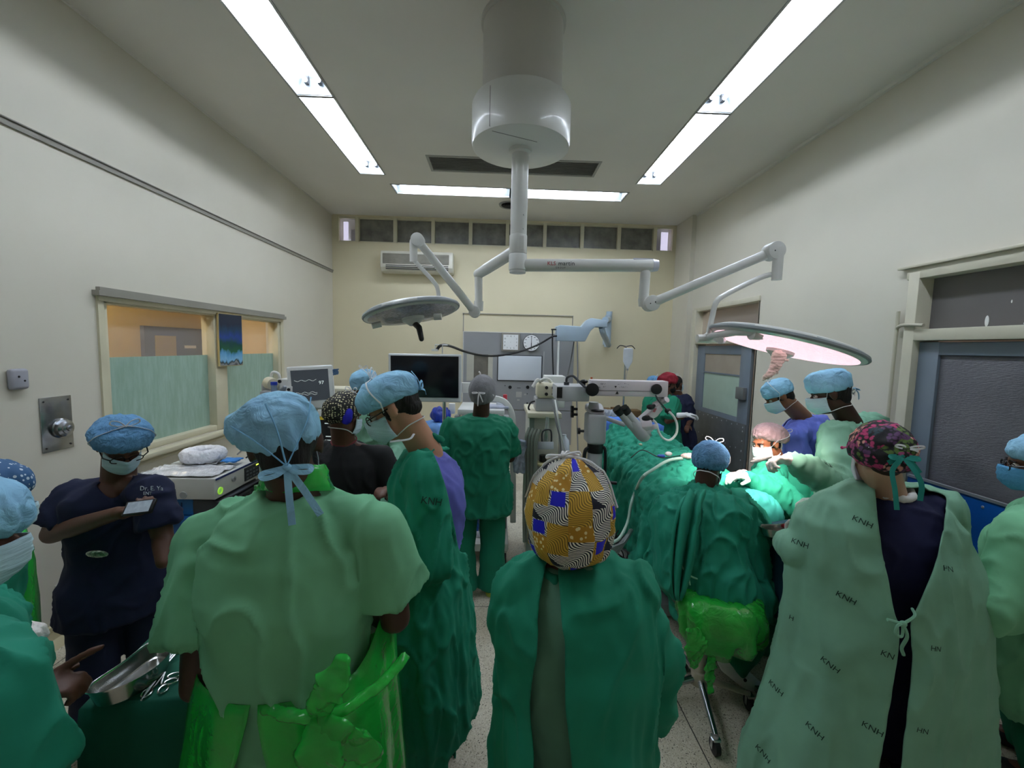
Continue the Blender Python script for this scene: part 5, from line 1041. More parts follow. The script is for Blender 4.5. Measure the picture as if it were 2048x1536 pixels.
def capmesh(S, c=(0, -.015, .045), r=(.09, .108, .09), tilt=14, tmax=112, box=1.0, pleat=.02, np_=16, amp=.006, f=16, bulge=None, seed=1, rim=.92, seg=96, nr=26, tb=0, gath=0):
    """soft cap lofted from crown to rim"""
    H = S['H']; M = H['M'] @ MX.Rotation(radians(tilt), 3, 'X') @ MX.Rotation(radians(tb), 3, 'Y'); o = lp(H, c); s = H['s']; rings = []
    for i in range(nr+1):
        t = radians(tmax)*i/nr+.02; ring = []
        sn, cs = sin(t), cos(t); sr = abs(sn)**box; cr = (abs(cs)**box)*(1 if cs > 0 else -1)
        w = i/nr
        for k in range(seg):
            q = 2*pi*k/seg; p = V((cos(q), sin(q), 0)); rad = sr*(1+pleat*sin(np_*q+seed)*w**2*(1+.5*sin(3*q)))
            if w > .9: rad *= 1-(1-rim)*(w-.9)/.1
            if gath: rad *= 1-gath*abs(sin(5*q+seed*.7))*sin(t)**2*.3
            v = V((r[0]*rad*p.x, r[1]*rad*p.y, r[2]*cr))
            if bulge: v = v + bulge(v, w)
            ring.append(o+M @ (v*s))
        rings.append(ring)
    g = G(); g.loft(rings, False)
    b = [V(p) for p in rings[0]]; n0 = len(g.v); me = g.mesh('cap', 180)
    bm = bmesh.new(); bm.from_mesh(me); bmesh.ops.holes_fill(bm, edges=[e for e in bm.edges if e.is_boundary and all((v.co-b[0]).length < .03 for v in e.verts)]); bm.to_mesh(me); bm.free()
    me.polygons.foreach_set('use_smooth', [True]*len(me.polygons)); fold(me, amp, f, (1, 1, 1), seed)
    # uv = angle / height, for printed caps
    uv = me.uv_layers.new(name='uv'); Mi = M.inverted()
    for poly in me.polygons:
        for li in poly.loop_indices:
            v = Mi @ (me.vertices[me.loops[li].vertex_index].co-o); uv.data[li].uv = (.5+atan2(v.x, -v.y)/(2*pi), v.z/(s*.3)+.5)
    me = modmesh(me, [('SOLIDIFY', dict(thickness=.0018, offset=0))]); S['bv'] = BVHTree.FromPolygons([v.co.copy() for v in me.vertices], [tuple(p_.vertices) for p_ in me.polygons]); return me
def onc(S, d, off=.004):
    """point on the cap in head direction d, in head-frame coordinates"""
    H = S['H']; o = lp(H, (0, -.02, .03)); D = (H['M'] @ V(d)).normalized(); h = S['bv'].ray_cast(o+D*.4, -D, .38)[0] if 'bv' in S else None
    if h is None: return None
    return H['M'].inverted() @ (h+D*off-H['c'])/H['s']
def bow(S, p, parent, m, s=1, w=.009, tails=((-.02, -.05), (.02, -.06)), up=1, name='tie_bow', nrm=None, tl=1):
    """two loops and two tails knotted at head-frame point p"""
    H = S['H']; g = G(); P0 = V(p); y = -.012
    for x in (-1, 1):
        pts = [(0, 0, 0), (x*.02*s, y, .018*s*up), (x*.045*s, y*1.5, .022*s*up), (x*.05*s, y, .008*s*up), (x*.025*s, y*.5, -.002*s), (0, 0, 0)]
        g.ribbon([lp(H, P0+V(q)) for q in bez(pts, 5)], w*.75, .0015, up=H['M'] @ V((0, -1, .2)))
    g.ell(lp(H, P0), (w*.7, w*.6, w*.6))
    for (dx, dz) in tails:
        pts = [(0, 0, 0), (dx*.5, y, dz*.45), (dx, y*.6, dz)]; g.ribbon([lp(H, P0+V(q)) for q in bez(pts, 5)], w, .0015, up=H['M'] @ V((0, -1, 0)))
    return obj(name, g, m, parent)
def surfbow(S, kd, parent, s=1, r=.0042, name='mask_bow'):
    kd = V(kd).normalized(); rt = V((1, 0, 0)); dn = kd.cross(rt).normalized(); g = G()
    for x in (-1, 1):
        pts = [onc(S, kd+rt*x*a*s+dn*b*s, o) for a, b, o in ((0, 0, .006), (.12, -.06, .016), (.26, -.02, .022), (.3, .08, .014), (.16, .1, .01), (.03, .02, .008))]
        pts = [q for q in pts if q is not None]
        if len(pts) > 3: g.tube([lp(S['H'], q) for q in bez(pts, 5)], r, 6, flat=.6)
        t = [onc(S, kd+rt*x*a*s+dn*b*s, o) for a, b, o in ((0, 0, .006), (x*.04-.04, .14, .014), (x*.1-.06, .3, .01))]
        if all(q is not None for q in t): g.tube([lp(S['H'], q) for q in bez(t, 5)], r, 6, flat=.6)
    p = onc(S, kd, .007)
    if p is not None: g.ell(lp(S['H'], p), (.009, .009, .009))
    return obj(name, g, strap, parent)
def mask(S, parent, m=maskb, straps='bow', cap_r=(.095, .112, .1), top=.0, bot=-.112, knot=(0, -.04, .135), low=True, ear=False, w=.0055, out=0, hi=True):
    k_ = onc(S, V(knot)-V((0, -.02, .03)))
    if k_ is not None and hi: knot = k_
    H = S['H']; g = G(); nu, nv = 20, 14; R = []
    for j in range(nv+1):
        v = j/nv; z = top+(bot-top)*v; ring = []
        puff = .010+sin(v*pi)*.012+.004*((v*5) % 1)
        for i in range(nu+1):
            u = radians(-78+156*i/nu); wd = .07-.008*abs(v-.45); dp = .088+puff-.02*max(0, v-.62)/.38+out
            x = wd*sin(u); y = .01+dp*cos(u)**1.1+(.014*exp(-(x/.014)**2)*(1-v)); ring.append(lp(H, (x, y, z-.012*abs(sin(u))*(1-2*v))))
        R.append(ring)
    g.loft(R, False, closed=False); me = g.mesh('mask', 180); me = modmesh(me, [('SOLIDIFY', dict(thickness=.002, offset=0))])
    o = obj('face_mask', me, m, parent)
    for x in (-1, 1):
        a = V((x*.064, .028, top-.016)); b = V((x*.06, .028, bot+.012))
        if ear: pts1 = [a, V((x*.08, .0, .0)), V((x*.088, -.02, .005)), V((x*.086, -.025, -.03)), b]; g = G(); g.tube([lp(H, q) for q in bez(pts1, 5)], .0015*H['s'], 6); obj('ear_loop', g, strap, o); continue
        k = V(knot); pts = [a, V((x*.082, .012, .03)), V((x*(cap_r[0]+.003), .0+k.y*.2, .075)), V((x*(cap_r[0]*.72), k.y*.65, .115)), k]
        d0, d1 = V((x*.085, .02, -.0)).normalized(), (V(knot)-V((0, -.02, .03))).normalized(); path = []
        for i in range(1, 13):
            q = onc(S, d0.lerp(d1, i/12.0).normalized())
            if q is not None: path.append(q)
        if 'bv' in S and len(path) > 3: pts = [a, a*.5+V((x*.08, .018, .0))*.5] + path
        if hi: g = G(); g.tube([lp(H, q) for q in (bez(pts, 6) if len(path) <= 3 else pts)], w*.55*H['s'], 6, flat=.5); obj('mask_tie', g, strap, o)
        if low:
            pts = [b, V((x*.07, .0, bot+.02)), V((x*.066, -.035, -.085)), V((x*.03, -.078, -.088)), V((0, -.085, -.09))]
            g = G(); g.tube([lp(H, q) for q in bez(pts, 6)], w*.55*H['s'], 6, flat=.5); obj('mask_tie', g, strap, o)
    if not ear and hi: bow(S, knot, o, strap, 1, .007, ((-.018, -.02), (.02, -.015)))
    return o
def cut(me, pred, it=14):
    b = bmesh.new(); b.from_mesh(me); bmesh.ops.delete(b, geom=[f for f in b.faces if pred(f.calc_center_median())], context='FACES')
    bv = [(v, [e.other_vert(v) for e in v.link_edges if e.is_boundary]) for v in b.verts if v.is_boundary]
    for _ in range(it):
        for v, c in [(v, sum((o.co for o in nb), V())/len(nb)) for v, nb in bv if len(nb) == 2]: v.co = v.co*.4+c*.6
    b.to_mesh(me); b.free(); return me
def local(S, p):
    d = p-S['pel']; return V((d.dot(S['rt']), d.dot(S['fw']), p.z))
def top_(S, m, parent, infl=.018, sl=.72, slr=(.072, .085), hem=-.16, amp=.006, f=7, seed=0, vox=.011, name='scrub_top', cutf=None, bell=.01, long=False, wk=1, extra=None, cuff=.04):
    g = G(); torso(g, S, infl, wk=wk, bell=bell); a = S['neck']-S['pel']; az = a.normalized()
    if hem < -.06:
        rt, fw = S['rt'], S['fw']; rings = []
        for z, k in ((.03, 1), (hem*.5, 1.03), (hem, 1.06)):
            c = S['pel']+V((0, 0, z)) if z < 0 else S['pel']+az*z; W_, D_ = (.172*S['wk']*wk+infl+bell)*k, (.12*S['dk']*wk+infl+bell)*k
            rings.append([c+rt*W_*cos(q)+fw*D_*sin(q) for q in [2*pi*k_/28 for k_ in range(28)]])
        g.loft(rings)
    nb = S['neck']-az*.045
    for q in (S['L'], S['R']):
        g.limb([nb, q[0]], [.06, slr[0]], 16)
        if long: g.limb([q[0], q[1], q[1]*.15+q[2]*.85, q[2]], [slr[0], slr[1]*.9, cuff*1.15, cuff], 16)
        else: g.limb([q[0], q[0]*(1-sl*.5)+q[1]*sl*.5], [slr[0], (slr[0]+slr[1])/2], 16); e = q[0]*(1-sl)+q[1]*sl; g.tube([q[0]*(1-sl*.5)+q[1]*sl*.5, e], [(slr[0]+slr[1])/2, slr[1]], 18)
    if extra: extra(g)
    me = organic(g, name, vox, 3, .4); fold(me, amp*1.3, f, (1, 1, .6), seed, .35, amp3=1.6)
    if cutf: cut(me, lambda p: cutf(local(S, p))); me = modmesh(me, [('SOLIDIFY', dict(thickness=.004, offset=0))])
    return obj(name, me, m, parent)
def trousers(S, m, parent, amp=.006, flare=.085, seed=4, top=.02, name='trousers', knee=.085):
    g = G(); rt, fw = S['rt'], S['fw']; rings = []
    for z, k in ((.08, .95), (0, 1), (-.1, .98)): c = S['pel']+V((0, 0, z)); rings.append([c+rt*(.172*S['wk']+.012)*k*cos(q)+fw*(.122*S['dk']+.012)*k*sin(q) for q in [2*pi*k_/28 for k_ in range(28)]])
    g.loft(rings)
    for q in S['legs']:
        g.limb([q[0]+V((0, 0, -.02)), q[1]], [.1, knee], 16); g.tube([q[1], q[1]*.3+q[2]*.7, q[2]+V((0, 0, -.035))], [knee, flare*.95, flare], 18); g.ell(q[1], (knee,)*3)
    me = organic(g, name, .012, 3, .4); fold(me, amp, 8, (1, 1, .8), seed); return obj(name, me, m, parent)
def shoes(S, m, parent, sole=None):
    for q in S['legs']:
        f = q[3]-q[2] if len(q) > 3 else S['fw']*.17-V((0, 0, .04)); a = q[2]; fwd = V((f.x, f.y, 0)).normalized(); z = .04 if len(q) < 4 else 0
        heel = V((a.x, a.y, .045))-fwd*.03 if len(q) < 4 else a-f.normalized()*.03
        toe = V((a.x, a.y, .04))+fwd*.17 if len(q) < 4 else q[3]
        g = G(); g.limb([heel, heel*.5+toe*.5, toe], [.042, .045, .036], 14); g.limb([heel+V((0, 0, .03)), heel+fwd*.03+V((0, 0, .04))], [.038, .036], 12)
        me = organic(g, 'shoe', .006, 3)
        if len(q) < 4:
            for v in me.vertices: v.co.z = max(v.co.z, .001)
        sh_ = obj('shoe', me, m, parent)
        if sole: g = G(); g.limb([V((heel.x, heel.y, .018)), V((toe.x, toe.y, .016))], [.043, .036], 14); me = organic(g, 'sole', .006, 2); [setattr(v.co, 'z', min(max(v.co.z, .0), .03)) for v in me.vertices]; obj('sole', me, sole, sh_)
def gown(rings, m, parent, name='gown', ti=.05, extra=None, amp=.010, f=6, seed=2, lobes=9, lamp=.03, vox=.013, cutf=None, S=None, seg=96, th=.004, smooth=9):
    """rings: (centre, rx, ry, yaw) from the hem upwards"""
    g = G(); n = len(rings); R = []
    for i, (c, rx, ry, yw) in enumerate(rings):
        w = (1-i/(n-1))**1.2; a = V((cos(radians(yw)), -sin(radians(yw)), 0)); b = V((sin(radians(yw)), cos(radians(yw)), 0)); ring = []
        for k in range(seg):
            q = 2*pi*k/seg; l = 1+lamp*w*(sin(lobes*q+seed)+.5*sin((lobes*2+1)*q+seed*2)+.4*sin(3*q+seed*3)); ring.append(V(c)+a*rx*l*cos(q)+b*ry*l*sin(q))
        R.append(ring)
    g.loft(R)
    if S:
        torso(g, S, ti); nb = S['neck']-(S['neck']-S['pel']).normalized()*.05
        for q in (S['L'], S['R']): g.limb([nb, q[0]], [.06+ti*.3, .07+ti*.3], 16)
    if extra: extra(g)
    me = organic(g, name, vox, smooth, .4); fold(me, amp*1.4, f, (1, 1, .35), seed, .45, amp3=1.1)
    if cutf:
        cut(me, cutf)
    me = modmesh(me, [('SOLIDIFY', dict(thickness=th, offset=0))]) if cutf else me
    return obj(name, me, m, parent)
def sil(rows, Y, dep, yaw=0, dY=0):
    """rings from left/right outline pixels at rows (pl, pr, py[, depth])"""
    out = []
    for r in rows:
        y = Y if len(r) < 5 else r[4]; d = dep if len(r) < 4 or r[3] is None else r[3]
        a, b = at(r[0], r[2], y), at(r[1], r[2], y); c = (a+b)/2; out.append((c, (b-a).length/2*.97, d, yaw))
    return out
def printtext(txt, size, px, py, Yg, target, mi_mat, tilt=0, skew=(1, 0), parent=None, rx=None, up=None):
    """lettering laid on a garment: found along the view line, pressed on along the surface normal"""
    dg = bpy.context.evaluated_depsgraph_get(); bv = BVHTree.FromPolygons([v.co for v in target.data.vertices], [p.vertices for p in target.data.polygons])
    d = ray(px, py).normalized(); hit, n, i, dist = bv.ray_cast(C0, d)
    if hit is None: return
    # mean normal
    n = n if n.dot(d) < 0 else -n; n = (n - d*.8).normalized()
    up_ = V(up) if up else V((0, 0, 1)); r = up_.cross(n).normalized()
    if r.dot(RT) < 0: r = -r
    u = n.cross(r).normalized(); r, u = r*cos(tilt)+u*sin(tilt), -r*sin(tilt)+u*cos(tilt)
    me = textmesh(txt, size); me = modmesh(me, [('TRIANGULATE', {})]); vs = []
    b = bmesh.new(); b.from_mesh(me); bmesh.ops.subdivide_edges(b, edges=b.edges[:], cuts=1); b.to_mesh(me); b.free()
    for v in me.vertices:
        p = hit + r*v.co.x + u*v.co.y; h2, n2, _, _ = bv.ray_cast(p+n*.05, -n, .12); v.co = (h2 if h2 is not None else p)+n*.0022
    b = bmesh.new(); b.from_mesh(target.data); k = len(target.data.materials)
    if mi_mat.name not in [m.name for m in target.data.materials]: target.data.materials.append(mi_mat)
    k = [m.name for m in target.data.materials].index(mi_mat.name); vm = {}
    for v in me.vertices: vm[v.index] = b.verts.new(v.co)
    for p in me.polygons:
        try: f = b.faces.new([vm[q] for q in p.vertices]); f.material_index = k; f.smooth = True
        except ValueError: pass
    b.to_mesh(target.data); b.free()
def glove(parent, w, d, n, side=1, curl=30, s=1.06, point=False, cuffdir=None, m=glovem, name='glove', cl=.07):
    g = G(); hand(g, w, d, n, side, curl, s, point); cd_ = V(cuffdir) if cuffdir is not None else -V(d).normalized(); g.limb([V(w), V(w)+cd_*cl], [.032, .036], 14)
    me = organic(g, 'glove', .0045, 2); return obj(name, me, m, parent)
def glasses(S, parent, m=None, r=.024, look='square'):
    H = S['H']; m = m or mat('black_frame', '#0c0c0d', rough=.25, var=0); g = G()
    for x in (-1, 1):
        c = V((x*.032, .1, -.002)); g.tube([lp(H, c+V((r*1.05*cos(a), -.006*abs(cos(a))*0, r*.72*sin(a)))) for a in [2*pi*k/24 for k in range(24)]], .0022, 6, closed=True)
        g.tube([lp(H, (x*.058, .099, .004)), lp(H, (x*.078, .08, .005)), lp(H, (x*.083, .0, .008))], .0028, 6)
    g.tube([lp(H, (-.008, .101, .002)), lp(H, (0, .107, .005)), lp(H, (.008, .101, .002))], .002, 6); return obj('glasses', g, m, parent)
def root(label, S, cat='person', group=None): return thing('person', label, cat, (S['pel'].x, S['pel'].y, 0), group)
KNH = mat('dark_green_print', '#17352b', rough=.8, var=0)
# ================================================================== people
def sandal(S): pass
green_plastic = mat('green_plastic_film', '#2cc848', rough=.18, alpha=.74, var=.12, vscale=6, bump=.6, bscale=9, detail=6, distort=1.5, coat=.6)
shoeb = mat('black_clog', '#17181a', rough=.5, var=0); shoew = mat('white_clog', '#d0cdc6', rough=.45, var=.05)
# ---- C: big man in the foreground with green apron, seen from behind
Y = 1.15
S = skel(at(603, 1500, 1.17), at(590, 985, 1.13), at(573, 888, 1.12), -8, hy=-20, hp=10, hr=-5, sh=.24, wk=.99, dk=1.08, hs=1.03, hunch=.05,
    L=(at(422, 1080, 1.17), at(395, 1368, 1.06), at(452, 1350, 1.33)), R=(at(750, 1065, 1.13), at(792, 1235, 1.16), at(735, 1225, 1.42)))
p = root('man seen from behind in green scrub top, blue tie cap and green plastic apron', S)
body(S, SK['dark'], p, hands='', vox=.009); hair(S, p)
st = top_(S, GM, p, infl=.03, sl=.66, slr=(.08, .106), hem=-.35, amp=.007, f=5, bell=.008, vox=.008, seed=3)
trousers(S, GM, p); shoes(S, shoeb, p)
def bg(v, w):  # crumpled, pulled to a point on the left
    a = max(0, -v.x/.085); return V((-.05*a**3*(1 if v.z > -.02 else .5), 0, .012*a))
cp = capmesh(S, c=(0, -.018, .032), r=(.079, .098, .09), tilt=20, tmax=100, box=.78, pleat=.03, np_=5, amp=.012, f=11, bulge=bg, seed=5, gath=.25); cc = obj('surgical_cap', cp, CB, p)
bow(S, (.01, -.122, -.05), cc, CB, 1.0, .016, ((-.0, -.13), (.06, -.12)), up=-.7, name='cap_tie')
g = G(); g.tube([lp(S['H'], q) for q in bez([(-.02, -.13, .10), (.0, -.15, .04), (.01, -.135, -.04)], 5)], .0022, 5); g.tube([lp(S['H'], q) for q in bez([(-.105, -.06, .06), (-.05, -.12, .02), (.01, -.135, -.045)], 5)], .0018, 5); g.tube([lp(S['H'], q) for q in bez([(.07, -.05, .11), (.06, -.11, .05), (.012, -.135, -.045)], 5)], .0018, 5); obj('cap_seam', g, mat('cap_seam_blue', '#7db8e2', rough=.7, var=0), cc)
mask(S, p, hi=False, low=False)
H = S['H']; nk = S['neck']
g = G(); R = []
for i in range(5):
    z = -.012+i*.016; rr_ = .085-.004*i; R.append([nk+V((rr_*1.08*cos(a), rr_*sin(a)+.01, z+.02+.02*sin(a+pi))) for a in [2*pi*k/48 for k in range(48)]])
g.loft(R, False); me = modmesh(g.mesh('n', 180), [('SOLIDIFY', dict(thickness=.003))]); fold(me, .008, 16, (1, 1, 2)); ap = obj('apron_neck_loop', me, green_plastic, p)
g = G(); g.ribbon(bez([nk+V((-.06, -.04, .03)), nk+V((-.09, .0, .02)), nk+V((-.13, .07, -.02)), nk+V((-.16, .12, -.07))], 5), .03, .003); obj('apron_strap', g, green_plastic, ap)
# apron skirt: wraps sides, open wedge at the back
def apron_ring(z, rx, ry, gap, amp, cx=0, cy=0):
    out = []; n = 110
    for k in range(n+1):
        a = radians(-90+gap)+(2*pi-2*radians(gap))*k/n
        l = 1+amp*(sin(15*a)+.6*sin(31*a+1)+.5*sin(7*a))
        out.append(V((S['pel'].x+cx+rx*l*cos(a), S['pel'].y+cy+ry*l*sin(a), z)))
    return out
zt = at(600, 1345, 1.05).z; pl = S['pel']
g = G(); g.loft([apron_ring(zt-.03+dz_, rx, ry, gp, am) for dz_, rx, ry, gp, am in ((.035, .235, .225, 2, .0), (.0, .245, .232, 2.5, .012), (-.07, .258, .245, 6, .02), (-.2, .275, .262, 13, .025), (-.4, .285, .275, 18, .03), (-.7, .295, .285, 22, .035))], False, closed=False)
me = g.mesh('a', 180); fold(me, .008, 9, (1, 1, .6), 4)
# sides rise towards the chest
for v in me.vertices:
    fr_ = (v.co.y-pl.y); 
    if v.co.z > zt-.12: v.co.z += max(0, fr_+.12)*.75
me = modmesh(me, [('SOLIDIFY', dict(thickness=.0025))]); obj('apron_skirt', me, green_plastic, ap)
tp = V((at(635, 1345, .94).x, pl.y-.252, zt+.0))
def blob(pts, w, seed, t=.012):
    g = G(); g.ribbon(bez(pts, 8), [w*(.35+1.1*sin(pi*min(1, (i+1)/(len(pts)*8-6)))) for i in range(8*(len(pts)-1)+1)], t, up=(0, -1, 0)); me = modmesh(g.mesh('b', 180), [('SUBSURF', dict(levels=2, render_levels=2))]); return fold(me, .012, 14, (1, 1, 1), seed)
obj('apron_knot', blob([tp, tp+V((.03, -.02, .06)), tp+V((.055, -.02, .11)), tp+V((.07, -.01, .15))], .05, 2), green_plastic, ap)
obj('apron_knot', blob([tp, tp+V((.02, -.03, -.05)), tp+V((.02, -.025, -.11)), tp+V((.0, -.015, -.16))], .075, 6), green_plastic, ap)
obj('apron_knot', blob([tp, tp+V((.05, -.02, -.03)), tp+V((.1, -.0, -.08)), tp+V((.13, .02, -.14))], .075, 8), green_plastic, ap)
g = G(); g.tube(bez([tp+V((-.2, .12, -.03)), tp+V((-.12, .03, -.005)), tp, tp+V((.1, .025, .02)), tp+V((.19, .12, .06))], 6), .014, 8, flat=.6); me = fold(organic(g, 'b', .005), .006, 25); obj('apron_tie', me, green_plastic, ap)
glove(p, S['L'][2], (.3, .9, -.2), (0, 0, -1), 1, 40, cl=.06); glove(p, S['R'][2], (-.4, .85, -.1), (0, 0, -1), -1, 40)
# ---- B: woman in navy with the phone
S = skel(at(240, 1178, 1.97), at(238, 958, 1.98), at(243, 888, 1.93), 142, hy=128, hp=34, hs=.97, wk=1.0, dk=1.1, sh=.165,
    L=(at(305, 985, 1.92), at(326, 1075, 1.9), at(326, 1125, 1.82)), R=(at(145, 995, 1.93), at(104, 1068, 1.88), at(236, 1026, 1.72)))
p = root('woman in navy scrubs with glasses and blue bouffant cap, looking at a phone', S)
body(S, SK['brown'], p, hands='R', vox=.0065, R=dict(d=(.95, -.15, .1), n=(.1, .45, .75), side=-1, curl=35, s=.9)); hair(S, p)
st = top_(S, NV, p, infl=.022, sl=.72, slr=(.068, .085), hem=-.1, amp=.005, seed=2, cutf=lambda q: q.y > .03 and q.z > at(238, 985, 1.9).z-.035 and abs(q.x) < (q.z-(at(238, 985, 1.9).z-.035))*.75)
trousers(S, NV, p); shoes(S, shoeb, p)
cc = obj('bouffant_cap', capmesh(S, c=(0, -.02, .042), r=(.112, .115, .082), tilt=8, tmax=118, pleat=.035, np_=26, amp=.006, f=20, seed=2), CB2, p)
mask(S, p, knot=(0, .02, .125), low=False, cap_r=(.108, .115, .1)); glasses(S, p)
text('Dr. E. Ya', .026, at(303, 977, 1.735), RT, UP, mat('white_thread', '#c9cdd6', rough=.7, var=0), st); text('ENT', .019, at(295, 987, 1.74), RT, UP, MATS['white_thread'], st)
ph = at(279, 1015, 1.66); Mp = hmat(0, 0, 0) @ MX.Rotation(radians(-8), 3, 'Y') @ MX.Rotation(radians(-42), 3, 'X')
t = thing('phone', 'dark phone held sideways by the woman in navy scrubs', 'phone', ph-V((0, 0, .04)))
g = G(); g.box(ph, (.115, .012, .058), Mp); obj('case', bevel(g.mesh('p'), .004), dark, t)
g = G(); g.box(ph+Mp @ V((0, -.0068, 0)), (.095, .0015, .046), Mp); obj('screen', g, mat('phone_screen', '#7d8894', rough=.15, emit='#a8b8c4', es=.18, var=.2, vscale=60), t)
g = G(); c = at(194, 1108, 1.8)
# shiny pouch at the hem pocket
g.ell(c, (.048, .008, .017)); solo('glasses_case', g, mat('shiny_silver_lens', '#c9cfc9', rough=.12, metal=.7, var=.4, vscale=60, bump=.5, bscale=40), 'shiny oval metal badge clipped on the front of the navy scrubs', 'badge')
# ---- D: woman in black top
S = skel(at(705, 1090, 2.45), at(688, 887, 2.42), at(692, 830, 2.4), 10, hy=32, hp=18, hs=.95, wk=1.02, sh=.17,
    R=(at(765, 915, 2.42), at(795, 1000, 2.4), at(775, 985, 2.2)))
p = root('woman in black top with black and gold patterned cap, seen from behind', S)
body(S, SK['brown'], p, hands='LR', vox=.009); top_(S, BK, p, infl=.022, sl=.9, slr=(.07, .065), hem=-.1, amp=.005, seed=6); trousers(S, BK, p); shoes(S, shoeb, p)
dots = bpy.data.materials.new('black_cap_gold_ovals'); dots.use_nodes = True
def dotsf(m, base, fg, sc, thr, st=(1, 1, 1), fg2=None):
    N = m.node_tree.nodes; L = m.node_tree.links; b = N['Principled BSDF']; b.inputs['Roughness'].default_value = .7
    tc = N.new('ShaderNodeTexCoord'); mp = N.new('ShaderNodeMapping'); mp.inputs['Scale'].default_value = st; L.new(tc.outputs['Object'], mp.inputs[0])
    v = N.new('ShaderNodeTexVoronoi'); v.inputs['Scale'].default_value = sc; v.inputs['Randomness'].default_value = .35; L.new(mp.outputs[0], v.inputs['Vector'])
    r = N.new('ShaderNodeValToRGB'); r.color_ramp.interpolation = 'CONSTANT'; e = r.color_ramp.elements; e[0].color = lin(fg); e[1].color = lin(base); e[1].position = thr
    L.new(v.outputs['Distance'], r.inputs[0]); L.new(r.outputs[0], b.inputs['Base Color'])
dotsf(dots, '#14120f', '#d8cfa6', 70, .34, (1, 1, 1.5))
cc = obj('printed_cap', capmesh(S, c=(0, -.03, .03), r=(.096, .12, .1), tilt=35, tmax=116, pleat=.02, amp=.008, f=14, seed=3), dots, p)
g = G(); g.ell(lp(S['H'], (.085, -.06, -.01)), (.03, .018, .045), S['H']['M']); me = organic(g, 'b', .006); obj('blue_patch', fold(me, .01, 20), mat('royal_blue_cotton', '#1f1fb0', rough=.8), cc)
mask(S, p, knot=(0, .0, .13))
g = G(); g.tube([S['neck']+V((.068*cos(a), .066*sin(a), .02+.02*sin(a))) for a in [2*pi*k/30 for k in range(30)]], .004, 6, closed=True); obj('red_lanyard', g, mat('lanyard_red', '#7a2330', rough=.6, var=0), p)
# ---- E: person behind the man with glasses
S = skel(at(745, 985, 3.3), at(738, 815, 3.3), at(730, 775, 3.22), 190, hy=215, hp=25, hs=.97, wk=1.05,
    L=(at(705, 840, 3.25), at(700, 900, 3.2), at(730, 930, 3.1)), R=(at(790, 840, 3.3), at(802, 900, 3.2), at(785, 925, 3.05)))
p = root('person in blue cap and green gown half hidden behind the man with glasses', S)
body(S, SK['brown'], p, hands='', vox=.01); hair(S, p); top_(S, GL, p, infl=.035, sl=.9, slr=(.08, .08), hem=-.3, amp=.01, long=True, seed=8); trousers(S, GL, p); shoes(S, shoeb, p)
obj('surgical_cap', capmesh(S, c=(0, -.015, .045), r=(.09, .108, .09), tilt=12, tmax=108, box=.8, amp=.008, f=12, seed=8), CB, p); mask(S, p); glasses(S, p)
# ---- F: man with glasses in profile
S = skel(at(828, 1185, 1.8), at(856, 908, 1.78), at(787, 815, 1.72), -90, hy=-92, hp=30, hs=1.04, wk=1.02, dk=1.0, sh=.17, hunch=.04,
    L=(at(850, 955, 1.62), at(862, 1120, 1.58), at(790, 1130, 1.5)), R=(at(880, 950, 1.97), at(870, 1100, 2.0), at(800, 1100, 1.95)))
p = root('man in profile with black glasses, blue cap and dark green gown over violet scrubs', S)
body(S, SK['fair'], p, hands='LR', vox=.007); H = S['H']
g = G(); g.ell(lp(H, (0, -.035, .01)), (.0795, .078, .062), H['M']); g.ell(lp(H, (0, -.06, -.03)), (.06, .045, .04), H['M']); g.limb([lp(H, (x_*.074, .02, -.0)) for x_ in (-1,)] + [lp(H, (-.077, .015, -.035))], [.01, .006]); obj('hair', fold(organic(g, 'h', .006), .003, 60, (1, 1, .2)), hairm, p)
obj('surgical_cap', capmesh(S, c=(0, -.005, .05), r=(.094, .122, .082), tilt=6, tmax=106, box=.85, pleat=.01, amp=.007, f=12, seed=11), CB, p); cc = bpy.data.objects[-1] if False else p.children[-1]
bow(S, (0, -.125, .015), cc, CB, .7, .012, ((-.01, .075), (.02, -.03)), up=1.5, name='cap_tie')
mask(S, p, knot=(0, .02, .14), out=.006); bow(S, (0, .02, .14), p, strap, .75, .008, (), up=2.2, name='mask_bow'); eyes(S, p); glasses(S, p)
top_(S, PB, p, infl=.02, sl=.5, slr=(.062, .062), hem=-.1, amp=.005, seed=12)
trousers(S, PB, p); shoes(S, shoeb, p)
rows = [(820, 900, 1700, .17), (800, 925, 1500, .2), (772, 958, 1380, .25), (765, 948, 1280, .26), (770, 938, 1180, .26), (778, 922, 1080, .2), (785, 908, 1000, .19), (800, 885, 940, .15), (820, 876, 905, .09)]
R_ = sil(rows, 1.74, .2)
def ex(g): g.limb([at(850, 950, 1.62), at(862, 1120, 1.55), at(800, 1135, 1.5)], [.085, .08, .06], 16)
gw = gown(R_, GD, p, lamp=.05, lobes=15, amp=.008, f=9, seed=4, extra=ex, vox=.008, S=S, ti=.04, cutf=lambda q: (q.x > at(850, 1000, 1.75).x and 900 < proj(q)[1] < 1105 and proj(q)[0] > 858+60*((proj(q)[1]-900)/205)**.6) or (q.z < at(900, 1440, 1.7).z and q.x > at(905, 1450, 1.7).x))
printtext('KNH', .036, 863, 1003, 1.6, gw, KNH, tilt=-.25)
g = G(); k0 = at(862, 872, 1.78); g.tube(bez([k0+V((-.03, 0, .0)), k0+V((-.02, -.02, .015)), k0+V((.02, -.02, .0)), k0+V((.05, 0, -.02))], 5), .012, 8); me = fold(organic(g, 'k', .005), .006, 30); obj('gown_tie', me, GD, p)
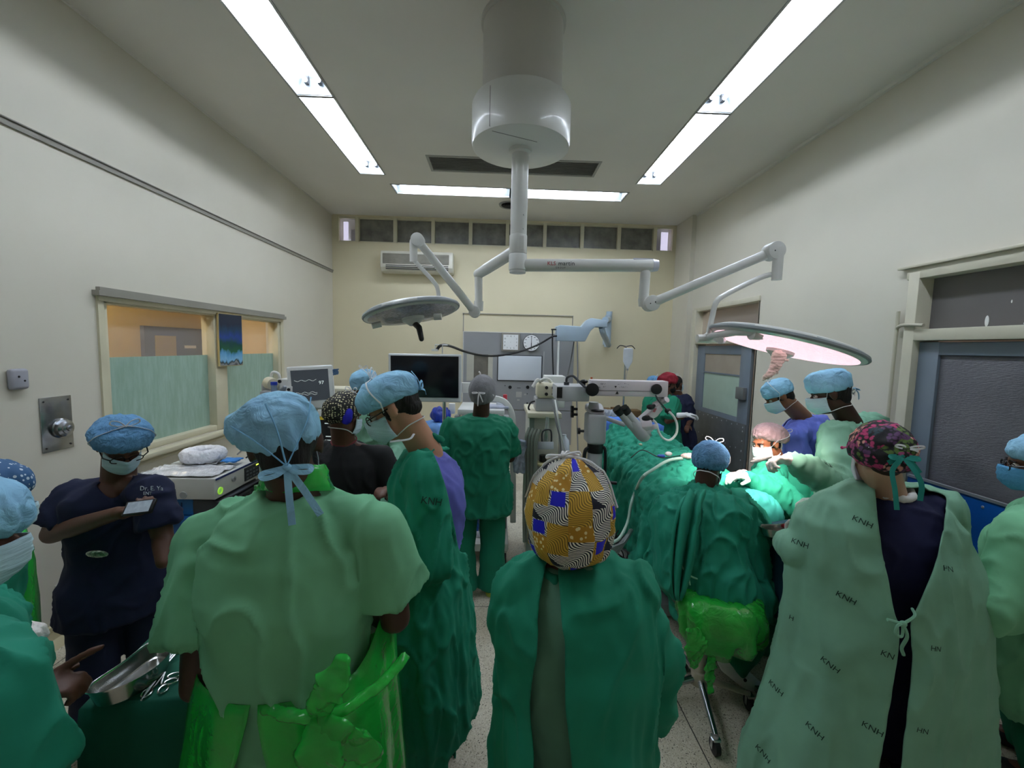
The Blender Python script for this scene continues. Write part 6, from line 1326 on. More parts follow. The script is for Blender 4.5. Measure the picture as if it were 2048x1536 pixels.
g = G(); g.tube(bez([lp(H, (-.064, .06, -.105)), lp(H, (-.075, -.01, -.13)), at(832, 866, 1.7), k0], 6), .0045, 6, flat=.4); obj('mask_tie', g, strap, p)
# ---- G: nurse in deep green scrubs, from behind
S = skel(at(958, 985, 3.25), at(962, 832, 3.27), at(966, 786, 3.24), 6, hy=10, hp=14, hs=1.02, wk=1.22, dk=1.25, sh=.205,
    L=(at(902, 856, 3.27), at(884, 935, 3.2), at(905, 960, 3.4)), R=(at(1012, 856, 3.27), at(1020, 915, 3.35), at(1018, 900, 3.6)),
    legs=[(at(930, 1000, 3.25), at(925, 1095, 3.23), at(928, 1168, 3.2)), (at(985, 1000, 3.25), at(985, 1095, 3.25), at(983, 1165, 3.24))])
p = root('nurse in dark green scrubs and white hair net at the white tower', S)
body(S, SK['dark'], p, hands='LR', vox=.008); hair(S, p, k=1.1)
top_(S, GN, p, infl=.03, sl=.85, slr=(.08, .085), hem=-.13, amp=.007, seed=14, bell=.015); trousers(S, GN, p, flare=.105, knee=.1)
shoes(S, mat('yellow_rubber', '#c9c92f', rough=.45, var=0), p, mat('pale_yellow_sole', '#c6cf5a', rough=.5, var=0))
cc = obj('hair_net', capmesh(S, c=(0, -.025, .015), r=(.1, .12, .118), tilt=35, tmax=128, pleat=.02, amp=.004, f=20, seed=15), CG, p)
bow(S, (0, -.14, -.015), cc, strap, .9, .008, ((-.0, -.1), (.035, -.07)), up=-.6, name='mask_bow')
g = G()
for x in (-1, 1): g.tube([lp(S['H'], q) for q in bez([(x*.085, .0, -.04), (x*.09, -.06, -.02), (x*.05, -.12, -.01), (0, -.142, -.015)], 5)], .004, 6)
obj('mask_tie', g, strap, cc)
# ---- O group at the far wall
S = skel(at(1332, 885, 5.55), at(1334, 792, 5.5), at(1336, 768, 5.5), 95, hy=105, hp=15, hs=1.05, wk=1.25, dk=1.3,
    R=(at(1345, 808, 5.35), at(1335, 842, 5.25), at(1368, 830, 5.2)), L=(at(1335, 808, 5.7), at(1345, 840, 5.7), at(1365, 835, 5.6)))
p = root('person in dark red cap and green scrubs by the far door', S)
body(S, SK['brown'], p, hands='', vox=.011); hair(S, p, k=1.08); top_(S, GN, p, infl=.025, sl=.9, slr=(.09, .095), hem=-.25, amp=.008, seed=16); trousers(S, GN, p); shoes(S, shoeb, p)
obj('red_cap', capmesh(S, c=(0, -.02, .045), r=(.1, .12, .095), tilt=15, tmax=110, amp=.012, f=12, seed=17), cloth('dark_red_cotton', '#8e2030', bump=.8, var=.2), p)
g = G(); g.ell(lp(S['H'], (0, .055, -.05)), (.06, .06, .055), S['H']['M']); obj('black_mask', g, mat('mask_black', '#121214', rough=.8, var=0), p)
glove(p, S['R'][2], (1, 0, .1), (0, 0, -1), -1, 30, s=1.1, m=mat('white_glove', '#dfe1e4', rough=.5, var=.03))
S = skel(at(1362, 882, 6.0), at(1356, 790, 6.0), at(1354, 768, 6.0), 60, hy=60, wk=1.1, R=(at(1372, 800, 5.9), at(1381, 838, 5.9), at(1376, 850, 5.7)))
p = root('person in navy scrubs standing behind the one in the dark red cap', S)
body(S, SK['brown'], p, hands='R', vox=.011); hair(S, p); top_(S, NV, p, infl=.035, sl=.95, slr=(.08, .085), hem=-.22, amp=.006, seed=18); trousers(S, NV, p); shoes(S, shoeb, p); mask(S, p)
S = skel(at(1304, 890, 5.95), at(1304, 790, 5.95), at(1306, 771, 5.9), -60, hy=-70, wk=1)
p = root('person in a grey blue cap mostly hidden by the end of the microscope arm', S)
body(S, SK['brown'], p, hands='', vox=.012); top_(S, GN, p, infl=.03, sl=.9, hem=-.2, seed=19); trousers(S, GN, p); shoes(S, shoeb, p); obj('surgical_cap', capmesh(S, seed=2), CB2, p); mask(S, p)
# ---- L: man in bright blue scrubs leaning in
S = skel(at(1618, 1000, 3.3), at(1606, 836, 3.25), at(1558, 792, 3.18), -75, hy=-72, hp=34, hs=.98, wk=1.0, sh=.165,
    L=(at(1590, 875, 3.05), at(1598, 960, 3.0), at(1580, 1000, 2.98)), R=(at(1640, 850, 3.4), at(1655, 930, 3.4), at(1640, 980, 3.3)))
p = root('man in bright blue scrubs and blue cap leaning over the table', S)
body(S, SK['mid'], p, hands='LR', vox=.008); hair(S, p); top_(S, LB, p, infl=.028, sl=.85, slr=(.075, .085), hem=-.15, amp=.007, seed=20, cutf=lambda q: q.y > .04 and q.z > at(1600, 868, 3.2).z and abs(q.x) < (q.z-at(1600, 868, 3.2).z)*.8)
trousers(S, LB, p); shoes(S, shoeb, p); eyes(S, p)
obj('surgical_cap', capmesh(S, c=(0, -.012, .045), r=(.09, .112, .085), tilt=10, tmax=108, box=.85, amp=.008, f=12, seed=21), CB, p); mask(S, p, knot=(0, .01, .135))
# ---- K: tall man in the pale green gown
S = skel(at(1690, 1010, 2.65), at(1702, 848, 2.66), at(1660, 787, 2.6), -60, hy=-58, hp=18, hs=1.04, wk=1.1, dk=1.1, sh=.19,
    L=(at(1672, 872, 2.5), at(1672, 972, 2.32), at(1588, 920, 2.3)), R=(at(1745, 850, 2.9), at(1745, 960, 2.95), at(1655, 990, 2.6)))
p = root('tall man in pale green gown, blue cap and white gloves reaching over the table', S)
body(S, SK['dark'], p, hands='', vox=.0075); hair(S, p); eyes(S, p)
cc = obj('surgical_cap', capmesh(S, c=(0, -.005, .052), r=(.092, .115, .09), tilt=4, tmax=100, box=.55, amp=.007, f=12, seed=22), CB, p)
bow(S, (0, -.12, .0), cc, CB, .9, .014, ((-.02, -.06), (.03, -.07)), up=-.4, name='cap_tie')
m_ = mask(S, p, knot=(0, -.1, -.02), out=.004, cap_r=(.085, .1, .1))
trousers(S, GL, p); shoes(S, shoeb, p)
def ex(g):
    g.limb([S['neck']-V((0, 0, .05)), S['L'][0]], [.07, .085], 16); g.limb([S['neck']-V((0, 0, .05)), S['R'][0]], [.07, .085], 16)
    g.limb([S['L'][0], S['L'][1], S['L'][1]*.2+S['L'][2]*.8, S['L'][2]], [.085, .085, .06, .045], 16); g.limb([S['R'][0], S['R'][1], S['R'][2]], [.085, .08, .05], 16)
rows = [(1600, 1790, 1250, .22), (1620, 1780, 1120, .22), (1640, 1775, 1000, .2), (1645, 1775, 930, .19), (1650, 1770, 880, .17), (1668, 1745, 848, .1)]
gw = gown(sil(rows, 2.68, .2), GL, p, extra=ex, amp=.010, f=8, seed=5, lamp=.03, S=S, ti=.035)
printtext('KNH', .034, 1658, 932, 2.5, gw, KNH)
glove(p, S['L'][2], (-.95, .1, .06), (-.1, -.3, -.9), -1, 38, s=1.15, point=True, cuffdir=S['L'][1]-S['L'][2] if False else (S['L'][1]-S['L'][2]).normalized())
glove(p, at(1648, 1000, 2.35), (-.95, .1, -.1), (0, -.2, -1), -1, 45, s=1.1, cuffdir=(.95, .1, .15))
g = G(); e_ = at(1516, 921, 2.28); g.limb([at(1540, 913, 2.28), e_, at(1503, 924, 2.28)], [.012, .011, .008]); solo('gauze_stick', organic(g, 'g', .004), glovem, 'cream wrapped stick held out in the glove of the tall man in pale green', 'instrument')
# ---- J: woman with pink hair net opposite the surgeon
S = skel(at(1580, 1075, 3.08), at(1556, 930, 3.0), at(1533, 885, 2.95), -95, hy=-104, hp=14, hr=4, hs=.98, wk=1.0, sh=.165,
    L=(at(1528, 955, 2.78), at(1580, 1010, 2.62), at(1500, 955, 2.68)), R=(at(1600, 955, 3.1), at(1560, 1030, 3.0), at(1500, 960, 2.85)))
p = root('woman in pink hair net and green gown facing the camera across the table', S)
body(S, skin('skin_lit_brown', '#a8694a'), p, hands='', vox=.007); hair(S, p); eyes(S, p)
obj('hair_net', capmesh(S, c=(0, -.045, .04), r=(.102, .13, .092), tilt=24, tmax=114, pleat=.04, np_=22, amp=.006, f=18, seed=24), CP, p); mask(S, p, m=mat('mask_white', '#dfe3e6', rough=.85, var=.03), knot=(0, -.14, .03), cap_r=(.09, .1, .09))
def ex(g):
    for q in (S['L'], S['R']): g.limb([S['neck']-V((0, 0, .04)), q[0], q[1], q[1]*.25+q[2]*.75, q[2]], [.07, .082, .085, .06, .045], 16)
rows = [(1500, 1640, 1250, .2), (1498, 1640, 1100, .2), (1500, 1625, 1020, .19), (1505, 1615, 970, .17), (1522, 1590, 930, .1)]
gown(sil(rows, 3.05, .2), GD, p, extra=ex, amp=.012, f=9, seed=6, S=S); trousers(S, GN, p); shoes(S, shoeb, p)
glove(p, S['L'][2], (-.6, -.1, .12), (0, 0, -1), 1, 25, s=1.1, cuffdir=(S['L'][1]-S['L'][2]).normalized(), cl=.1)
glove(p, at(1488, 948, 2.8), (-.8, -.3, .0), (0, 0, -1), -1, 35, s=1.05, cuffdir=(S['R'][1]-S['R'][2]).normalized(), cl=.1)
# ---- I: seated surgeon
hip = at(1410, 1185, 2.22); kn = at(1625, 1165, 2.42); an = at(1462, 1320, 2.28)
S = skel(hip, at(1408, 985, 2.42), at(1420, 930, 2.46), 55, hy=40, hp=42, hs=1.0, wk=1.15, dk=1.15, sh=.19, hunch=.07,
    L=(at(1360, 1015, 2.5), at(1375, 1080, 2.65), at(1450, 985, 2.8)), R=(at(1470, 1020, 2.32), at(1530, 1085, 2.45), at(1495, 1000, 2.7)),
    legs=[(hip+V((.02, .08, -.04)), at(1530, 1165, 2.65), at(1530, 1290, 2.6)), (hip+V((.03, -.06, -.04)), kn, an, an+V((.16, .02, -.17)))])
p = root('surgeon in blue bouffant cap and dark green gown seated on the green wrapped stool', S)
body(S, SK['dark'], p, hands='', vox=.009); hair(S, p)
for q_, s_ in ((S['L'], 1), (S['R'], -1)): glove(p, q_[2], (q_[2]-q_[1]).normalized(), (0, 0, -1), s_, 35)
cc = obj('bouffant_cap', capmesh(S, c=(0, -.03, .03), r=(.1, .12, .105), tilt=34, tmax=122, pleat=.03, np_=24, amp=.006, f=18, seed=26), CB2, p); mask(S, p, knot=(-.0, -.03, .145), cap_r=(.104, .118, .1))
trousers(S, GN, p, flare=.085, knee=.1, top=0)
g = G(); f0 = an+V((-.02, 0, -.03)); f1 = an+V((.19, .02, -.2)); g.limb([f0, f0*.5+f1*.5, f1], [.048, .05, .042], 14); g.limb([f0+V((-.02, 0, .02)), f0+V((.03, 0, .05))], [.04, .04]); me = organic(g, 's', .006, 3); sh_ = obj('clog', me, mat('bright_white_clog', '#f2efe8', rough=.4, var=.03), p)
g = G(); g.cyl(f0*.6+f1*.4+V((0, -.05, .01)), f0*.6+f1*.4+V((0, -.056, .01)), .009); obj('strap_button', g, dark, sh_)
def ex(g):
    for q in (S['L'], S['R']): g.limb([S['neck']-V((0, 0, .04)), q[0], q[1], q[2]], [.075, .095, .09, .06], 16)
    g.limb([hip+V((.03, -.06, .0)), kn+V((-.05, 0, .01))], [.17, .11], 18); g.limb([hip+V((.02, .08, .0)), at(1530, 1160, 2.65)], [.15, .1], 16)
rows = [(1345, 1500, 1235, .2), (1345, 1520, 1190, .24), (1355, 1530, 1120, .23), (1350, 1525, 1060, .22), (1348, 1500, 1015, .2), (1385, 1450, 978, .1)]
gw = gown(sil(rows, 2.36, .2), GS, p, extra=ex, amp=.014, f=8, seed=7, lamp=.02, S=S, ti=.06, vox=.009)
g = G(); R = []
for (a_, b_, y_, q_) in ((1372, 1410, 985, 2.22), (1352, 1400, 1020, 2.12), (1342, 1392, 1090, 2.08), (1340, 1378, 1150, 2.06), (1346, 1366, 1195, 2.05)): R.append([at(a_+(b_-a_)*k/14, y_+6*sin(k*1.3), q_+.03*sin(k*.9)) for k in range(15)])
g.loft(R, False, closed=False); me = modmesh(g.mesh('p', 180), [('SUBSURF', dict(levels=2, render_levels=2)), ('SOLIDIFY', dict(thickness=.005))]); obj('gown_flap', fold(me, .01, 9), GS, p)
g = G(); g.tube(bez([at(1362, 1130, 2.08), at(1378, 1150, 2.07), at(1405, 1160, 2.07), at(1440, 1157, 2.08), at(1475, 1150, 2.1)], 6), .005, 6); g.ell(at(1376, 1148, 2.06), (.014, .01, .014)); g.tube([at(1376, 1148, 2.06), at(1380, 1170, 2.05)], .004); obj('waist_tie', g, GL, p)
# ---- H: woman with the yellow printed cap, foreground centre
S = skel(at(1150, 1490, 1.24), at(1140, 1120, 1.22), at(1138, 1043, 1.22), 4, hy=4, hp=22, hs=1.02, wk=1.05, sh=.18, hunch=.05,
    R=(at(1262, 1185, 1.2), at(1322, 1330, 1.2), at(1275, 1345, 1.45)), L=(at(1045, 1180, 1.2), at(1030, 1350, 1.2), at(1060, 1340, 1.45)))
p = root('woman in yellow, navy and blue printed cap with an open dark green gown', S)
body(S, SK['brown'], p, hands='LR', vox=.008); hair(S, p)
GLD = cloth('dull_green_dress', '#5f9078', bump=.3, bscale=4)
top_(S, GLD, p, infl=.02, sl=.3, slr=(.055, .05), hem=-.45, amp=.004, f=5, seed=30, bell=.012, wk=.95); trousers(S, GLD, p); shoes(S, shoeb, p)
prt = bpy.data.materials.new('yellow_wax_print'); prt.use_nodes = True
def wax(m):
    N = m.node_tree.nodes; L = m.node_tree.links; b = N['Principled BSDF']; b.inputs['Roughness'].default_value = .75
    def mth(op, a, c=None, d=None):
        n = N.new('ShaderNodeMath'); n.operation = op
        for i, x in enumerate((a, c, d)):
            if x is None: continue
            if isinstance(x, (int, float)): n.inputs[i].default_value = x
            else: L.new(x, n.inputs[i])
        return n.outputs[0]
    uv = N.new('ShaderNodeUVMap'); uv.uv_map = 'uv'; s = N.new('ShaderNodeSeparateXYZ'); L.new(uv.outputs[0], s.inputs[0])
    u = mth('MULTIPLY', s.outputs[0], 14.0); v = mth('MULTIPLY', s.outputs[1], 7.5)
    nz = N.new('ShaderNodeTexNoise'); nz.inputs['Scale'].default_value = 9; tc = N.new('ShaderNodeTexCoord'); L.new(tc.outputs['Object'], nz.inputs['Vector'])
    u = mth('ADD', u, mth('MULTIPLY', nz.outputs[0], .5)); 
    fu, fv = mth('FRACT', u), mth('FRACT', v); iu, iv = mth('FLOOR', u), mth('FLOOR', v)
    # curved stripes
    w = mth('ADD', mth('MULTIPLY', mth('ADD', u, v), 5.0), mth('MULTIPLY', mth('SINE', mth('MULTIPLY', mth('SUBTRACT', u, v), 3.1416)), 1.6)); st = mth('GREATER_THAN', mth('FRACT', w), .5)
    cell = mth('MODULO', mth('ADD', iu, mth('MULTIPLY', iv, 2.0)), 5.0)
    goldc, white, navy, brown, blue = [lin(x) for x in ('#dcae3a', '#f2eee2', '#171a2e', '#8a6a1e', '#1c1cd0')]
    def mix(f, a, c):
        n = N.new('ShaderNodeMix'); n.data_type = 'RGBA'; L.new(f, n.inputs[0])
        for i, x in ((6, a), (7, c)):
            if isinstance(x, tuple): n.inputs[i].default_value = x
            else: L.new(x, n.inputs[i])
        return n.outputs[2]
    A = mix(st, goldc, brown); B = mix(st, navy, white)
    is1 = mth('MAXIMUM', mth('COMPARE', cell, 1.0, .1), mth('COMPARE', cell, 4.0, .1)); is3 = mth('COMPARE', cell, 3.0, .1); isb = mth('COMPARE', mth('MODULO', mth('ADD', iu, mth('MULTIPLY', iv, 3.0)), 7.0), 0.0, .1)
    col = mix(mth('MAXIMUM', is1, is3), A, B)
    tri = mth('LESS_THAN', mth('ADD', fu, fv), .75); col = mix(mth('MULTIPLY', is3, tri), col, navy)
    ins = mth('MULTIPLY', mth('MULTIPLY', mth('GREATER_THAN', fu, .12), mth('LESS_THAN', fu, .85)), mth('MULTIPLY', mth('GREATER_THAN', fv, .1), mth('LESS_THAN', fv, .95)))
    vo = N.new('ShaderNodeTexVoronoi'); vo.inputs['Scale'].default_value = 75; L.new(tc.outputs['Object'], vo.inputs['Vector'])
    fl = mix(mth('LESS_THAN', vo.outputs['Distance'], .33), lin('#b9861f'), lin('#e8d9a0')); isf = mth('COMPARE', mth('MODULO', mth('ADD', mth('MULTIPLY', iu, 3.0), iv), 7.0), 3.0, .1); col = mix(isf, col, fl)
    col = mix(mth('MULTIPLY', isb, ins), col, blue); L.new(col, b.inputs['Base Color'])
wax(prt)
cc = obj('printed_cap', capmesh(S, c=(0, -.035, .02), r=(.122, .14, .155), tilt=16, tmax=140, box=.92, pleat=.03, np_=11, amp=.012, f=9, seed=31, gath=.12, rim=.7), prt, p)
H = S['H']; k_ = tuple(onc(S, (-.15, -.42, .85), .006))
surfbow(S, (-.15, -.42, .85), cc)
for d_ in ((-1, -.3, .25), (1, -.35, .1), (-.9, .2, .6)):
    pts = [onc(S, V(d_).normalized().lerp(V((-.15, -.42, .85)).normalized(), i/14), .005) for i in range(15)]; pts = [q for q in pts if q is not None]
    g = G(); g.tube([lp(H, q) for q in pts], .004, 6, flat=.5); obj('mask_tie', g, strap, cc)
mask(S, p, hi=False, low=False)
xr_ = lambda py, px, y=1.1: at(px, py, y).x
rows = [(962, 1318, 1760, .24), (985, 1305, 1536, .24), (992, 1302, 1450, .24), (1002, 1300, 1380, .23), (1006, 1310, 1280, .22), (1010, 1308, 1215, .19), (1032, 1262, 1165, .14), (1080, 1205, 1125, .085)]
def ex(g): g.limb([at(1262, 1190, 1.22), at(1316, 1325, 1.2), at(1300, 1390, 1.24)], [.06, .062, .055], 18); g.tube([at(1316, 1325, 1.2), at(1296, 1400, 1.24), at(1290, 1430, 1.26)], [.06, .07, .05], 18); g.limb([at(1040, 1185, 1.2), at(1032, 1350, 1.2)], [.05, .06], 16)
def op(q):
    if q.y > S['pel'].y-.02: return False
    px, pz = proj(q)
    if pz < 1118: return False
    return 1088-min(1, max(0, (pz-1150)/200))*24+4*sin(pz*.03) < px < 1120+max(0, (pz-1200)/300)*20+3*sin(pz*.021)
gw = gown(sil(rows, 1.22, .2), GD, p, extra=ex, amp=.009, f=6, seed=8, lamp=.035, lobes=10, cutf=op, vox=.008, S=S, ti=.05)
g = G(); g.tube([S['neck']+V((.09*cos(a), .085*sin(a), -.015+.012*sin(a))) for a in [radians(-60+i*300/30-0) for i in range(31)]], .015, 8); me = fold(organic(g, 'c', .006), .006, 18); obj('gown_collar', me, GD, p)
# ---- M: woman with the floral cap, pale green printed gown open over navy
S = skel(at(1790, 1385, 1.7), at(1775, 990, 1.7), at(1755, 912, 1.67), 15, hy=14, hp=14, hs=1.0, wk=1.08, sh=.2,
    L=(at(1662, 1042, 1.7), at(1590, 1110, 1.75), at(1640, 1060, 2.0)), R=(at(1880, 1020, 1.7), at(1915, 1200, 1.65), at(1860, 1200, 1.9)))
p = root('person in floral cap with turquoise ties and pale green gown open over navy scrubs', S)
body(S, SK['pale'], p, hands='R', vox=.0075); glove(p, S['L'][2], (-.3, .9, .1), (0, 0, -1), 1, 35, cuffdir=(S['L'][1]-S['L'][2]).normalized()); hair(S, p, m=mat('brown_hair', '#3a2b20', rough=.7, var=.2))
NV2 = cloth('navy_violet_scrub', '#1b1f45', bump=.3, bscale=6)
top_(S, NV2, p, infl=.02, sl=.6, slr=(.062, .06), hem=-.2, amp=.005, seed=33); trousers(S, NV2, p); shoes(S, shoeb, p)
flo = bpy.data.materials.new('floral_print'); flo.use_nodes = True
def flof(m):
    N = m.node_tree.nodes; L = m.node_tree.links; b = N['Principled BSDF']; b.inputs['Roughness'].default_value = .7
    tc = N.new('ShaderNodeTexCoord'); v = N.new('ShaderNodeTexVoronoi'); v.inputs['Scale'].default_value = 24; L.new(tc.outputs['Object'], v.inputs['Vector'])
    v2 = N.new('ShaderNodeTexVoronoi'); v2.inputs['Scale'].default_value = 60; L.new(tc.outputs['Object'], v2.inputs['Vector'])
    sp = N.new('ShaderNodeSeparateColor'); L.new(v.outputs['Color'], sp.inputs[0])
    r = N.new('ShaderNodeValToRGB'); r.color_ramp.interpolation = 'CONSTANT'; e = r.color_ramp.elements; e[0].color = lin('#c23b72'); e[1].color = lin('#5f3a66'); e[1].position = .22
    for p_, c in ((.38, '#e0a090'), (.55, '#1c1d22'), (.68, '#a8487a'), (.8, '#5d7a3a'), (.88, '#24404a')): x = e.new(p_); x.color = lin(c)
    L.new(sp.outputs[0], r.inputs[0])
    r2 = N.new('ShaderNodeValToRGB'); e = r2.color_ramp.elements; e[0].position = .42; e[0].color = (1, 1, 1, 1); e[1].position = .62; e[1].color = (0, 0, 0, 1); L.new(v2.outputs['Distance'], r2.inputs[0])
    mx = N.new('ShaderNodeMix'); mx.data_type = 'RGBA'; L.new(r2.outputs[0], mx.inputs[0]); mx.inputs[6].default_value = lin('#15151a'); L.new(r.outputs[0], mx.inputs[7]); L.new(mx.outputs[2], b.inputs['Base Color'])
flof(flo)
cc = obj('floral_cap', capmesh(S, c=(0, -.03, .03), r=(.1, .122, .108), tilt=24, tmax=124, pleat=.03, np_=13, amp=.009, f=13, seed=34), flo, p)
tq = mat('turquoise_ribbon', '#1c8a80', rough=.7, var=.05); H = S['H']
bow(S, (-.0, -.146, .0), cc, tq, .9, .018, ((-.05, -.03), (.05, -.06)), up=-.6, name='cap_tie')
g = G(); g.ribbon([lp(H, q) for q in bez([(.0, -.15, .0), (-.02, -.165, -.02), (-.045, -.165, -.06), (-.04, -.165, -.13), (-.035, -.16, -.2)], 6)], .017, .0015, up=H['M'] @ V((0, -1, 0))); g.ribbon([lp(H, q) for q in bez([(.0, -.15, .0), (.025, -.165, -.05), (.045, -.165, -.1), (.04, -.16, -.16)], 6)], .018, .0015, up=H['M'] @ V((0, -1, 0))); obj('cap_tie_tails', g, tq, cc)
bow(S, (.02, -.146, .03), cc, strap, .9, .009, ((.03, -.01),), up=.5, name='mask_bow')
g = G(); g.tube([lp(H, q) for q in bez([(-.075, .03, .01), (-.098, -.03, .02), (-.07, -.11, .03), (.02, -.15, .03)], 6)], .005, 6, flat=.5); obj('mask_tie', g, strap, cc)
mask(S, p, m=mat('mask_white_back', '#d3d6da', rough=.8, var=0), hi=False, low=False, out=.012)
g = G(); g.limb([lp(H, (-.085, .075, .03)), lp(H, (-.09, .03, .03))], [.004, .004]); g.ell(lp(H, (-.085, .085, .03)), (.007,)*3); obj('pink_clip', g, mat('hot_pink', '#d0327c', rough=.4, var=0), cc)
g = G(); g.tube([S['neck']+V((.078*cos(a), .075*sin(a), .03+.02*sin(a))) for a in [2*pi*k/40 for k in range(40)]], .014, 8, closed=True); obj('mask_collar', fold(organic(g, 'c', .006), .006, 20), mat('white_gauze', '#d8dad8', rough=.9), p)
rows = [(1470, 1962, 1600, .27), (1492, 1958, 1500, .27), (1532, 1952, 1400, .27), (1566, 1945, 1300, .27), (1580, 1935, 1200, .26), (1588, 1922, 1110, .24), (1600, 1900, 1040, .19), (1640, 1865, 1000, .14), (1700, 1835, 972, .09)]
def ex(g): g.limb([at(1662, 1045, 1.7), at(1605, 1100, 1.72), at(1577, 1092, 1.8)], [.07, .075, .06], 16); g.limb([at(1880, 1040, 1.7), at(1905, 1180, 1.66)], [.07, .07], 16)
def op(q):
    if q.y > S['pel'].y-.03: return False
    px, py = proj(q)
    if py < 975: return False
    if py < 1240: t = max(0, (py-985)/255); l, r_ = 1750+42*t**1.3, 1893-72*t**2
    elif py < 1300: l, r_ = 1797, 1822
    else: t = (py-1300)/230; l, r_ = 1797-38*t, 1830-28*t
    return l < px < r_
gw = gown(sil(rows, 1.7, .2), GL, p, extra=ex, amp=.008, f=5, seed=9, lamp=.03, lobes=8, cutf=op, vox=.009, S=S, ti=.05)
for px, py, tl, s_, tx in ((1725, 1044, -.3, .05, 'KNH'), (1692, 1196, -.3, .05, 'KNH'), (1600, 1087, -.15, .05, 'KNH'), (1660, 1330, -.4, .05, 'KNH'), (1551, 1376, -.3, .05, 'KNH'), (1775, 1310, -.2, .05, 'KN'), (1629, 1462, -.35, .05, 'KNH'), (1745, 1458, -.2, .05, 'KNH'), (1527, 1507, -.4, .05, 'KNH'), (1895, 1138, 0, .045, 'HN'), (1872, 1298, -.1, .045, 'HN'), (1845, 1462, -.1, .045, 'HN'), (1583, 1236, -.1, .045, 'H'), (1812, 1385, 0, .04, 'N')): printtext(tx, s_*.62, px, py, 1.5, gw, KNH, tilt=tl)
g = G(); k0 = at(1806, 1248, 1.42); g.ell(k0, (.014, .01, .012)); g.tube(bez([k0, k0+V((-.03, -.01, -.0)), k0+V((-.035, -.01, -.03)), k0+V((-.01, -.01, -.04)), k0], 5), .005, 6); g.tube(bez([k0, k0+V((.01, -.01, -.04)), k0+V((.005, 0, -.09)), k0+V((.015, 0, -.12))], 5), .006, 6); g.tube(bez([k0, k0+V((.04, 0, .03)), k0+V((.06, .03, .04))], 5), .005, 6); g.tube([k0, k0+V((-.05, .01, .01))], .006); obj('waist_tie', g, GL, p)
# ---- N: person cut by the right edge
S = skel(at(2095, 1385, 1.78), at(2100, 1010, 1.76), at(2080, 930, 1.72), -50, hy=-52, hp=8, hs=1.0, wk=1.1,
    L=(at(2050, 1075, 1.6), at(1995, 1215, 1.55), at(1975, 1200, 1.7)), R=(at(2120, 1060, 1.95), at(2130, 1200, 1.95), at(2060, 1190, 1.95)))
p = root('person in green gown, glasses and blue mask cut off by the right edge', S)
body(S, SK['brown'], p, hands='L', vox=.009); hair(S, p); eyes(S, p); glasses(S, p)
obj('surgical_cap', capmesh(S, seed=3), CB, p); mask(S, p, m=mat('mask_strong_blue', '#5aa3d2', rough=.8, bump=.3, bscale=50, var=.05), ear=True)
def ex(g): g.limb([S['neck']-V((0, 0, .05)), S['L'][0], S['L'][1]], [.08, .09, .085], 16); g.tube([S['L'][1]-V((0, 0, -.05)), at(1972, 1238, 1.5)], [.08, .075], 16)
rows = [(2005, 2190, 1425, .2), (1985, 2200, 1390, .22), (1992, 2195, 1280, .22), (2000, 2190, 1180, .21), (2010, 2180, 1090, .18), (2060, 2140, 1020, .09)]
gown(sil(rows, 1.75, .2), GM, p, extra=ex, amp=.008, f=6, seed=10, S=S, ti=.035); trousers(S, GN, p, knee=.1, flare=.09); shoes(S, shoeb, p)
# ---- A: near left person with mask, dark green top, pointing hand
S = skel(at(-90, 1560, .95), at(-130, 1245, .93), at(-108, 1085, .93), 45, hy=42, hp=8, hs=1.0, wk=1.1, sh=.2,
    R=(at(-30, 1385, .74), at(10, 1580, .74), at(8, 1432, .86)), L=(at(-60, 1300, 1.15), at(0, 1450, 1.15), at(50, 1450, 1.1)))
p = root('person at the left edge in light blue bouffant cap with a bare pointing hand', S)
body(S, SK['brown'], p, hands='R', vox=.0065, R=dict(d=(.75, .3, .5), n=(-.2, .2, -.9), side=1, curl=55, point=True, s=1)); hair(S, p)
obj('bouffant_cap', capmesh(S, c=(0, -.005, .045), r=(.108, .128, .098), tilt=6, tmax=112, pleat=.04, np_=20, amp=.008, f=16, seed=41), CB, p); mask(S, p, knot=(0, -.03, .15), cap_r=(.102, .1, .1))
top_(S, GS, p, infl=.03, sl=.95, slr=(.085, .09), hem=-.3, amp=.008, seed=42); trousers(S, GS, p); shoes(S, shoeb, p)
# ---- A0: behind, printed cap, apron, gloved hand
S = skel(at(-60, 1400, 1.42), at(-62, 1085, 1.4), at(-38, 1005, 1.36), 50, hy=45, hp=12, hs=1.0, wk=1.05,
    R=(at(-90, 1160, 1.22), at(-100, 1330, 1.2), at(-35, 1290, 1.22)), L=(at(-60, 1130, 1.6), at(-60, 1290, 1.6), at(5, 1262, 1.45)))
p = root('left edge person in blue white printed cap and green apron', S)
body(S, SK['brown'], p, hands='', vox=.009); hair(S, p)
pc = bpy.data.materials.new('blue_white_cap_print'); pc.use_nodes = True; dotsf(pc, '#2d5c8a', '#c9d6e2', 60, .3)
obj('printed_cap', capmesh(S, c=(0, -.015, .04), r=(.1, .12, .095), seed=43), pc, p); mask(S, p)
top_(S, GD, p, infl=.03, sl=.9, slr=(.08, .08), hem=-.3, seed=44); trousers(S, GD, p); shoes(S, shoeb, p)
g = G(); R = []
for z_, w_ in ((.58, .1), (.45, .14), (.3, .19), (0, .2), (-.35, .22)): R.append([S['pel']+S['fw']*(.17*(1 if z_ < .5 else .9)+.0)*cos(radians(a))+S['rt']*w_*sin(radians(a))+V((0, 0, z_)) for a in range(-80, 81, 8)])
g.loft(R, False, closed=False); me = modmesh(g.mesh('a', 180), [('SOLIDIFY', dict(thickness=.003))]); fold(me, .008, 9); obj('plastic_apron', me, green_plastic, p)
glove(p, S['R'][2], (.8, .1, .35), (-.2, 0, -1), 1, 55, s=1.05); glove(p, S['L'][2], (.9, -.3, .1), (0, 0, -1), -1, 50)
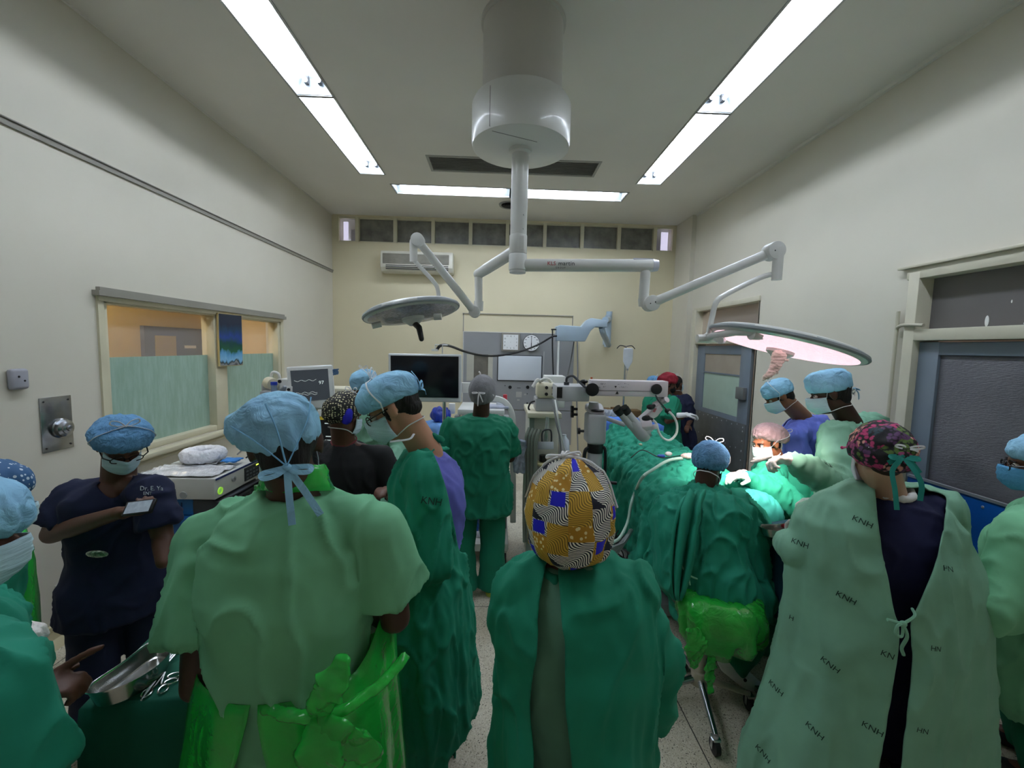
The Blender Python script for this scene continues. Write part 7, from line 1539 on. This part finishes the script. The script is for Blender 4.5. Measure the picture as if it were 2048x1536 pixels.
# ================================================================== tables, drapes, stool
def drape_mesh(fn, nu, nv, amp=.02, f=6, st=(1, 1, 1), seed=1, th=.006, sub=0):
    g = G(); R = [[fn(i/nu, j/nv) for i in range(nu+1)] for j in range(nv+1)]; g.loft(R, False, closed=False); me = g.mesh('d', 180); fold(me, amp, f, st, seed, .5)
    return modmesh(me, ([('SUBSURF', dict(levels=sub, render_levels=sub))] if sub else []) + [('SOLIDIFY', dict(thickness=th, offset=1))])
# operating table
t = thing('operating_table', 'operating table hidden under teal green drapes', 'operating table', (1.45, 3.4, 0))
g = G(); g.bb((1.16, 2.6, .82), (1.74, 4.5, .86)); obj('table_top', bevel(g.mesh('t'), .01), gyp, t)
g = G(); g.bb((1.18, 2.62, .86), (1.72, 4.48, .92)); obj('mattress', bevel(g.mesh('t'), .02), dgp, t)
g = G(); g.bb((1.3, 3.2, .12), (1.6, 3.6, .82)); obj('column', bevel(g.mesh('t'), .02), gyp, t)
g = G(); g.bb((1.15, 2.9, .02), (1.75, 3.9, .12)); obj('base', bevel(g.mesh('t'), .03), gyp, t)
XA, XB, YA_, YB_ = 1.06, 1.84, 2.5, 4.45
def opd(u, v):
    y = YA_+(YB_-YA_)*v; edge = .22
    # top height: body under the sheet
    def H_(x):
        q = (x-1.42)/.36; m = .95+.2*max(0, 1-q*q)**.8*(.75+.35*exp(-((y-4.05)/.35)**2)+.15*exp(-((y-3.1)/.3)**2)); return m+.1*exp(-((x-1.25)/.12)**2)*exp(-((y-4.3)/.18)**2)
    n = u
    if n < edge: k = 1-n/edge; x = XA-.035*k-.05*k*sin(y*9+2)*.8-.025*k*sin(y*23); z = H_(XA)-(H_(XA)-.42-.07*sin(y*5))*k
    elif n > 1-edge: k = (n-1+edge)/edge; x = XB+.05*k+.04*k*sin(y*8); z = H_(XB)-(H_(XB)-.45)*k
    else: x = XA+(XB-XA)*(n-edge)/(1-2*edge); z = H_(x)
    if v < .12: k = 1-v/.12; y = YA_+.12*(YB_-YA_)-.05*(1-(1-k)**2); z = z-(z-.5)*k*.8 if edge <= n <= 1-edge else min(z, z-(z-.42)*k*.7) ; y -= .06*k*(1+.3*sin(x*14))
    if v > .93: k = (v-.93)/.07; z -= .35*k*max(0, z-.5)
    return V((x, y, z))
me = drape_mesh(opd, 150, 190, .03, 5.5, (1, 1, .5), 5)
fold(me, .013, 10, (1, .7, .6), 8, .4, amp3=1.4)
tag(obj('surgical_drape', me, GS), 'wrinkled teal green surgical drape over the operating table', 'drape', None)
# second, raised drape with folded edge towards the hands
def opd2(u, v):
    x = 1.3+.62*u; y = 2.32+.45*v; q = (u-.5)*2; z = .98+.17*(1-q*q)*(1-.3*v)
    if u > .8: k = (u-.8)/.2; z -= .5*k; x -= .08*k
    if v < .35: k = 1-v/.35; z -= .42*k*k; y += .03*k
    if u < .15: z -= .25*(1-u/.15)
    return V((x, y, z))
def opd3(u, v):
    x = 1.52+.3*u; y = 2.42+.42*v; q = (u-.45)*2; z = 1.0+.06*(1-q*q)
    if v < .3: k = 1-v/.3; z -= .3*k*k
    if u > .75: k = (u-.75)/.25; z -= .28*k*k
    return V((x, y, z))
tag(obj('surgical_drape', drape_mesh(opd3, 60, 60, .014, 9, (1, 1, 1), 3), mat('teal_drape_bright', '#2a8f83', rough=.8, bump=.5, bscale=10, var=.05)), 'bright teal drape bunched at the near end of the table beside the seated surgeon', 'drape')
# blue sheet at the far end
def bls(u, v):
    x = 1.02+.8*u; y = 4.5+.38*v; q = (u-.5)*2; z = 1.12+.08*(1-q*q)-.03*v
    if u < .22: z -= .5*(1-u/.22)**1.3; x += .02
    if v > .8: z -= .6*(v-.8)/.2
    if v < .15: z -= .45*(1-v/.15)
    return V((x, y, z))
tag(obj('blue_sheet', drape_mesh(bls, 50, 50, .02, 7, (1, 1, 1), 2), mat('blue_drape', '#4f7fd6', rough=.7, bump=.5, bscale=12)), 'bright blue sheet heaped at the far end of the operating table', 'sheet')
g = G(); g.box((1.42, 4.69, .55), (.5, .3, 1.08)); solo('foot_stand', bevel(g.mesh('f'), .02), gyp, 'grey stand under the bright blue sheet', 'stand')
# tubing on the drape and small instruments
wt = mat('pale_green_tubing', '#b9d3c6', rough=.3, var=0)
def onz(px, py, z): return atz(px, py, z)
g = G(); g.tube(bez([onz(1385, 915, 1.16), onz(1340, 920, 1.17), onz(1308, 938, 1.14), onz(1285, 955, 1.1), at(1270, 985, 3.05), at(1262, 1010, 3.0), at(1255, 1045, 2.95), at(1240, 1075, 2.8), at(1225, 1085, 2.7)], 6), .011, 8)
solo('suction_tube', g, wt, 'pale green tube lying on the drape and falling over its left edge', 'tube')
g = G(); g.tube(bez([onz(1390, 905, 1.19), onz(1355, 912, 1.18), onz(1320, 915, 1.18), onz(1285, 900, 1.17), onz(1262, 915, 1.15)], 6), .004, 6); solo('instrument_cable', g, blk, 'thin dark cable lying on the drape towards the microscope', 'cable')
for c_, px, py, col, lab in (((.03, .015, .012), 1322, 912, mat('blue_connector', '#2d4fb0', rough=.4, var=0), 'blue connector lying on the drape'), ((.03, .02, .016), 1337, 908, whp, 'white connector lying on the drape'), ((.06, .035, .02), 1378, 912, mat('pinkish_gauze', '#d9c0b8', rough=.9, var=.1), 'pinkish gauze on the drape left of the seated surgeon'), ((.015, .015, .008), 1281, 889, mat('cream_cap', '#d6d2b0', rough=.5, var=0), 'tiny cream cap on the drape')):
    g = G(); g.ell(onz(px, py, 1.185), c_); solo('gauze' if 'gauze' in lab else 'connector', fold(organic(g, 'g', .004), .004, 40), col, lab, 'gauze' if 'gauze' in lab else 'connector')
# tangle of leads under the table edge
g = G()
for k, (m_, n_, lab) in enumerate(((gryc, 6, 'bundle of grey hoses looping to the floor left of the operating table'), (blk, 5, 'tangle of black leads left of the operating table'))):
    g = G()
    for i in range(n_):
        random.seed(20+i+k*9); o_ = [random.uniform(-.03, .03) for _ in range(6)]
        if k == 0: pts = [at(1262+o_[0]*60, 1060, 2.95), at(1248+o_[1]*80, 1082+o_[2]*60, 2.8), at(1225, 1095+i*4, 2.75), at(1195, 1108+i*4, 2.7), at(1180, 1140+i*5, 2.7), V((.62+o_[3], 2.75+o_[4], .02))]
        else: pts = [at(1218+i*9, 1055+i*3, 3.2), at(1235+o_[0]*200, 1085+o_[1]*300, 3.1), at(1215+i*10, 1105, 3.0), at(1250+o_[2]*200, 1120, 3.0), at(1240+i*5, 1150+o_[3]*300, 2.95), V((.85+o_[4]*3, 2.9+o_[5]*3, .02))]
        g.tube(bez(pts, 6), .011 if k == 0 else .005, 6)
    solo('cable', g, m_, lab, 'cable')
# ---- stool
cx_, cy_ = 1.2, 2.2; zs = at(1410, 1215, 2.0).z
t = thing('stool', 'wheeled stool with its seat wrapped in bright green plastic', 'stool', (cx_, cy_, 0))
pc_ = V((at(1400, 1340, 2.12).x, 2.12, 0))
cast = [atz(1430, 1495, .03), atz(1498, 1408, .03), atz(1366, 1330, .03), V((1.42, 2.5, .03)), atz(1300, 1400, .03)]
hub = V((1.16, 2.2, .14))
g = G(); g.cyl(hub, V((hub.x, hub.y, .58)), .028, .028); obj('pedestal', g, mat('stool_cream_steel', '#b5ad98', rough=.35, metal=.3), t)
g = G(); g.cyl(hub+V((0, 0, -.04)), hub+V((0, 0, .04)), .045); obj('hub', bevel(g.mesh('h'), .006), MATS['stool_cream_steel'], t)
for i, c in enumerate(cast):
    c = V((c.x, c.y, 0)); e = c+V((0, 0, .09)); g = G(); g.tube([hub, e], [.02, .014], 10); obj('leg', g, chrome if i != 1 else MATS['stool_cream_steel'], t); caster(c, t, .038)
g = G(); g.cyl((hub.x, hub.y, .575), (hub.x, hub.y, .6), .17); obj('seat_plate', g, dgp, t)
g = G(); g.box((1.19, 2.1, .645), (.36, .36, .09), MX.Rotation(radians(-25), 3, 'Z')); obj('seat', bevel(g.mesh('s'), .04, 4), mat('seat_teal', '#1f6a60', rough=.4), t)
# wrapped plastic bag over the seat
g = G(); R = []; n = 90
for (z_, k_, am) in ((.712, .1, 0), (.708, .8, .01), (.695, 1.0, .01), (.65, 1.09, .02), (.59, 1.08, .05), (.55, 1.0, .1), (.5, .82, .16), (.46, .6, .22)):
    ring = []
    for i in range(n):
        a = 2*pi*i/n; sx_ = abs(cos(a))**.55*(1 if cos(a) > 0 else -1); sy_ = abs(sin(a))**.55*(1 if sin(a) > 0 else -1); l = 1+am*(sin(9*a+z_*20)+.5*sin(17*a))
        q = MX.Rotation(radians(-25), 3, 'Z') @ V((.19*sx_*k_*l, .19*sy_*k_*l, 0)); low = .16*max(0, -sin(a+.25))**2 if z_ < .6 else 0
        ring.append(V((1.19+q.x, 2.1+q.y, z_-low*(.62-z_)*2.2)))
    R.append(ring)
g.loft(R, False); me = modmesh(g.mesh('b', 180), [('SOLIDIFY', dict(thickness=.003))]); fold(me, .012, 15, (1, 1, 1), 6); wr = obj('plastic_cover', me, mat('green_bag_film', '#28b43a', rough=.16, alpha=.9, var=.15, vscale=9, bump=.9, bscale=14, distort=1.5, coat=.7), t)
def flap(pts, ws, seed):
    g = G(); g.ribbon(bez(pts, 8), [ws[0]+(ws[1]-ws[0])*sin(pi*min(1, i/(8*(len(pts)-1))*1.1)) for i in range(8*(len(pts)-1)+1)], .004, up=(0, -1, 0)); me = modmesh(g.mesh('b', 180), [('SUBSURF', dict(levels=3, render_levels=3))]); return fold(me, .014, 14, (1, 1, 1), seed)
obj('cover_tail', flap([at(1385, 1255, 1.93), at(1392, 1285, 1.92), at(1390, 1310, 1.93), at(1388, 1335, 1.95)], (.05, .11), 3), MATS['green_bag_film'], wr)
obj('cover_tail', flap([at(1425, 1280, 1.98), at(1424, 1310, 1.98), at(1420, 1350, 1.98), at(1421, 1388, 1.98)], (.03, .05), 5), MATS['green_bag_film'], wr)
# ---- tray table at the right of the surgeon
zt_ = .97
t = thing('tray_table', 'tray table under a dark blue green cloth behind the floral cap', 'table', (1.66, 2.12, 0))
g = G(); g.bb((1.5, 2.0, zt_-.02), (1.86, 2.32, zt_)); obj('tray', bevel(g.mesh('t'), .006), steel, t)
g = G(); g.cyl((1.72, 2.2, .05), (1.72, 2.2, zt_-.02), .018); g.bb((1.5, 2.17, .03), (1.9, 2.23, .06)); obj('stand', g, chrome, t)
def cl(u, v):
    x = 1.46+.44*u; y = 1.96+.4*v; z = zt_+.006
    if v < .3: k = 1-v/.3; y = 1.96+.3*.4-.04*(1-(1-k)**2)-.0; z -= .5*k; x += .02*sin(u*18)*k
    if u < .2: k = 1-u/.2; x = 1.46+.2*.44-.05*k; z -= .42*k; y += .02*sin(v*15)*k
    return V((x, y, z))
me = drape_mesh(cl, 60, 50, .008, 7, (1, 1, 1), 4, .004); tag(obj('table_cloth', me, cloth('dark_petrol_cloth', '#10384a', bump=.3)), 'dark blue green cloth over the tray table by the floral cap', 'cloth')
def kidney(px, py, z, L_, W_, ang, h_, lab, parent=None, name='kidney_dish', bean=True):
    c = atz(px, py, z) if not isinstance(px, V) else px; M = MX.Rotation(radians(ang), 3, 'Z'); n = 72
    def ring(k, zz, off=0):
        out = []
        for i in range(n):
            a = 2*pi*i/n; x = cos(a)*(L_/2*k-off*0); y = sin(a)*W_/2*k*(1+.12*cos(2*a)) + (.14*L_*((x/(L_/2))**2)-.07*L_ if bean else .1*L_*((x/(L_/2))**2)-.05*L_); 
            out.append(c+M @ V((x, y, zz)))
        return out
    g = G(); g.loft([ring(.80, .002), ring(.86, .004), ring(.97, h_*.9), ring(1.0, h_), ring(1.03, h_+.002), ring(1.03, h_-.002), ring(.99, h_-.003), ring(.88, 0), ring(.8, -.0)], False)
    g.add(ring(.80, .002), [tuple(range(n))]); return solo(name, g, mat('stainless_dish', '#b3b3b0', rough=.2, metal=1, var=.08, vscale=20), lab, 'kidney dish')
kidney(1562, 1068, zt_+.02, .24, .11, 10, .04, 'steel kidney dish on the tray table in front of the floral cap')
g = G(); c = atz(1567, 1060, 1.02); g.limb([c+V((.05, .05, .0)), c+V((.09, .06, 0))], [.012, .009]); g.ell(c+V((.07, .04, .005)), (.012, .01, .01)); solo('red_swab', fold(organic(g, 'g', .004), .004, 40), mat('swab_red', '#b3303c', rough=.5, var=.1), 'small red swab lying at the rim of the steel dish by the floral cap', 'swab')
# ---- instrument table front left
IZ = .93
P1, P2, P3, P4 = atz(160, 1418, IZ), atz(500, 1385, IZ), atz(520, 1240, IZ), atz(335, 1240, IZ)
t = thing('instrument_table', 'instrument table under a dark green cloth in the left foreground', 'table', ((P1.x+P3.x)/2, (P1.y+P3.y)/2, 0))
cc_ = (P1+P2+P3+P4)/4
x0_, x1_, y0_, y1_ = -1.17, -.74, 1.13, 1.52
g = G(); q4 = [P1, V((P2.x+.0, P2.y+.0, IZ)), P3, P4]
sh4 = [cc_+(p_-cc_)*.93 for p_ in q4]; g.prism([V((p_.x, p_.y, IZ-.03)) for p_ in sh4], (0, 0, .026)); obj('table_top', bevel(g.mesh('t'), .005), steel, t)
for p_ in sh4: q_ = cc_+(p_-cc_)*.9; g = G(); g.cyl((q_.x, q_.y, .06), (q_.x, q_.y, IZ-.03), .014); obj('leg', g, chrome, t); caster((q_.x, q_.y, 0), t, .025)
g = G(); R = []; n_ = 4
def per(k, z, am=0):
    out = []
    for e in range(4):
        a_, b_ = q4[e], q4[(e+1) % 4]
        for i in range(24): 
            f_ = i/24; p_ = a_*(1-f_)+b_*f_; d_ = (p_-cc_); d_.z = 0; w_ = 1+am*sin(e*7+f_*19)+am*.6*sin(f_*41+e); p_ = cc_+d_*k*w_; out.append(V((p_.x, p_.y, z+(am*.4*sin(f_*9+e*2)))))
    return out
g.loft([per(.01, IZ+.004), per(.5, IZ+.004), per(.96, IZ+.004), per(1.0, IZ-.002), per(1.02, IZ-.05, .01), per(1.04, IZ-.2, .025), per(1.07, IZ-.38, .04)], False)
me = modmesh(g.mesh('c', 180), [('SOLIDIFY', dict(thickness=.003, offset=1))]); tag(obj('table_cloth', me, cloth('dark_green_table_cloth', '#0d5b48', bump=.35, bscale=10)), 'dark green cloth covering the instrument table at the left', 'cloth')
kc = (atz(195, 1385, IZ+.05)+atz(330, 1285, IZ+.05))/2; kd = atz(330, 1285, IZ+.05)-atz(195, 1385, IZ+.05); kc.z = IZ+.012
kidney(kc+V((.01, -.01, 0)), None, None, kd.length*1.08, .125, math.degrees(atan2(kd.y, kd.x)), .05, 'large steel kidney dish on the dark green instrument table')
inst = mat('instrument_steel', '#c3c6c8', rough=.22, metal=1, var=0)
def forceps(tip, base, lab, open_=.06, ring=True, g=None):
    tip, base = V(tip), V(base); d = (base-tip); L_ = d.length; d.normalize(); s = V((-d.y, d.x, 0)); t = thing('scissors' if 'scissors' in lab else 'forceps', lab, 'surgical instrument', (tip+base)/2, 'loose instruments on the dark green cloth' )
    for k in (-1, 1):
        g = G(); g.tube(bez([tip, tip+d*L_*.35+s*.003*k, tip+d*L_*.7+s*k*open_*L_*.5, base-d*.02+s*k*open_*L_], 5), .0028, 6)
        if ring: rc_ = base+s*k*(open_*L_+.004); rc_.z = base.z; g.tube([rc_+d*.016*cos(a)+s*.011*sin(a) for a in [2*pi*q/20 for q in range(20)]], .0026, 6, closed=True)
        obj('blade', g, inst, t)
    return t
def iz(px, py): return atz(px, py, IZ+.012)
for tp_, bs_, lab, o_ in (((283, 1400), (352, 1300), 'long forceps lying closest to the steel kidney dish', .03), ((300, 1365), (365, 1290), 'second forceps from the kidney dish, its tips crossing the first', .05),
    ((330, 1345), (310, 1382), 'scissors with two rings at the near edge of the green cloth', .2), ((400, 1345), (345, 1357), 'forceps pointing under the bare forearm', .12), ((400, 1262), (325, 1270), 'scissors with ring handles beyond the large kidney dish', .16), ((430, 1290), (462, 1275), 'forceps showing right of the bare elbow', .1), ((436, 1310), (468, 1300), 'lowest forceps right of the bare elbow', .1)):
    forceps(iz(*tp_), iz(*bs_), lab, o_)
g = G(); c = iz(452, 1280); g.bb(c+V((-.02, -.012, -.005)), c+V((.03, .02, .02))); solo('gauze', fold(organic(g, 'g', .004), .005, 30), mat('gauze_white', '#ddd'), 'white gauze pad among the instruments right of the bare elbow', 'gauze')
